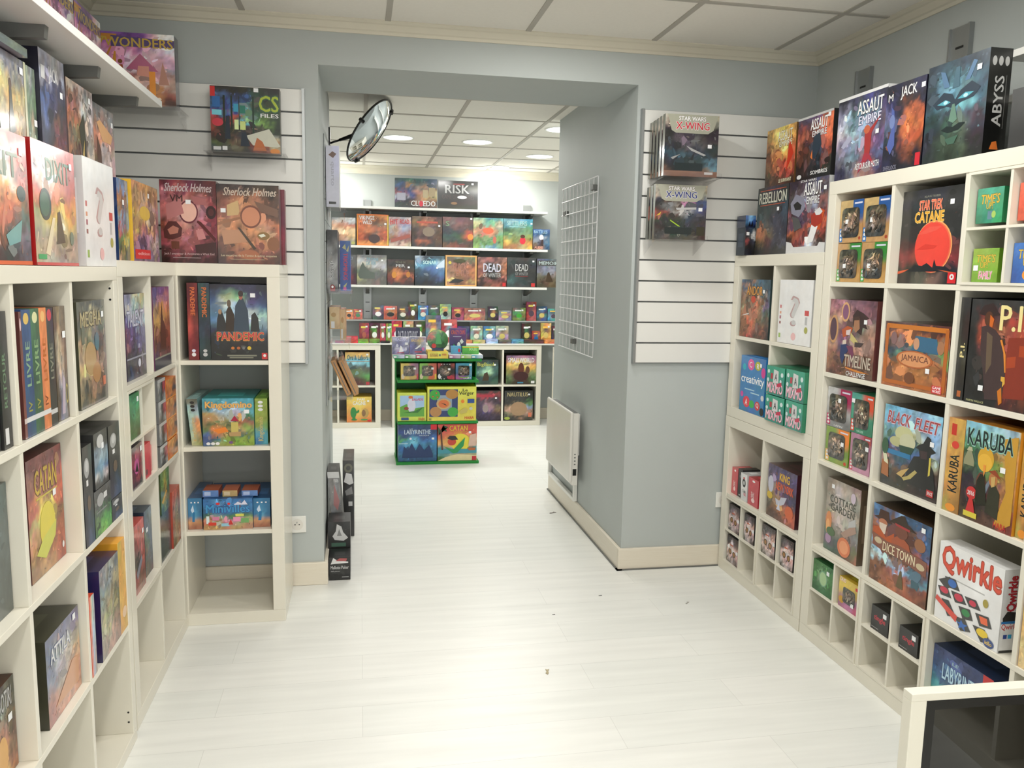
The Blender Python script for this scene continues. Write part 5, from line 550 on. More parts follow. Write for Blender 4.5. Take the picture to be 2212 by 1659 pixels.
        k0 = 2+int((.0001+dd*n)/(.0005 if far else .00006))
    k = art(m, items, w, h, far, k0)
    for tb in ('tab', 'tab2'):
        if tb in opt:
            x0, y0, x1, y1, cc = opt[tb]; k = art(m, [('r', x0, y0, x1, y1, cc)]+([('e', (x0+x1)/2, y0+(y1-y0)*f, (x1-x0)*.28, (y1-y0)*.11, 'eee') for f in (.2,.5,.8)] if tb == 'tab2' else [('r', x0+.06, y1-.1, x1-.06, y1-.06, 'dde')]), w, h, far, k+2)
    for sd in ('near', 'left'):      # printing on the box side that faces the camera
        if sd in opt:
            mm = MB(); art(mm, opt[sd], dep, h, far, 8)
            vs = [(w-y, u, z) for u, y, z in mm.v] if sd == 'near' else [(y, dep-u, z) for u, y, z in mm.v]
            m.raw(vs, mm.f, mm.c)
    glossy = kind in ('game_tin', 'blister_pack') or (zlib.crc32(label.encode()) % 3 == 0) or style in ('wonder', 'd_red', 'd_orange', 'question')
    if 'skew' in opt:
        m.v = [(x+opt['skew']*(z/h if opt['skew'] < 0 else 1-z/h)*1.0, y, z) for x, y, z in m.v]
    o = m.build(kind, M['gloss' if glossy else 'print'], None, colors=True)
    o.location = loc; o.rotation_euler = (0, 0, rz)
    tag(o, label, {'board_game_box': 'board game', 'card_game_box': 'card game', 'game_tin': 'game tin', 'blister_pack': 'toy pack'}[kind], group)
    if 'win' in opt:
        x0, y0, x1, y1 = opt['win']; W, H = (x1-x0)*w, (y1-y0)*h; n = 10
        cc = field(grid_of([[40403,40403,30302],[50504,80705,40302],[60605,100807,50403],[70606,90807,60504],[60504,80706,50403],[30303,40404,30303]]), .9, seed+5, n, n)
        mm = MB(); r = .16; k += 2; wy = -(.0005 if far else .00006)*k-.0003
        def rc(i, j):
            a, b = i/n, j/n; cx = max(r, min(1-r, a)); cy = max(r, min(1-r, b)); dx, dz = a-cx, b-cy; L = math.hypot(dx, dz)
            if L > 1e-6:
                mxl = max(abs(dx), abs(dz)); a, b = cx+dx*mxl/L, cy+dz*mxl/L
            return (x0*w+a*W, wy, y0*h+b*H)
        mm.raw([rc(i, j) for j in range(n+1) for i in range(n+1)], [(j*(n+1)+i, j*(n+1)+i+1, (j+1)*(n+1)+i+1, (j+1)*(n+1)+i) for j in range(n) for i in range(n)], [tuple(x) for x in cc.reshape(-1, 3)])
        rs = random.Random(seed+9)
        for q in range(26 if far else 60):
            u, v = rs.uniform(.2, .8), rs.uniform(.15, .8); L = rs.uniform(.04, .13); th = rs.uniform(0, PI); f = rs.choice((.3, .6, 1.5, 2.2, 3))
            g = cc[int(v*n), int(u*n)]; ct, st_ = math.cos(th), math.sin(th)
            mm.poly([(x0*w+(u+a*L*ct-b_*L*.5*st_)*W, wy-.00004*(q+1), y0*h+(v+a*L*st_+b_*L*.5*ct)*H) for a, b_ in ((-1, 0), (-.3, -.8), (1, -.2), (.4, .8))], tuple(float(min(1, z_*f)) for z_ in g))
        k += 25
        tag(mm.build('window', M['window'], o, colors=True), label='clear plastic window with a figure behind it')
    if stk:
        if STK is None: STK = MB().box(-.0095, .0095, -.0003, 0, -.008, .008)
        if STK.__class__ is MB:
            st = STK.build('price_sticker', M['sticker'], o); STK = st.data
        else:
            st = bpy.data.objects.new('price_sticker', STK); COL.objects.link(st); st.parent = o
        st.location = (stk[0]*w, -(.0005 if far else .00006)*(k+2)-.0004, stk[1]*h)
    return o
BOXES = [
('board_game_box','snow','R',1.83,2.999,2.696,1.8506,2.16,0.29,'white edged box of a snow battle with a red figure,on the tall right shelving','board games standing on top of the right shelving'),
('board_game_box','jack','R',1.825,2.694,2.487,1.8506,2.144,0.29,'dark blue box with a burning orange face,left of the largest black box','board games standing on top of the right shelving'),
('board_game_box','abyss','R',1.82,2.473,2.207,1.8506,2.156,0.075,'big black box with a teal glowing face and a lettered spine,on the right shelving','board games standing on top of the right shelving',{'near': [('r',0,0,1,1,'111'),('t','ABYSS',0.3,0.27,0.72,0.74,'ccc',None,90),('r',0.8,0.25,0.82,0.75,'888'),('e',0.22,0.88,0.1,0.045,'ccc'),('e',0.5,0.88,0.1,0.045,'ccc'),('e',0.78,0.88,0.1,0.045,'ccc'),('p','d73',0.3,0.05,0.7,0.05,0.6,0.13,0.4,0.12)]}),
('board_game_box','rebellion','R',1.83,3.624,3.344,1.5806,1.885,0.29,'dark grey box between two red lines of lettering,on the lower right shelving top','board games standing on the corner shelving'),
('board_game_box','as_red','R',1.825,3.33,3.025,1.5806,1.883,0.29,'grey edged box with a red armoured battle,under the box with an orange sky','board games standing on the corner shelving'),
('board_game_box','as_yellow','R',1.84,3.587,3.33,1.8866,2.139,0.07,'yellow and orange battle box stacked on the dark grey box','board games standing on the corner shelving'),
('board_game_box','as_orange','R',1.835,3.306,3.04,1.8846,2.142,0.29,'box with an orange sky and a dark armoured figure,stacked on the red battle box','board games standing on the corner shelving'),
('card_game_box','sw_card','F',3.66,1.794,1.846,1.5806,1.71,0.09,'small black and white card game beside the dark grey box,lower one','board games standing on the corner shelving'),
('card_game_box','sw_blue','F',3.67,1.796,1.848,1.7111,1.767,0.09,'small glowing blue card game on top of the black and white one','board games standing on the corner shelving'),
('board_game_box','win_blue','R',1.83,2.938,2.79,1.6131,1.772,0.15,'tan window box with blue corner,upper row next to the shelving side','window boxes in the top right cell',{'win': (0.1,0.12,0.86,0.82),'tab': (0.55,0.66,1,1,'259'),'tab2': (0.02,0.02,0.16,0.34,'37b')}),
('board_game_box','win_blue','R',1.83,2.787,2.63,1.6111,1.771,0.15,'tan window box with blue corner,upper row next to the red planet box','window boxes in the top right cell',{'win': (0.1,0.12,0.86,0.82),'tab': (0.55,0.7,1,1,'259'),'tab2': (0.02,0.02,0.16,0.34,'37b')}),
('board_game_box','win_green','R',1.83,2.938,2.784,1.4646,1.6105,0.15,'tan window box with green corner,lower row next to the shelving side','window boxes in the top right cell',{'win': (0.1,0.1,0.86,0.84),'tab': (0.52,0.68,1,1,'383'),'tab2': (0.02,0.02,0.16,0.34,'4a5')}),
('board_game_box','win_green','R',1.83,2.781,2.633,1.4646,1.61,0.15,'tan window box with green corner,lower row next to the red planet box','window boxes in the top right cell',{'win': (0.1,0.1,0.86,0.84),'tab': (0.52,0.7,1,1,'383'),'tab2': (0.02,0.02,0.16,0.34,'4a5')}),
('board_game_box','st_planet','R',1.845,2.585,2.294,1.4646,1.775,0.29,'black box with a huge red planet','board games in the right shelving cells'),
('board_game_box','tu_green','R',1.83,2.217,2.114,1.6471,1.75,0.08,'emerald green party game box in the upper insert cell','board games in the right shelving cells'),
('board_game_box','tu_lime','R',1.83,2.213,2.111,1.4731,1.573,0.08,'lime green party game box in the lower insert cell','board games in the right shelving cells'),
('board_game_box','tu_orange','R',1.83,2.056,1.96,1.6471,1.752,0.08,'orange red party game box cut by the right edge of the photo','board games in the right shelving cells'),
('board_game_box','tu_blue','R',1.83,2.057,1.961,1.4731,1.585,0.08,'blue party game box in the lower right insert cell','board games in the right shelving cells'),
('board_game_box','timeline','R',1.815,2.938,2.64,1.1111,1.398,0.29,'mauve box with oval portals and a leaping long haired man','board games in the right shelving cells'),
('board_game_box','jamaica','R',1.815,2.585,2.259,1.1111,1.333,0.27,'orange box with a carved frame and a pink oval name plate','board games in the right shelving cells'),
('board_game_box','pi_spine','R',1.82,2.231,2.192,1.1111,1.426,0.29,'black box turned spine out with cream initials,left of the detective box','board games in the right shelving cells'),
('board_game_box','pi','R',1.815,2.18,1.947,1.1111,1.423,0.29,'black detective box with tall cream initials and a red lit coat','board games in the right shelving cells'),
('board_game_box','win_magenta','R',1.83,2.936,2.776,0.8981,1.054,0.15,'silver window box with magenta corner','window boxes in the third row cell',{'win': (0.1,0.16,0.84,0.84),'tab': (0.55,0.66,1,1,'a25'),'tab2': (0.02,0.04,0.18,0.32,'b36')}),
('board_game_box','win_teal','R',1.83,2.772,2.637,0.9031,1.053,0.15,'teal window box with red corner','window boxes in the third row cell',{'win': (0.12,0.14,0.82,0.86),'tab': (0.65,0.62,1,1,'d53'),'tab2': (0.02,0.04,0.18,0.34,'d54')}),
('board_game_box','win_olive','R',1.83,2.928,2.772,0.7576,0.897,0.15,'olive green window box with orange corner','window boxes in the third row cell',{'win': (0.12,0.14,0.84,0.86),'tab': (0.55,0.62,1,1,'e83'),'tab2': (0.02,0.02,0.18,0.34,'eb7')}),
('board_game_box','win_pink','R',1.83,2.762,2.636,0.7576,0.902,0.15,'pink window box with dark red corner','window boxes in the third row cell',{'win': (0.12,0.12,0.9,0.88),'tab': (0.65,0.8,1,1,'a33'),'tab2': (0.02,0.02,0.18,0.3,'c35')}),
('board_game_box','blackfleet','R',1.83,2.571,2.278,0.7576,1.042,0.27,'light blue box with a billowing pale sailing ship','board games in the right shelving cells'),
('board_game_box','karuba_spine','R',1.815,2.231,2.16,0.7576,1.054,0.29,'orange jungle game box turned spine out','board games in the right shelving cells'),
('board_game_box','karuba','R',1.815,2.158,1.947,0.7576,1.057,0.075,'jungle game box with a gold mask and red trophy mark','board games in the right shelving cells'),
('board_game_box','karuba_spine','R',1.825,1.945,1.899,0.7576,1.053,0.29,'orange spine at the right edge of the photo,right of the jungle box','board games in the right shelving cells'),
('board_game_box','cottage','R',1.83,2.894,2.671,0.4041,0.696,0.075,'brown wooden plank box with an orange flower pot','board games in the right shelving cells'),
('board_game_box','dice','R',1.815,2.569,2.264,0.4041,0.683,0.25,'blue sky western box with bearded cowboys and a wooden sign','board games in the right shelving cells'),
('board_game_box','qwirkle','R',1.815,2.221,1.954,0.4041,0.656,0.07,'white box with black tiles in coloured shapes','board games in the right shelving cells',{'near': [('r',0,0,1,1,'ddd'),('t','Qwirkle',0.25,0.5,0.72,0.92,'b23','811',90),('p','222',0.1,0.42,0.3,0.5,0.9,0.48,0.9,0.38,0.12,0.38),('r',0.05,0.03,0.95,0.38,'eee'),('t','Qwirkle',0.08,0.27,0.95,0.35,'c33'),('r',0.05,0.35,0.95,0.38,'27b'),('r',0.2,0.17,0.38,0.22,'249'),('r',0.42,0.17,0.6,0.22,'3ad'),('r',0.05,0.0,0.95,0.03,'222')]}),
('board_game_box','sliver','R',1.815,1.877,1.802,0.4041,0.597,0.2,'orange yellow box cut by the right photo edge,right of the white tile box','board games in the right shelving cells'),
('board_game_box','green_round','R',1.815,2.928,2.786,0.2221,0.347,0.1,'dark green square box with a pale oval,in the bottom row insert','board games in the right shelving cells'),
('board_game_box','win_yellow','R',1.82,2.751,2.628,0.2221,0.34,0.1,'small yellow window box in the bottom row insert','board games in the right shelving cells',{'win': (0.22,0.2,0.86,0.72)}),
('card_game_box','tingle','R',1.82,2.543,2.445,0.2221,0.311,0.085,'small black box with red scrawl,upper left of the two','small black boxes in the bottom inserts'),
('card_game_box','tingle','R',1.82,2.385,2.289,0.2221,0.301,0.085,'small black box with red scrawl,nearer to the blue labyrinth box','small black boxes in the bottom inserts'),
('board_game_box','labyr','R',1.835,2.231,1.975,0.0506,0.306,0.25,'dark blue night box with a red corner,behind the white framed glass case','board games in the right shelving cells'),
('board_game_box','andor','R',1.815,3.709,3.426,1.1952,1.467,0.07,'crowded fantasy heroes box with teal and orange paint,beside the white one','board games in the corner shelving cells'),
('board_game_box','question','R',1.82,3.35,3.078,1.1952,1.469,0.1,'plain white box with a question mark made of tiny pictures,right shelving','board games in the corner shelving cells'),
('board_game_box','creativity','R',1.81,3.659,3.415,0.8417,1.106,0.07,'bright blue box with coloured bubbles and white lettering','board games in the corner shelving cells'),
('card_game_box','mixmo','R',1.795,3.376,3.217,0.9626,1.089,0.16,'teal letter box,upper left of the block of four','teal letter game boxes'),
('card_game_box','mixmo','R',1.79,3.197,3.047,0.9631,1.093,0.16,'teal letter box,upper right of the block of four','teal letter game boxes'),
('card_game_box','mixmo','R',1.795,3.373,3.207,0.8417,0.959,0.16,'teal letter box,lower left of the block of four','teal letter game boxes'),
('card_game_box','mixmo','R',1.79,3.186,3.047,0.8417,0.961,0.16,'teal letter box,lower right of the block of four','teal letter game boxes'),
('card_game_box','red_box','R',1.83,3.732,3.668,0.4041,0.536,0.09,'slim red box at the left of the white card box','board games in the corner shelving cells'),
('card_game_box','black_box','R',1.83,3.664,3.618,0.4041,0.544,0.09,'slim black box leaning between the red and white boxes','board games in the corner shelving cells'),
('card_game_box','white_tall','R',1.82,3.616,3.552,0.4041,0.535,0.12,'white card box with a black round emblem','board games in the corner shelving cells',{'skew': 0.01}),
('card_game_box','red_box','R',1.82,3.534,3.433,0.4041,0.535,0.12,'red box with white emblems,right of the white card box','board games in the corner shelving cells'),
('board_game_box','king','R',1.825,3.36,3.112,0.4041,0.644,0.25,'purple monster box with yellow and orange arched lettering','board games in the corner shelving cells'),
('card_game_box','skull','R',1.815,3.712,3.598,0.2221,0.356,0.1,'black box with painted skull,topmost at the far end','skull boxes in the corner inserts'),
('card_game_box','skull','R',1.815,3.544,3.443,0.2221,0.354,0.1,'black box with painted skull,second from the far end of the top row','skull boxes in the corner inserts'),
('card_game_box','skull','R',1.815,3.713,3.593,0.0591,0.194,0.1,'black box with painted skull,alone in the lower row','skull boxes in the corner inserts'),
('card_game_box','skull','R',1.815,3.367,3.246,0.2221,0.359,0.1,'black box with painted skull,third in the top row','skull boxes in the corner inserts'),
('card_game_box','skull','R',1.815,3.194,3.087,0.2221,0.355,0.1,'black box with painted skull,nearest the tall shelving','skull boxes in the corner inserts'),
('board_game_box','d_orange','L',-0.72,1.717,2.009,1.4706,1.747,0.08,'orange red box with a balloon at the left edge of the photo','board games standing on top of the near left shelving'),
('board_game_box','d_red','L',-0.715,2.022,2.301,1.4706,1.751,0.08,'bright red edged box with a dark hot air balloon,beside the white box','board games standing on top of the near left shelving'),
('board_game_box','question','L',-0.705,2.334,2.603,1.4706,1.754,0.08,'white shrink wrapped box on top of the left shelving','board games standing on top of the near left shelving',{'left': [('r',0.2,0.75,0.75,0.86,'542'),('r',0.2,0.62,0.75,0.72,'623'),('r',0.2,0.48,0.75,0.58,'643'),('r',0.2,0.34,0.75,0.44,'752'),('p','c33',0.4,0.04,0.6,0.08,0.5,0.12)]}),
('board_game_box','u_gold','L',-0.8,2.095,2.257,1.6906,1.958,0.07,'golden box with a tall dark statue','board games in the high row on the left wall shelf'),
('board_game_box','u_green','L',-0.8,2.26,2.316,1.6906,1.955,0.07,'pale green landscape box behind the golden one','board games in the high row on the left wall shelf'),
('board_game_box','u_jack','L',-0.79,2.319,2.5,1.6906,2.013,0.07,'grey topped dark blue box with a fiery face,high on the left wall','board games in the high row on the left wall shelf'),
('board_game_box','u_bird','L',-0.8,2.544,2.773,1.6906,1.991,0.07,'rust and white box with a black bird mask','board games in the high row on the left wall shelf'),
('board_game_box','u_desert','L',-0.8,2.774,2.989,1.6906,1.97,0.07,'brown desert rock box,last in the high row','board games in the high row on the left wall shelf'),
('board_game_box','u_flat','L',-0.78,2.064,2.22,1.9606,1.981,0.25,'grey flat box lying on the golden statue box','board games in the high row on the left wall shelf'),
('board_game_box','wonder','L',-0.93,2.785,3.07,2.0666,2.351,0.07,'pink pyramid box at the top left corner of the photo','boxes with pyramids on the top left shelf'),
('board_game_box','wonder','L',-0.93,3.075,3.36,2.0666,2.351,0.07,'pink pyramid box seen at a slant beside the front facing one','boxes with pyramids on the top left shelf'),
('board_game_box','wonder','F',3.6,-1.012,-0.724,2.1106,2.387,0.07,'pink and gold pyramid box facing the camera at the end of the shelf','boxes with pyramids on the top left shelf'),
('board_game_box','bt_blue','L',-0.75,2.803,2.931,1.4906,1.748,0.045,'blue box of colourful crowd behind the white shrink wrapped box','board games on top of the left corner shelving'),
('board_game_box','bt_yellow','L',-0.74,2.937,3.293,1.4906,1.758,0.055,'yellow edged box with a red label at its foot','board games on top of the left corner shelving'),
('board_game_box','sher_red','F',3.44,-0.765,-0.555,1.4906,1.81,0.08,'red detective box with a magnifying glass','board games on top of the left corner shelving'),
('board_game_box','sher_brown','F',3.43,-0.552,-0.316,1.4906,1.8,0.08,'brown detective box with a magnifying glass','board games on top of the left corner shelving'),
('board_game_box','dark_red','F',3.53,-0.408,-0.303,1.4906,1.795,0.06,'dark red box peeking out behind the brown detective box','board games on top of the left corner shelving'),
('board_game_box','csfiles','F',3.7,-0.61,-0.33,1.9576,2.225,0.055,'dark green night box with an open notebook on the clear shelf','box on a clear shelf'),
('board_game_box','blackspine','L',-0.71,1.781,1.824,1.0976,1.377,0.28,'black spine with pale green lettering at the left edge','board games in the near left shelving'),
('board_game_box','darkgame','L',-0.715,1.72,1.778,1.0976,1.364,0.28,'dark box cut by the left photo edge,upper row','board games in the near left shelving'),
('board_game_box','spine_red','L',-0.71,1.888,1.901,1.0976,1.372,0.28,'dark red spine,first of the slim boxes','slim spines in the near left shelving'),
('board_game_box','spine_blue','L',-0.71,1.901,1.95,1.0976,1.375,0.28,'blue spine between red and green','slim spines in the near left shelving'),
('board_game_box','spine_green','L',-0.71,1.95,1.999,1.0976,1.375,0.28,'green spine between blue and orange','slim spines in the near left shelving'),
('board_game_box','spine_orange','L',-0.71,1.999,2.042,1.0976,1.375,0.28,'orange spine beside the dark one','slim spines in the near left shelving'),
('board_game_box','spine_dark','L',-0.71,2.042,2.084,1.0976,1.373,0.28,'charcoal spine with a pink spot at the top','slim spines in the near left shelving'),
('board_game_box','parchment','L',-0.715,2.102,2.178,1.0976,1.373,0.28,'brown parchment box with a pale dress and gold ring','board games in the near left shelving'),
('board_game_box','machine','L',-0.715,2.266,2.498,1.0976,1.378,0.25,'dark box with a gold armoured machine','board games in the near left shelving'),
('board_game_box','teal_dark','L',-0.73,1.693,1.824,0.7446,1.022,0.28,'dark teal box at the left edge of the photo','board games in the near left shelving'),
('board_game_box','catan','L',-0.74,1.955,2.175,0.7446,1.032,0.25,'maroon box with a yellow sun over red hills','board games in the near left shelving'),
('card_game_box','cloud_black','L',-0.7,2.203,2.275,0.7446,1.01,0.12,'tall black box with grey cloud emblem,nearest and leftmost','black cloud emblem boxes'),
('card_game_box','cloud_blue','L',-0.7,2.297,2.416,0.8741,1.026,0.12,'black box with a light blue striped middle','black cloud emblem boxes'),
('card_game_box','cloud_green','L',-0.7,2.28,2.426,0.7446,0.872,0.12,'black box with a bright green foot','black cloud emblem boxes'),
('card_game_box','cloud_black','L',-0.7,2.426,2.533,0.8106,1.023,0.12,'tall black box with grey cloud emblem beside the shelf side','black cloud emblem boxes'),
('card_game_box','cloud_black','L',-0.7,2.43,2.533,0.7446,0.809,0.12,'low black box under the right tall one','black cloud emblem boxes'),
('board_game_box','attila','L',-0.72,1.95,2.174,0.3916,0.608,0.2,'blue and sandy orange box in a cell of its own','board games in the near left shelving'),
('board_game_box','giants','L',-0.74,1.706,1.824,0.3916,0.599,0.25,'dark box with an orange glow at the bottom left of the photo','board games in the near left shelving'),
('board_game_box','orange_thin','L',-0.7,2.2005,2.238,0.3916,0.612,0.035,'small orange box in front of the blue box','board games in the near left shelving'),
('board_game_box','bluebig','L',-0.7,2.287,2.463,0.3916,0.651,0.2,'big blue box with a navy side panel','board games in the near left shelving'),
('board_game_box','yellow_thin','L',-0.7,2.463,2.533,0.3916,0.67,0.25,'tall yellow box beside the shelf side','board games in the near left shelving'),
('board_game_box','purple','L',-0.73,2.759,2.999,1.1062,1.383,0.25,'purple box with pale splashed lettering','board games in the left corner shelving'),
('board_game_box','city','L',-0.715,3.054,3.305,1.1062,1.4,0.25,'sunset city box with a dark tower','board games in the left corner shelving'),
('board_game_box','emerald','L',-0.712,2.693,2.814,0.9271,1.07,0.1,'emerald misty box in the small insert','board games in the left corner shelving'),
('board_game_box','magentabox','L',-0.712,2.688,2.823,0.7638,0.902,0.1,'dark box with magenta creature in the small insert','board games in the left corner shelving'),
('card_game_box','redplain','L',-0.712,2.852,2.93,0.7638,0.88,0.1,'plain red box,nearer one of the pair','board games in the left corner shelving'),
('card_game_box','redplain','L',-0.722,2.943,2.986,0.7638,0.856,0.1,'plain red box,farther one of the pair','board games in the left corner shelving'),
('card_game_box','bw_comic','L',-0.71,3.057,3.171,0.9929,1.0713,0.1,'grey and red comic box,topmost of its pile','grey comic boxes in a pile'),
('card_game_box','bw_comic','L',-0.71,3.057,3.171,0.9134,0.9918,0.1,'grey and red comic box,second from top of its pile','grey comic boxes in a pile'),
('card_game_box','bw_comic','L',-0.71,3.057,3.171,0.8339,0.9123,0.1,'grey and red comic box,third from top of its pile','grey comic boxes in a pile'),
('card_game_box','bw_comic','L',-0.71,3.057,3.171,0.7544,0.8295,0.1,'grey and red comic box,lowest of its pile','grey comic boxes in a pile'),
('card_game_box','orange_comic','L',-0.709,3.174,3.338,0.9809,1.0553,0.1,'orange comic box,topmost of its pile','orange comic boxes in a pile'),
('card_game_box','orange_comic','L',-0.709,3.174,3.338,0.9054,0.9798,0.1,'orange comic box,second from top of its pile','orange comic boxes in a pile'),
('card_game_box','orange_comic','L',-0.709,3.174,3.338,0.8299,0.9043,0.1,'orange comic box,third from top of its pile','orange comic boxes in a pile'),
('card_game_box','orange_comic','L',-0.709,3.174,3.338,0.7544,0.8255,0.1,'orange comic box,lowest of its pile','orange comic boxes in a pile'),
('board_game_box','robot','L',-0.725,2.713,2.856,0.4025,0.636,0.12,'red box with a grey robot','board games in the left corner shelving'),
('board_game_box','robot_blue','L',-0.735,2.9,2.999,0.4025,0.636,0.15,'blue grey robot box right of the red robot one','board games in the left corner shelving'),
('board_game_box','darkgreen','L',-0.715,3.032,3.198,0.4025,0.575,0.15,'dark green box under the green and yellow box','board games in the left corner shelving'),
('board_game_box','yellowgreen','L',-0.715,3.064,3.198,0.5751,0.73,0.15,'green and yellow box on the dark green box','board games in the left corner shelving'),
('board_game_box','rustbox','L',-0.708,3.201,3.33,0.4025,0.624,0.15,'rust red box at the far end of the bottom row','board games in the left corner shelving'),
('board_game_box','pan_red','F',3.43,-0.675,-0.635,1.1062,1.413,0.28,'red spine with orange vertical lettering','boxes in the single column shelving'),
('board_game_box','pan_teal','F',3.43,-0.633,-0.59,1.1062,1.413,0.28,'dark teal spine with orange vertical lettering','boxes in the single column shelving'),
('board_game_box','pandemic','F',3.425,-0.588,-0.369,1.1062,1.409,0.28,'box with four people against a glowing sky','boxes in the single column shelving'),
('board_game_box','kdom_side','F',3.44,-0.676,-0.634,0.7544,0.947,0.27,'pale blue spine leaning beside the castle box','boxes in the single column shelving',{'skew': -0.018}),
('board_game_box','kdom','F',3.425,-0.63,-0.43,0.7544,0.95,0.27,'sky blue box with a castle among fields','boxes in the single column shelving'),
('board_game_box','kdom_spine','F',3.44,-0.428,-0.378,0.7544,0.946,0.27,'green spine right of the castle box','boxes in the single column shelving'),
('board_game_box','mini_side','F',3.44,-0.701,-0.646,0.4025,0.534,0.27,'blue box end with a small tower,left of the village box','boxes in the single column shelving'),
('board_game_box','mini','F',3.425,-0.639,-0.444,0.4025,0.5315,0.27,'blue village box with a row of little houses','boxes in the single column shelving'),
('board_game_box','mini_side','F',3.44,-0.443,-0.375,0.4025,0.526,0.27,'blue box end with a small tower,right of the village box','boxes in the single column shelving'),
('card_game_box','deck_blue','F',3.455,-0.644,-0.582,0.5331,0.561,0.1,'small flat deck on the blue village box,left one','flat decks on the village box'),
('card_game_box','deck_gold','F',3.455,-0.566,-0.507,0.5331,0.559,0.1,'small flat deck on the blue village box,middle one','flat decks on the village box'),
('card_game_box','deck_blue','F',3.455,-0.49,-0.426,0.5331,0.557,0.1,'small flat deck on the blue village box,right one','flat decks on the village box'),
('board_game_box','cluedo','F',7.83,0.323,0.715,2.0696,2.336,0.07,'dark blue box with playing cards on the top far shelf','big boxes on the upper far shelf'),
('board_game_box','risk','F',7.83,0.724,1.101,2.0696,2.33,0.07,'black box with silver lettering on the top far shelf','big boxes on the upper far shelf'),
('board_game_box','f1','F',7.83,-0.254,-0.04,1.7106,1.96,0.07,'pale desert box at the left end of the second far shelf','board games on the second far shelf'),
('board_game_box','vikings','F',7.83,-0.027,0.263,1.7106,1.996,0.07,'orange framed box of a fiery battle','board games on the second far shelf'),
('board_game_box','hitroad','F',7.83,0.267,0.474,1.7106,1.98,0.07,'light box with red lettering and a red road','board games on the second far shelf'),
('board_game_box','tank','F',7.83,0.482,0.765,1.7106,1.991,0.07,'dark brown battle box between the red road and dark red boxes','board games on the second far shelf'),
('board_game_box','samur','F',7.83,0.77,1.057,1.7106,1.995,0.07,'dark red and green box in the middle of the second far shelf','board games on the second far shelf'),
('board_game_box','fairy','F',7.83,1.061,1.348,1.7106,1.996,0.07,'green forest box with a red shape','board games on the second far shelf'),
('board_game_box','settlers','F',7.83,1.352,1.638,1.7106,1.996,0.07,'turquoise and yellow countryside box','board games on the second far shelf'),
('board_game_box','battlers','F',7.83,1.643,1.808,1.7106,1.904,0.07,'small bright blue box at the right end of the far shelf','board games on the second far shelf'),
('board_game_box','g1','F',7.83,-0.182,-0.034,1.3476,1.62,0.07,'dark box with red glow partly behind the blue spine','board games on the third far shelf'),
('board_game_box','trone','F',7.83,-0.029,0.245,1.3476,1.624,0.07,'grey castle box under a cloudy sky','board games on the third far shelf'),
('board_game_box','fer','F',7.83,0.253,0.501,1.3476,1.587,0.07,'dark box lit by orange candle light','board games on the third far shelf'),
('board_game_box','sonar','F',7.83,0.509,0.79,1.3476,1.627,0.07,'teal box with white searchlight beams','board games on the third far shelf'),
('board_game_box','flick','F',7.83,0.799,1.098,1.3476,1.638,0.07,'tan framed western box','board games on the third far shelf'),
('board_game_box','deadw1','F',7.83,1.107,1.391,1.3476,1.628,0.07,'black box with large white lettering ringed by faces','board games on the third far shelf'),
('board_game_box','deadw2','F',7.83,1.396,1.679,1.3476,1.63,0.07,'black box with large white lettering and plain dark ground','board games on the third far shelf'),
('board_game_box','memoire','F',7.83,1.688,1.939,1.3476,1.623,0.07,'grey stormy soldier box at the right end','board games on the third far shelf'),
('game_tin','#5a4','F',7.95,-0.239,-0.149,1.0156,1.109,0.05,'green little game on the low far shelf','small games on the low far shelf'),
('game_tin','#d83','F',7.95,-0.144,-0.066,1.0156,1.11,0.05,'green and orange little game on the low far shelf','small games on the low far shelf'),
('game_tin','#d53','F',7.95,-0.062,0.02,1.0156,1.111,0.05,'red with blue band little game on the low far shelf','small games on the low far shelf'),
('card_game_box','#335','F',7.95,0.116,0.222,1.0156,1.153,0.05,'dark floral little game on the low far shelf','small games on the low far shelf'),
('game_tin','#d43','F',7.95,0.222,0.349,1.0156,1.145,0.05,'red and yellow little game on the low far shelf','small games on the low far shelf'),
('game_tin','#422','F',7.95,0.354,0.456,1.0156,1.142,0.05,'black with red letters little game on the low far shelf','small games on the low far shelf'),
('card_game_box','#543','F',7.95,0.456,0.545,1.0156,1.188,0.05,'tall brown little game on the low far shelf','small games on the low far shelf'),
('card_game_box','#38b','F',7.95,0.549,0.648,1.0156,1.153,0.05,'light blue little game on the low far shelf','small games on the low far shelf'),
('card_game_box','#444','F',7.95,0.652,0.751,1.0156,1.155,0.05,'charcoal little game on the low far shelf','small games on the low far shelf'),
('card_game_box','#9b9','F',7.95,0.76,0.868,1.0156,1.169,0.05,'silver green little game on the low far shelf','small games on the low far shelf'),
('game_tin','#a35','F',7.95,0.877,0.995,1.0156,1.139,0.05,'pink little game on the low far shelf','small games on the low far shelf'),
('game_tin','#b64','F',7.95,1.0,1.206,1.0156,1.132,0.05,'wide sunset little game on the low far shelf','small games on the low far shelf'),
('game_tin','#333','F',7.95,1.233,1.33,1.0156,1.152,0.05,'black and white little game on the low far shelf','small games on the low far shelf'),
('game_tin','#999','F',7.95,1.34,1.465,1.0156,1.113,0.05,'silver little game on the low far shelf','small games on the low far shelf'),
('game_tin','#684','F',7.95,1.479,1.609,1.0156,1.141,0.05,'green field little game on the low far shelf','small games on the low far shelf'),
('card_game_box','#a33','F',7.95,1.619,1.717,1.0156,1.202,0.05,'tall red little game on the low far shelf','small games on the low far shelf'),
('game_tin','#257','F',7.95,1.722,1.826,1.0156,1.158,0.05,'blue framed little game on the low far shelf','small games on the low far shelf'),
('game_tin','#49b','F',7.95,1.835,1.954,1.0156,1.136,0.05,'pale blue little game on the low far shelf','small games on the low far shelf'),
('card_game_box','#a34','F',7.86,-0.011,0.08,0.8051,0.985,0.03,'crimson with oval little box in the back row on the far worktop','small games on the far worktop'),
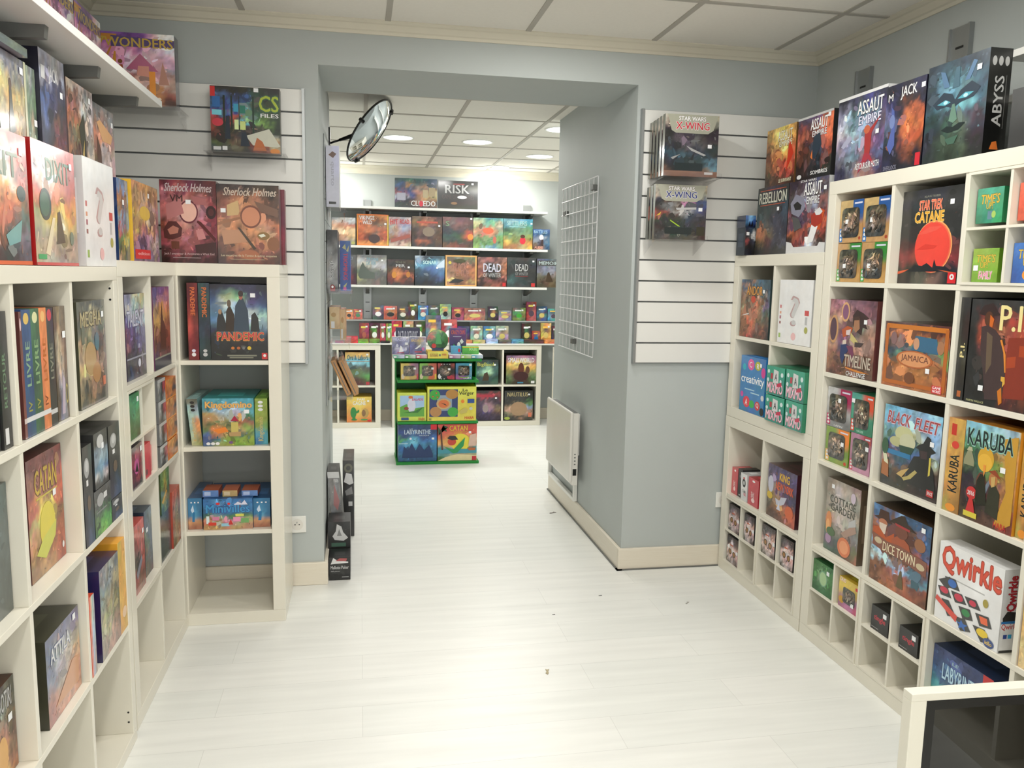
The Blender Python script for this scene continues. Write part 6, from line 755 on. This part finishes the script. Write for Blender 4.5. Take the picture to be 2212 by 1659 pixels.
('card_game_box','#613','F',7.86,0.084,0.18,0.8051,0.986,0.03,'dark plum little box in the back row on the far worktop','small games on the far worktop'),
('card_game_box','#c35','F',7.86,0.184,0.236,0.8051,0.982,0.03,'pink half hidden little box in the back row on the far worktop','small games on the far worktop'),
('card_game_box','#8a4','F',7.86,0.241,0.293,0.8051,0.982,0.03,'fruit green little box in the back row on the far worktop','small games on the far worktop'),
('card_game_box','#d33','F',7.86,0.293,0.389,0.8051,1.009,0.03,'bright red little box in the back row on the far worktop','small games on the far worktop'),
('card_game_box','#b95','F',7.86,0.403,0.5,0.8051,1.006,0.03,'sandy little box in the back row on the far worktop','small games on the far worktop'),
('card_game_box','#454','F',7.86,0.508,0.61,0.8051,1.007,0.03,'dark olive little box in the back row on the far worktop','small games on the far worktop'),
('card_game_box','#667','F',7.86,0.615,0.762,0.8051,1.065,0.03,'tall grey little box in the back row on the far worktop','small games on the far worktop'),
('card_game_box','#b35','F',7.86,0.766,0.919,0.8051,1.026,0.03,'rose little box in the back row on the far worktop','small games on the far worktop'),
('card_game_box','#336','F',7.86,0.923,1.041,0.8051,0.961,0.03,'navy little box in the back row on the far worktop','small games on the far worktop'),
('card_game_box','#8a9','F',7.86,1.05,1.168,0.8051,0.966,0.03,'beach coloured little box in the back row on the far worktop','small games on the far worktop'),
('card_game_box','#58b','F',7.86,1.177,1.296,0.8051,0.963,0.03,'blue silver little box in the back row on the far worktop','small games on the far worktop'),
('card_game_box','#aaa','F',7.86,1.3,1.424,0.8051,0.968,0.03,'silver moon little box in the back row on the far worktop','small games on the far worktop'),
('card_game_box','#422','F',7.86,1.558,1.656,0.8051,0.992,0.03,'dark bull little box in the back row on the far worktop','small games on the far worktop'),
('card_game_box','#b43','F',7.86,1.661,1.744,0.8051,0.92,0.03,'small red little box in the back row on the far worktop','small games on the far worktop'),
('card_game_box','#da4','F',7.86,1.749,1.852,0.8051,0.998,0.03,'yellow edged little box in the back row on the far worktop','small games on the far worktop'),
('card_game_box','#434','F',7.86,1.862,1.928,0.8051,0.972,0.03,'dim violet little box in the back row on the far worktop','small games on the far worktop'),
('card_game_box','#d34','F',7.76,-0.147,-0.024,0.8051,0.865,0.08,'red flat box at the front edge of the far worktop','flat boxes at the front of the far worktop'),
('card_game_box','#793','F',7.76,-0.02,0.074,0.8051,0.839,0.08,'olive green flat box at the front edge of the far worktop','flat boxes at the front of the far worktop'),
('card_game_box','#793','F',7.76,0.083,0.177,0.8051,0.84,0.08,'lime and plum flat box at the front edge of the far worktop','flat boxes at the front of the far worktop'),
('card_game_box','#222','F',7.76,0.186,0.272,0.8051,0.823,0.08,'black flat box at the front edge of the far worktop','flat boxes at the front of the far worktop'),
('card_game_box','#c84','F',7.76,0.979,1.055,0.8051,0.835,0.08,'copper flat box at the front edge of the far worktop','flat boxes at the front of the far worktop'),
('card_game_box','#ba6','F',7.76,1.064,1.181,0.8051,0.835,0.08,'straw flat box at the front edge of the far worktop','flat boxes at the front of the far worktop'),
('card_game_box','#9ad','F',7.76,1.189,1.307,0.8051,0.845,0.08,'silver blue flat box at the front edge of the far worktop','flat boxes at the front of the far worktop'),
('card_game_box','#665','F',7.76,1.316,1.434,0.8051,0.836,0.08,'khaki flat box at the front edge of the far worktop','flat boxes at the front of the far worktop'),
('card_game_box','#49b','F',7.76,1.439,1.558,0.8051,0.846,0.08,'sky blue flat box at the front edge of the far worktop','flat boxes at the front of the far worktop'),
('card_game_box','#533','F',7.76,1.562,1.756,0.8051,0.842,0.08,'maroon flat box at the front edge of the far worktop','flat boxes at the front of the far worktop'),
('card_game_box','#d84','F',7.76,1.765,1.886,0.8051,0.842,0.08,'orange flat box at the front edge of the far worktop','flat boxes at the front of the far worktop'),
('card_game_box','#b37','F',7.76,-0.232,-0.156,0.8051,0.821,0.08,'pink flat box at the front edge of the far worktop','flat boxes at the front of the far worktop'),
('board_game_box','ora','F',7.77,-0.142,0.085,0.4051,0.717,0.25,'orange and blue abbey landscape box','board games in the far cube shelving'),
('board_game_box','gagne','F',7.77,-0.132,0.101,0.0506,0.292,0.25,'yellow orange box with a cactus and a hedgehog','board games in the far cube shelving'),
('board_game_box','bigbook','F',7.77,1.075,1.315,0.4051,0.646,0.25,'dark green box with yellow lettering','board games in the far cube shelving'),
('board_game_box','smallworld','F',7.77,1.393,1.687,0.4051,0.687,0.25,'sunset box with white lettering and a crowned troop','board games in the far cube shelving'),
('board_game_box','purpledark','F',7.77,1.102,1.344,0.0506,0.344,0.25,'dark violet box with a red strip','board games in the far cube shelving'),
('board_game_box','nautil','F',7.77,1.381,1.664,0.0506,0.342,0.25,'black box with gold machinery','board games in the far cube shelving'),
('board_game_box','st_laby','F',6.205,0.28,0.576,0.0226,0.311,0.25,'blue night labyrinth box on the stand foot','boxes on the green display stand'),
('board_game_box','st_catan','F',6.205,0.583,0.888,0.0226,0.31,0.25,'red sunset box with a parrot in a hat','boxes on the green display stand'),
('board_game_box','st_vergers','F',6.2,0.276,0.495,0.3396,0.56,0.2,'lime yellow box with a white running animal','boxes on the green display stand'),
('board_game_box','st_verger','F',6.19,0.501,0.878,0.3396,0.606,0.2,'large yellow box with four fruit trees','boxes on the green display stand'),
('card_game_box','dob_y','F',6.2,0.3,0.433,0.6596,0.785,0.09,'yellow and purple window box on the third stand level','boxes on the green display stand',{'win': (0.14,0.22,0.78,0.86)}),
('card_game_box','dob_g','F',6.2,0.441,0.571,0.6596,0.785,0.09,'green and orange window box on the third stand level','boxes on the green display stand',{'win': (0.14,0.22,0.78,0.86)}),
('card_game_box','dob_k','F',6.2,0.578,0.71,0.6596,0.785,0.09,'black and white window box on the third stand level','boxes on the green display stand',{'win': (0.14,0.22,0.78,0.86)}),
('card_game_box','dob_b','F',6.2,0.717,0.843,0.6596,0.785,0.09,'sea blue window box on the third stand level','boxes on the green display stand',{'win': (0.16,0.24,0.84,0.86)}),
('card_game_box','bazar','F',6.4,0.271,0.457,0.8271,1.041,0.06,'navy box with white lettering behind two foil boxes','boxes on the green display stand'),
('game_tin','ghost','F',6.22,0.235,0.364,0.8541,0.983,0.05,'silver and purple foil box on the left of the stand top','boxes on the green display stand'),
('game_tin','ghost2','F',6.22,0.368,0.49,0.8541,0.984,0.05,'silver purple foil box with gold lettering,second on the stand top','boxes on the green display stand'),
('card_game_box','crazy','F',6.4,0.69,0.822,0.8271,1.04,0.06,'purple box with white cups','boxes on the green display stand'),
('card_game_box','blue_abc','F',6.24,0.684,0.763,0.8541,0.913,0.04,'bright blue little box under the purple box','boxes on the green display stand'),
('card_game_box','flat_green','F',6.22,0.771,0.897,0.8541,0.911,0.05,'green and yellow flat box at the right of the stand top','boxes on the green display stand'),
('card_game_box','low_teal','F',6.16,0.24,0.326,0.8271,0.852,0.19,'slim teal ended box along the top front edge of the stand','slim boxes along the stand front edge'),
('card_game_box','low_green','F',6.16,0.329,0.409,0.8271,0.852,0.19,'slim green ended box along the top front edge of the stand','slim boxes along the stand front edge'),
('card_game_box','low_red','F',6.16,0.413,0.496,0.8271,0.853,0.19,'slim red ended box along the top front edge of the stand','slim boxes along the stand front edge'),
('card_game_box','low_mauve','F',6.16,0.661,0.75,0.8271,0.853,0.19,'slim mauve ended box along the top front edge of the stand','slim boxes along the stand front edge'),
('card_game_box','low_lime','F',6.16,0.753,0.832,0.8271,0.853,0.19,'slim lime ended box along the top front edge of the stand','slim boxes along the stand front edge'),
('card_game_box','low_blue','F',6.16,0.835,0.921,0.8271,0.853,0.19,'slim blue ended box along the top front edge of the stand','slim boxes along the stand front edge'),
('card_game_box','low_yellow','F',6.15,0.499,0.653,0.8271,0.878,0.2,'bright yellow flat box at the middle of the stand front','boxes on the green display stand'),
('board_game_box','quarto','F',4.32,-0.166,-0.101,1.7906,2.093,0.3,'white box end with a brown diamond,highest in the passage','boxes hung along the left side of the passage'),
('board_game_box','abalone','F',4.3,-0.166,-0.112,1.3606,1.676,0.3,'black and silver box end with vertical lettering,left of the blue one','boxes hung along the left side of the passage'),
('board_game_box','triominos','F',4.6,-0.107,-0.052,1.3606,1.633,0.3,'blue box end with red vertical lettering in the passage','boxes hung along the left side of the passage'),
('board_game_box','kraft','F',4.4,-0.159,-0.107,1.1656,1.282,0.25,'brown cardboard box end with a grey label','boxes hung along the left side of the passage'),
('board_game_box','kraft','F',4.5,-0.107,-0.078,1.1006,1.266,0.25,'pinkish wrapped wooden box behind the labelled cardboard one','boxes hung along the left side of the passage'),
('board_game_box','poker_b','F',3.84,-0.154,-0.054,0.0026,0.114,0.13,'black poker set nearest on the floor','poker sets on the floor'),
('board_game_box','poker_a','F',3.985,-0.163,-0.055,0.0026,0.245,0.16,'black poker set with silver lettering,second on the floor','poker sets on the floor'),
('board_game_box','poker_c','F',4.16,-0.171,-0.113,0.0026,0.454,0.2,'tall grey box leaning by the passage wall','poker sets on the floor',{'skew': 0.035}),
('board_game_box','poker_d','F',4.5,-0.101,-0.04,0.0026,0.434,0.3,'black case standing farthest into the passage','poker sets on the floor'),
]
for b in BOXES: printed_box(*b)
printed_box('board_game_box', 'black_box', 'R', 1.84, 2.13, 1.84, 1.8506, 2.02, .1, 'dark box at the right photo edge, behind the big black box', 'board games standing on top of the right shelving')
for st_, y0, y1, z0, z1, l in (('red_box', .72, .45, .4045, .62, 'red box mirrored in the dark glass of the case'), ('labyr', .36, .10, .7585, 1.02, 'blue night box mirrored in the dark glass of the case'), ('tu_green', .36, .18, .4045, .53, 'green box mirrored in the dark glass of the case')):
    printed_box('board_game_box', st_, 'R', 1.83, y0, y1, z0, z1, .25, l, 'boxes mirrored in the glass case')

# ---------------------------------------------------------------- slat wall panels and what hangs on them
def slatwall(label, x0, x1, z0, n, trim):
    t = thing('slatwall_panel', label, 'wall panel', (x0, 3.809, z0), 0, 'white slatwall panels'); w = x1-x0
    MB().box(0, w, -.008, 0, 0, n*.1).build('backing', M['groove'], t)
    for i in range(n): MB().box(0, w, -.0215, -.008, i*.1+.004, i*.1+.0965).build('slat', M['slat'], t, bevel=.001)
    MB().box(*((w, w+.012) if trim > 0 else (-.012, 0)), -.028, 0, 0, n*.1).build('edge_trim', M['metal'], t)
    return t
slatwall('white slatwall panel left of the passage', XL+.002, -.245, 1.05, 12, 1)
slatwall('white slatwall panel right of the passage', 1.315, 2.198, 1.05, 12, -1)
t = thing('slatwall_panel', 'narrow grey slatwall panel on the left side of the passage', 'wall panel', (-.1745, 4.25, .78), 0, 'white slatwall panels')
MB().box(0, .003, 0, .85, 0, 1.36).build('backing', M['groove'], t)
for i in range(13): MB().box(.003, .0055, 0, .85, i*.1045+.0015, i*.1045+.103).build('slat', M['wall'], t)
def acrylic(label, loc, w, d, rz=0, lip=.02, drop=.07):
    t = thing('acrylic_shelf', label, 'display shelf', loc, rz, 'clear acrylic shelves')
    MB().box(0, w, 0, d, -.003, 0).box(0, w, -.003, 0, -.003, lip).build('plate', M['clear'], t)
    for x in (.01, w-.013):
        m = MB(); m.raw([(x,0,-.003),(x,d,-.003),(x,d,-drop),(x+.003,0,-.003),(x+.003,d,-.003),(x+.003,d,-drop)], [(0,1,2),(3,5,4),(0,3,4,1),(1,4,5,2),(2,5,3,0)])
        m.build('side_fin', M['clear'], t)
    return t
acrylic('clear shelf under the box with the open notebook', (-.635, 3.66, 1.956), .33, .12)
acrylic('clear shelf under the large pink pyramid box facing the camera', (-1.03, 3.56, 2.109), .32, .22)
acrylic('clear shelf under the upper row of spaceship packs', (1.34, 3.60, 1.924), .29, .18, drop=.028)
acrylic('clear shelf under the lower row of spaceship packs', (1.325, 3.64, 1.643), .27, .14)
acrylic('clear shelf under the white box end in the passage', (-.17, 4.3, 1.788), .10, .34)
acrylic('clear shelf under the blue and black box ends in the passage', (-.17, 4.28, 1.358), .13, .65)
acrylic('clear shelf under the cardboard boxes in the passage', (-.17, 4.38, 1.098), .12, .4)
acrylic('clear shelf under the tilted wooden boxes in the passage', (-.17, 4.28, .81), .13, .34)
ORD = ['front', 'second', 'middle', 'fourth', 'rearmost']
for i in range(5): printed_box('blister_pack', 'xwing_red', 'F', 3.605+.034*i, 1.352-.003*i, 1.609-.003*i, 1.926, 2.198-.004*i, .030, 'spaceship pack with red lettering, %s one of the upper row' % ORD[i], 'spaceship packs on the slatwall')
for i, s in enumerate(('front', 'middle', 'rear')): printed_box('blister_pack', 'xwing_blue', 'F', 3.645+.034*i, 1.334-.003*i, 1.585-.003*i, 1.645, 1.892-.004*i, .030, 'spaceship pack with blue lettering, %s one of the lower row' % s, 'spaceship packs on the slatwall')
# tilted wooden boxes in clear wrapping
for k, (dx, dy, s) in enumerate(((0, 0, 'front one, touching the wall side'), (.038, .0, 'rear one, nearer the opening'))):
    t = thing('wooden_box', 'tilted pale wooden box in the passage, '+s, 'wooden box', (-.060+dx, 4.3+dy, .828), 0, 'tilted wooden boxes')
    t.rotation_euler = (0, -.42, 0)
    MB().box(-.013, .013, 0, .22, .0, .2).build('case', M['wood'], t, bevel=.003)
    MB().box(-.002, .002, -.001, .221, .01, .19).build('lid_groove', M['bracket'], t)
    MB().box(-.015, .015, -.004, .224, .17, .225).build('wrapping', M['clear'], t)

# ---------------------------------------------------------------- wall shelves, uprights
def wall_shelf(label, x0, x1, y0, y1, ztop, brackets=(), side=None, th=.022, group='white wall shelves', board='slat'):
    t = thing('wall_shelf', label, 'wall shelf', ((x0+x1)/2, (y0+y1)/2, ztop), 0, group)
    X, Y = (x1-x0)/2, (y1-y0)/2
    MB().box(-X, X, -Y, Y, -th, 0).build('board', M[board], t, bevel=.001)
    for b in brackets:
        m = MB()
        if side == 'left':    # bracket runs from the left wall towards +x
            y = b-(y0+y1)/2; pts = [(-X, -th), (X*.8, -th), (X*.78, -th-.03), (-X, -th-.05)]
            vs = [(p, y-.012, q) for p, q in pts]+[(p, y+.012, q) for p, q in pts]
        elif side == 'right':
            y = b-(y0+y1)/2; pts = [(X, -th), (-X*.6, -th), (-X*.6, -th-.018), (X, -th-.06)]
            vs = [(p, y-.012, q) for p, q in pts]+[(p, y+.012, q) for p, q in pts]
        else:
            x = b-(x0+x1)/2; pts = [(Y, -th), (-Y*.7, -th), (-Y*.7, -th-.018), (Y, -th-.07)]
            vs = [(x-.016, p, q) for p, q in pts]+[(x+.016, p, q) for p, q in pts]
        m.raw(vs, [(0,1,2,3),(7,6,5,4),(0,4,5,1),(1,5,6,2),(2,6,7,3),(3,7,4,0)]); m.build('bracket', M['bracket'], t)
    return t
wall_shelf('long white shelf high on the left wall, seen from below', XL, -.70, .4, 3.24, 2.065, (1.4, 2.24, 2.65, 3.07), 'left')
wall_shelf('white shelf on the left wall behind the red boxes', XL, -.78, .6, 3.02, 1.689, (1.4, 2.6), 'left', group='white wall shelves')
UX = (.07, .605, 1.11, 1.635)
wall_shelf('top long shelf on the far wall', -1.2, 1.775, 7.80, YB, 2.068, UX, group='long shelves on the far wall')
wall_shelf('second long shelf on the far wall from the top', -1.2, 1.785, 7.80, YB, 1.709, UX, group='long shelves on the far wall')
wall_shelf('third long shelf on the far wall from the top', -1.2, 1.785, 7.80, YB, 1.346, UX, group='long shelves on the far wall')
wall_shelf('lowest long shelf on the far wall, with the tiny games', -1.2, 2.0, 7.93, YB, 1.014, (), th=.012, group='long shelves on the far wall', board='wall')
wall_shelf('upper short shelf on the right wall of the back room', 1.95, XR, 6.0, 8.02, 2.068, (7.8,), 'right', group='shelves on the back room right wall')
wall_shelf('lower short shelf on the right wall of the back room', 1.95, XR, 6.0, 8.02, 1.709, (7.8,), 'right', group='shelves on the back room right wall')
wall_shelf('upper white shelf on the right wall at the photo edge', 2.0, XR, .6, 2.37, 2.19, (1.5,), 'right', group='shelves at the right edge')
wall_shelf('lower white shelf on the right wall at the photo edge', 2.0, XR, .6, 2.35, 2.055, (1.5,), 'right', group='shelves at the right edge')
t = thing('worktop', 'thin white worktop over the low far shelving', 'worktop', (.6, 7.9, .804), 0)
MB().box(-1.4, 1.262, -.17, .225, -.012, 0).build('board', M['slat'], t, bevel=.001)
def upright(label, x, y, rz, z0, z1, w=.075, group='metal uprights'):
    t = thing('shelf_upright', label, 'shelf upright', (x, y, z0), rz, group); h = z1-z0
    up_ = MB().box(-w/2, w/2, -.012, 0, 0, h).box(-w/2, -w/2+.008, -.02, -.012, 0, h).box(w/2-.008, w/2, -.02, -.012, 0, h)
    m = up_; nf = len(m.f)
    for k in range(int(h/.09)): m.box(-.02, .02, -.0135, -.0118, h-.08-k*.09, h-.072-k*.09)
    o = m.build('channel', M['metal'], t); o.data.materials.append(M['black'])
    for p in o.data.polygons:
        if p.index >= nf: p.material_index = 1
for x, s in zip(UX, ('leftmost', 'second from the left', 'third from the left', 'rightmost')): upright('grey metal upright on the far wall, '+s, x, YB, 0, .82, 2.15)
upright('metal upright on the right wall above the snow battle box', XR, 3.41, -PI/2, 1.87, 2.395, .11)
upright('metal upright on the right wall behind the big black box', XR, 2.815, -PI/2, 1.87, 2.41, .11)

# ---------------------------------------------------------------- wire grid and radiator on the passage wall
t = thing('wire_grid_panel', 'white wire grid hung on the passage wall above the radiator', 'wire grid', (1.27, 4.365, 1.02)); L_, H_ = .775, .985
def wires(n, a, b):
    return [a+(b-a)*i/(n-1) for i in range(n)]
m = MB()
for y in wires(10, 0, L_): m.tube((0, y, 0), (0, y, H_), .0028, 6)
m.build('upright_wires', M['wire'], t, smooth=True); m = MB()
for z in wires(13, 0, H_): m.tube((-.005, -.008, z), (-.005, L_+.008, z), .0028, 6)
m.build('cross_wires', M['wire'], t, smooth=True)
for y, z in ((.1, .93), (.72, .83), (.45, .05)): MB().box(-.008, .017, y-.025, y+.025, z-.012, z+.018).build('hanging_clip', M['bracket'], t, bevel=.003)
t = thing('radiator', 'white electric panel radiator on the passage wall with scuffed front', 'radiator', (1.2, 4.54, .24))
m = MB(); m.box(0, .02, 0, .62, .02, .44); m.build('front_panel', M['radiator'], t, bevel=.012)
MB().box(.02, .055, .012, .6, .0, .43).build('casing', M['radiator'], t, bevel=.004)
MB().box(.055, .086, .10, .55, .16, .41).build('wall_bracket', M['plastic'], t, bevel=.003)
MB().box(.024, .046, .0105, .013, .06, .1).build('control_window', M['black'], t)
m = MB()
for k in range(4): m.box(.03, .04, .0105, .0125, .125+k*.02, .131+k*.02)
m.build('control_marks', M['bracket'], t)
MB().box(.024, .05, .03, .57, .4301, .4325).build('outlet_grille', M['bracket'], t)
t = thing('floor_stand_frame', 'white tube frame below the radiator on the baseboard', 'frame', (1.272, 4.655, .112))
MB().box(-.012, .012, 0, .022, 0, .42).box(-.012, .012, .67, .692, 0, .42).box(-.012, .012, .022, .67, 0, .022).build('tube_frame', M['plastic'], t, bevel=.003)

# ---------------------------------------------------------------- sockets
def socket(label, loc, rz):
    t = thing('wall_socket', label, 'wall socket', loc, rz, 'wall sockets'); w = .08
    MB().box(-w/2, w/2, -.009, 0, -w/2, w/2).build('cover_plate', M['plastic'], t, bevel=.003)
    n = 24; m = MB(); m.poly([(.027*math.cos(2*PI*i/n), -.0095, .027*math.sin(2*PI*i/n)) for i in range(n)]); m.build('recess', M['radiator'], t)
    m = MB()
    for x in (-.0095, .0095): m.poly([(x+.003*math.cos(2*PI*i/12), -.0102, .003*math.sin(2*PI*i/12)) for i in range(12)])
    m.build('pin_holes', M['black'], t)
    MB().tube((0, -.0095, .012), (0, -.022, .012), .0022, 8).build('earth_pin', M['metal'], t)
socket('white wall socket left of the passage beside the narrow shelving', (-.295, YW, .295), 0)
socket('white wall socket beside the right corner shelving', (1.824, YW, .345), 0)

# ---------------------------------------------------------------- convex mirror
nrm = (rx*.80 - uy*.60)*.999 - fw*.04; nrm = Vector((round(nrm.x, 2), round(nrm.y, 2), round(nrm.z, 2))).normalized()
t = thing('security_mirror', 'round black rimmed convex mirror on an arm at the left of the passage', 'mirror', (.06, 5.0, 2.285))
q = nrm.to_track_quat('Z', 'Y').to_matrix()
def mp_(v): return tuple(q @ Vector(v))
Rm = .205; n = 40; vs = []; rings = 8
for j in range(rings+1):
    a = j/rings; r = Rm*a; vs += [mp_((r*math.cos(2*PI*i/n), r*math.sin(2*PI*i/n), .04*(1-a*a))) for i in range(n)]
MB().raw(vs, [(j*n+i, j*n+(i+1)%n, (j+1)*n+(i+1)%n, (j+1)*n+i)[::-1] for j in range(rings) for i in range(n)]).build('mirror_dome', M['mirror'], t, smooth=True)
m = MB(); k = 8; vs = []
for i in range(n):
    for j in range(k):
        a, b = 2*PI*i/n, 2*PI*j/k; r = Rm+.006*math.cos(b); vs.append(mp_((r*math.cos(a), r*math.sin(a), .006*math.sin(b))))
m.raw(vs, [(i*k+j, ((i+1)%n)*k+j, ((i+1)%n)*k+(j+1)%k, i*k+(j+1)%k) for i in range(n) for j in range(k)]).build('rim', M['black'], t, smooth=True)
MB().poly([mp_(((Rm)*math.cos(-2*PI*i/n), Rm*math.sin(-2*PI*i/n), -.004)) for i in range(n)]).build('back_plate', M['black'], t)
for a in (.9, 3.0, 5.1):
    c = Vector((Rm*math.cos(a), Rm*math.sin(a), 0)); d = Vector((math.cos(a), math.sin(a), 0))
    MB().tube(mp_(c-d*.012+Vector((0,0,.012))), mp_(c+d*.012+Vector((0,0,-.004))), .011, 8).build('clip', M['black'], t)
arm_a = Vector((-.232, .03, -.078)); arm_b = Vector(mp_((0, 0, -.004)))
MB().tube(arm_a, arm_a.lerp(arm_b, .25), .006, 10).tube(arm_a.lerp(arm_b, .25), arm_b, .008, 10, .02).build('arm', M['black'], t, smooth=True)
MB().box(-.2348, -.226, .0, .05, -.09, .01).build('wall_plate', M['black'], t)

# ---------------------------------------------------------------- green display stand
t = thing('display_stand', 'green four level cardboard display stand in the middle of the back room', 'display stand', (.584, 6.35, 0))
for nm, z, w, y0 in (('base_plate', 0, .320, -.165), ('shelf', .317, .3105, -.165), ('shelf', .637, .3105, -.165), ('shelf', .803, .330, -.185)):
    MB().box(-w, w, y0, .2, z, z+.0205).build(nm, M['green'], t, bevel=.002)
for x in (-.317, .311): MB().box(x, x+.006, .02, .195, .0205, .803).build('side_panel', M['green'], t)
MB().box(-.311, .311, .19, .196, .0205, .803).build('back_panel', M['green'], t)
# round cover standing on the stand
m = MB(); n = 40; r = .08
rr = [(r, 0), (r, .035)]
cols_ = field(grid_of([[40804,111105,101105,40803],[120503,40905,50906,40804],[120403,30904,40906,30803],[30905,30804,40805,30703],[20503,20603,20603,20503],[30603,20604,20603,20503]]), .6, 77, 14, 14)
vs = [(0, 0, 0)]; cc = [tuple(cols_[7, 7])]
for j in range(1, 8):
    for i in range(n):
        a = 2*PI*i/n; q_ = j/7; vs.append((r*q_*math.cos(a), -.004*(1-q_*q_), r*q_*math.sin(a)))
        cc.append(tuple(cols_[int(7+6.9*q_*math.sin(a)), int(7+6.9*q_*math.cos(a))]))
fs = [(0, 1+i, 1+(i+1)%n) for i in range(n)]+[(1+j*n+i, 1+(j+1)*n+i, 1+(j+1)*n+(i+1)%n, 1+j*n+(i+1)%n) for j in range(6) for i in range(n)]
m.raw(vs, fs, cc)
b0 = [(r*math.cos(2*PI*i/n), 0, r*math.sin(2*PI*i/n)) for i in range(n)]; b1 = [(x, .035, z) for x, y, z in b0]
m.raw(b0+b1, [(i, n+i, n+(i+1)%n, (i+1)%n) for i in range(n)]+[tuple(range(n, 2*n))], (.05, .2, .04))
m.poly([(-.045, -.006, -.082), (.045, -.006, -.082), (.045, -.006, -.058), (-.045, -.006, -.058)], srgb('236'))
m.poly([(-.02, -.0075, -.03), (.03, -.0075, -.03), (.012, -.0075, .05), (-.006, -.0075, .05)], srgb('5a6'))
m.poly([(.06*math.cos(a)*.3-.03, -.0075, .06*math.sin(a)*.3-.042) for a in [i*PI/6 for i in range(12)]], srgb('c33'))
o = m.build('round_game_tin', M['gloss'], None, colors=True); o.location = (.581, 6.225, .9595)
tag(o, 'round green jungle picture box standing on the green stand', 'game tin', 'boxes on the green display stand')

# ---------------------------------------------------------------- scraps on the floor
for (x, y, a, s, c, l) in ((1.17, 4.808, .5, .05, '77706a', 'thin dark twig like scrap near the radiator'), (.679, 2.804, 1.3, .04, 'b9ad8e', 'dry beige leaf scrap on the middle of the floor'), (1.086, 3.485, .2, .016, '555555', 'tiny dark crumb in front of the right corner unit'), (1.456, 3.347, .8, .028, 'aaa79f', 'pale grey paper scrap near the right shelving'), (.823, 3.307, 0, .012, '4a4a4a', 'tiny dark crumb in the centre of the floor')):
    m = MB(); pts = [(-1, -.12), (-.4, -.3), (.3, -.16), (1, -.3), (.7, .1), (.9, .4), (.1, .14), (-.6, .3)]
    m.v = [(p*s/2, q*s/2, .0015+.0015*abs(p)) for p, q in pts]+[(p*s/2, q*s/2, .0005) for p, q in pts]
    n = len(pts); m.f = [tuple(range(n)), tuple(range(2*n-1, n-1, -1))]+[(i, n+i, n+(i+1) % n, (i+1) % n) for i in range(n)]; m.c = [(1, 1, 1)]*len(m.v)
    o = m.build('floor_scrap', mat('scrap', c, .8)); o.location = (x, y, 0); o.rotation_euler = (0, 0, a); tag(o, l, 'litter', 'scraps on the floor')

# ---------------------------------------------------------------- glass case at the lower right
t = thing('glass_display_case', 'white framed glass case with black inner border at the lower right', 'display case', (.952, 1.2, 0)); rzc = -.035; t.rotation_euler = (0, 0, rzc)
Wc, Hc, Dc = .84, .75, .025
MB().box(0, Wc, 0, Dc, Hc-.014, Hc).box(0, .030, 0, Dc, 0, Hc-.014).box(Wc-.03, Wc, 0, Dc, 0, Hc-.014).build('outer_frame', M['shelf'], t, bevel=.001)
MB().box(.030, Wc-.03, .004, Dc, Hc-.034, Hc-.014).box(.030, .05, .004, Dc, 0, Hc-.034).build('inner_border', M['black'], t)
MB().box(.05, Wc-.03, .014, .018, .0, Hc-.034).build('glass_pane', M['glass'], t)
MB().box(.03, Wc-.03, .021, Dc-.001, .0, Hc-.034).build('back_board', mat('dark_lining', '0e0f0d', .6), t)
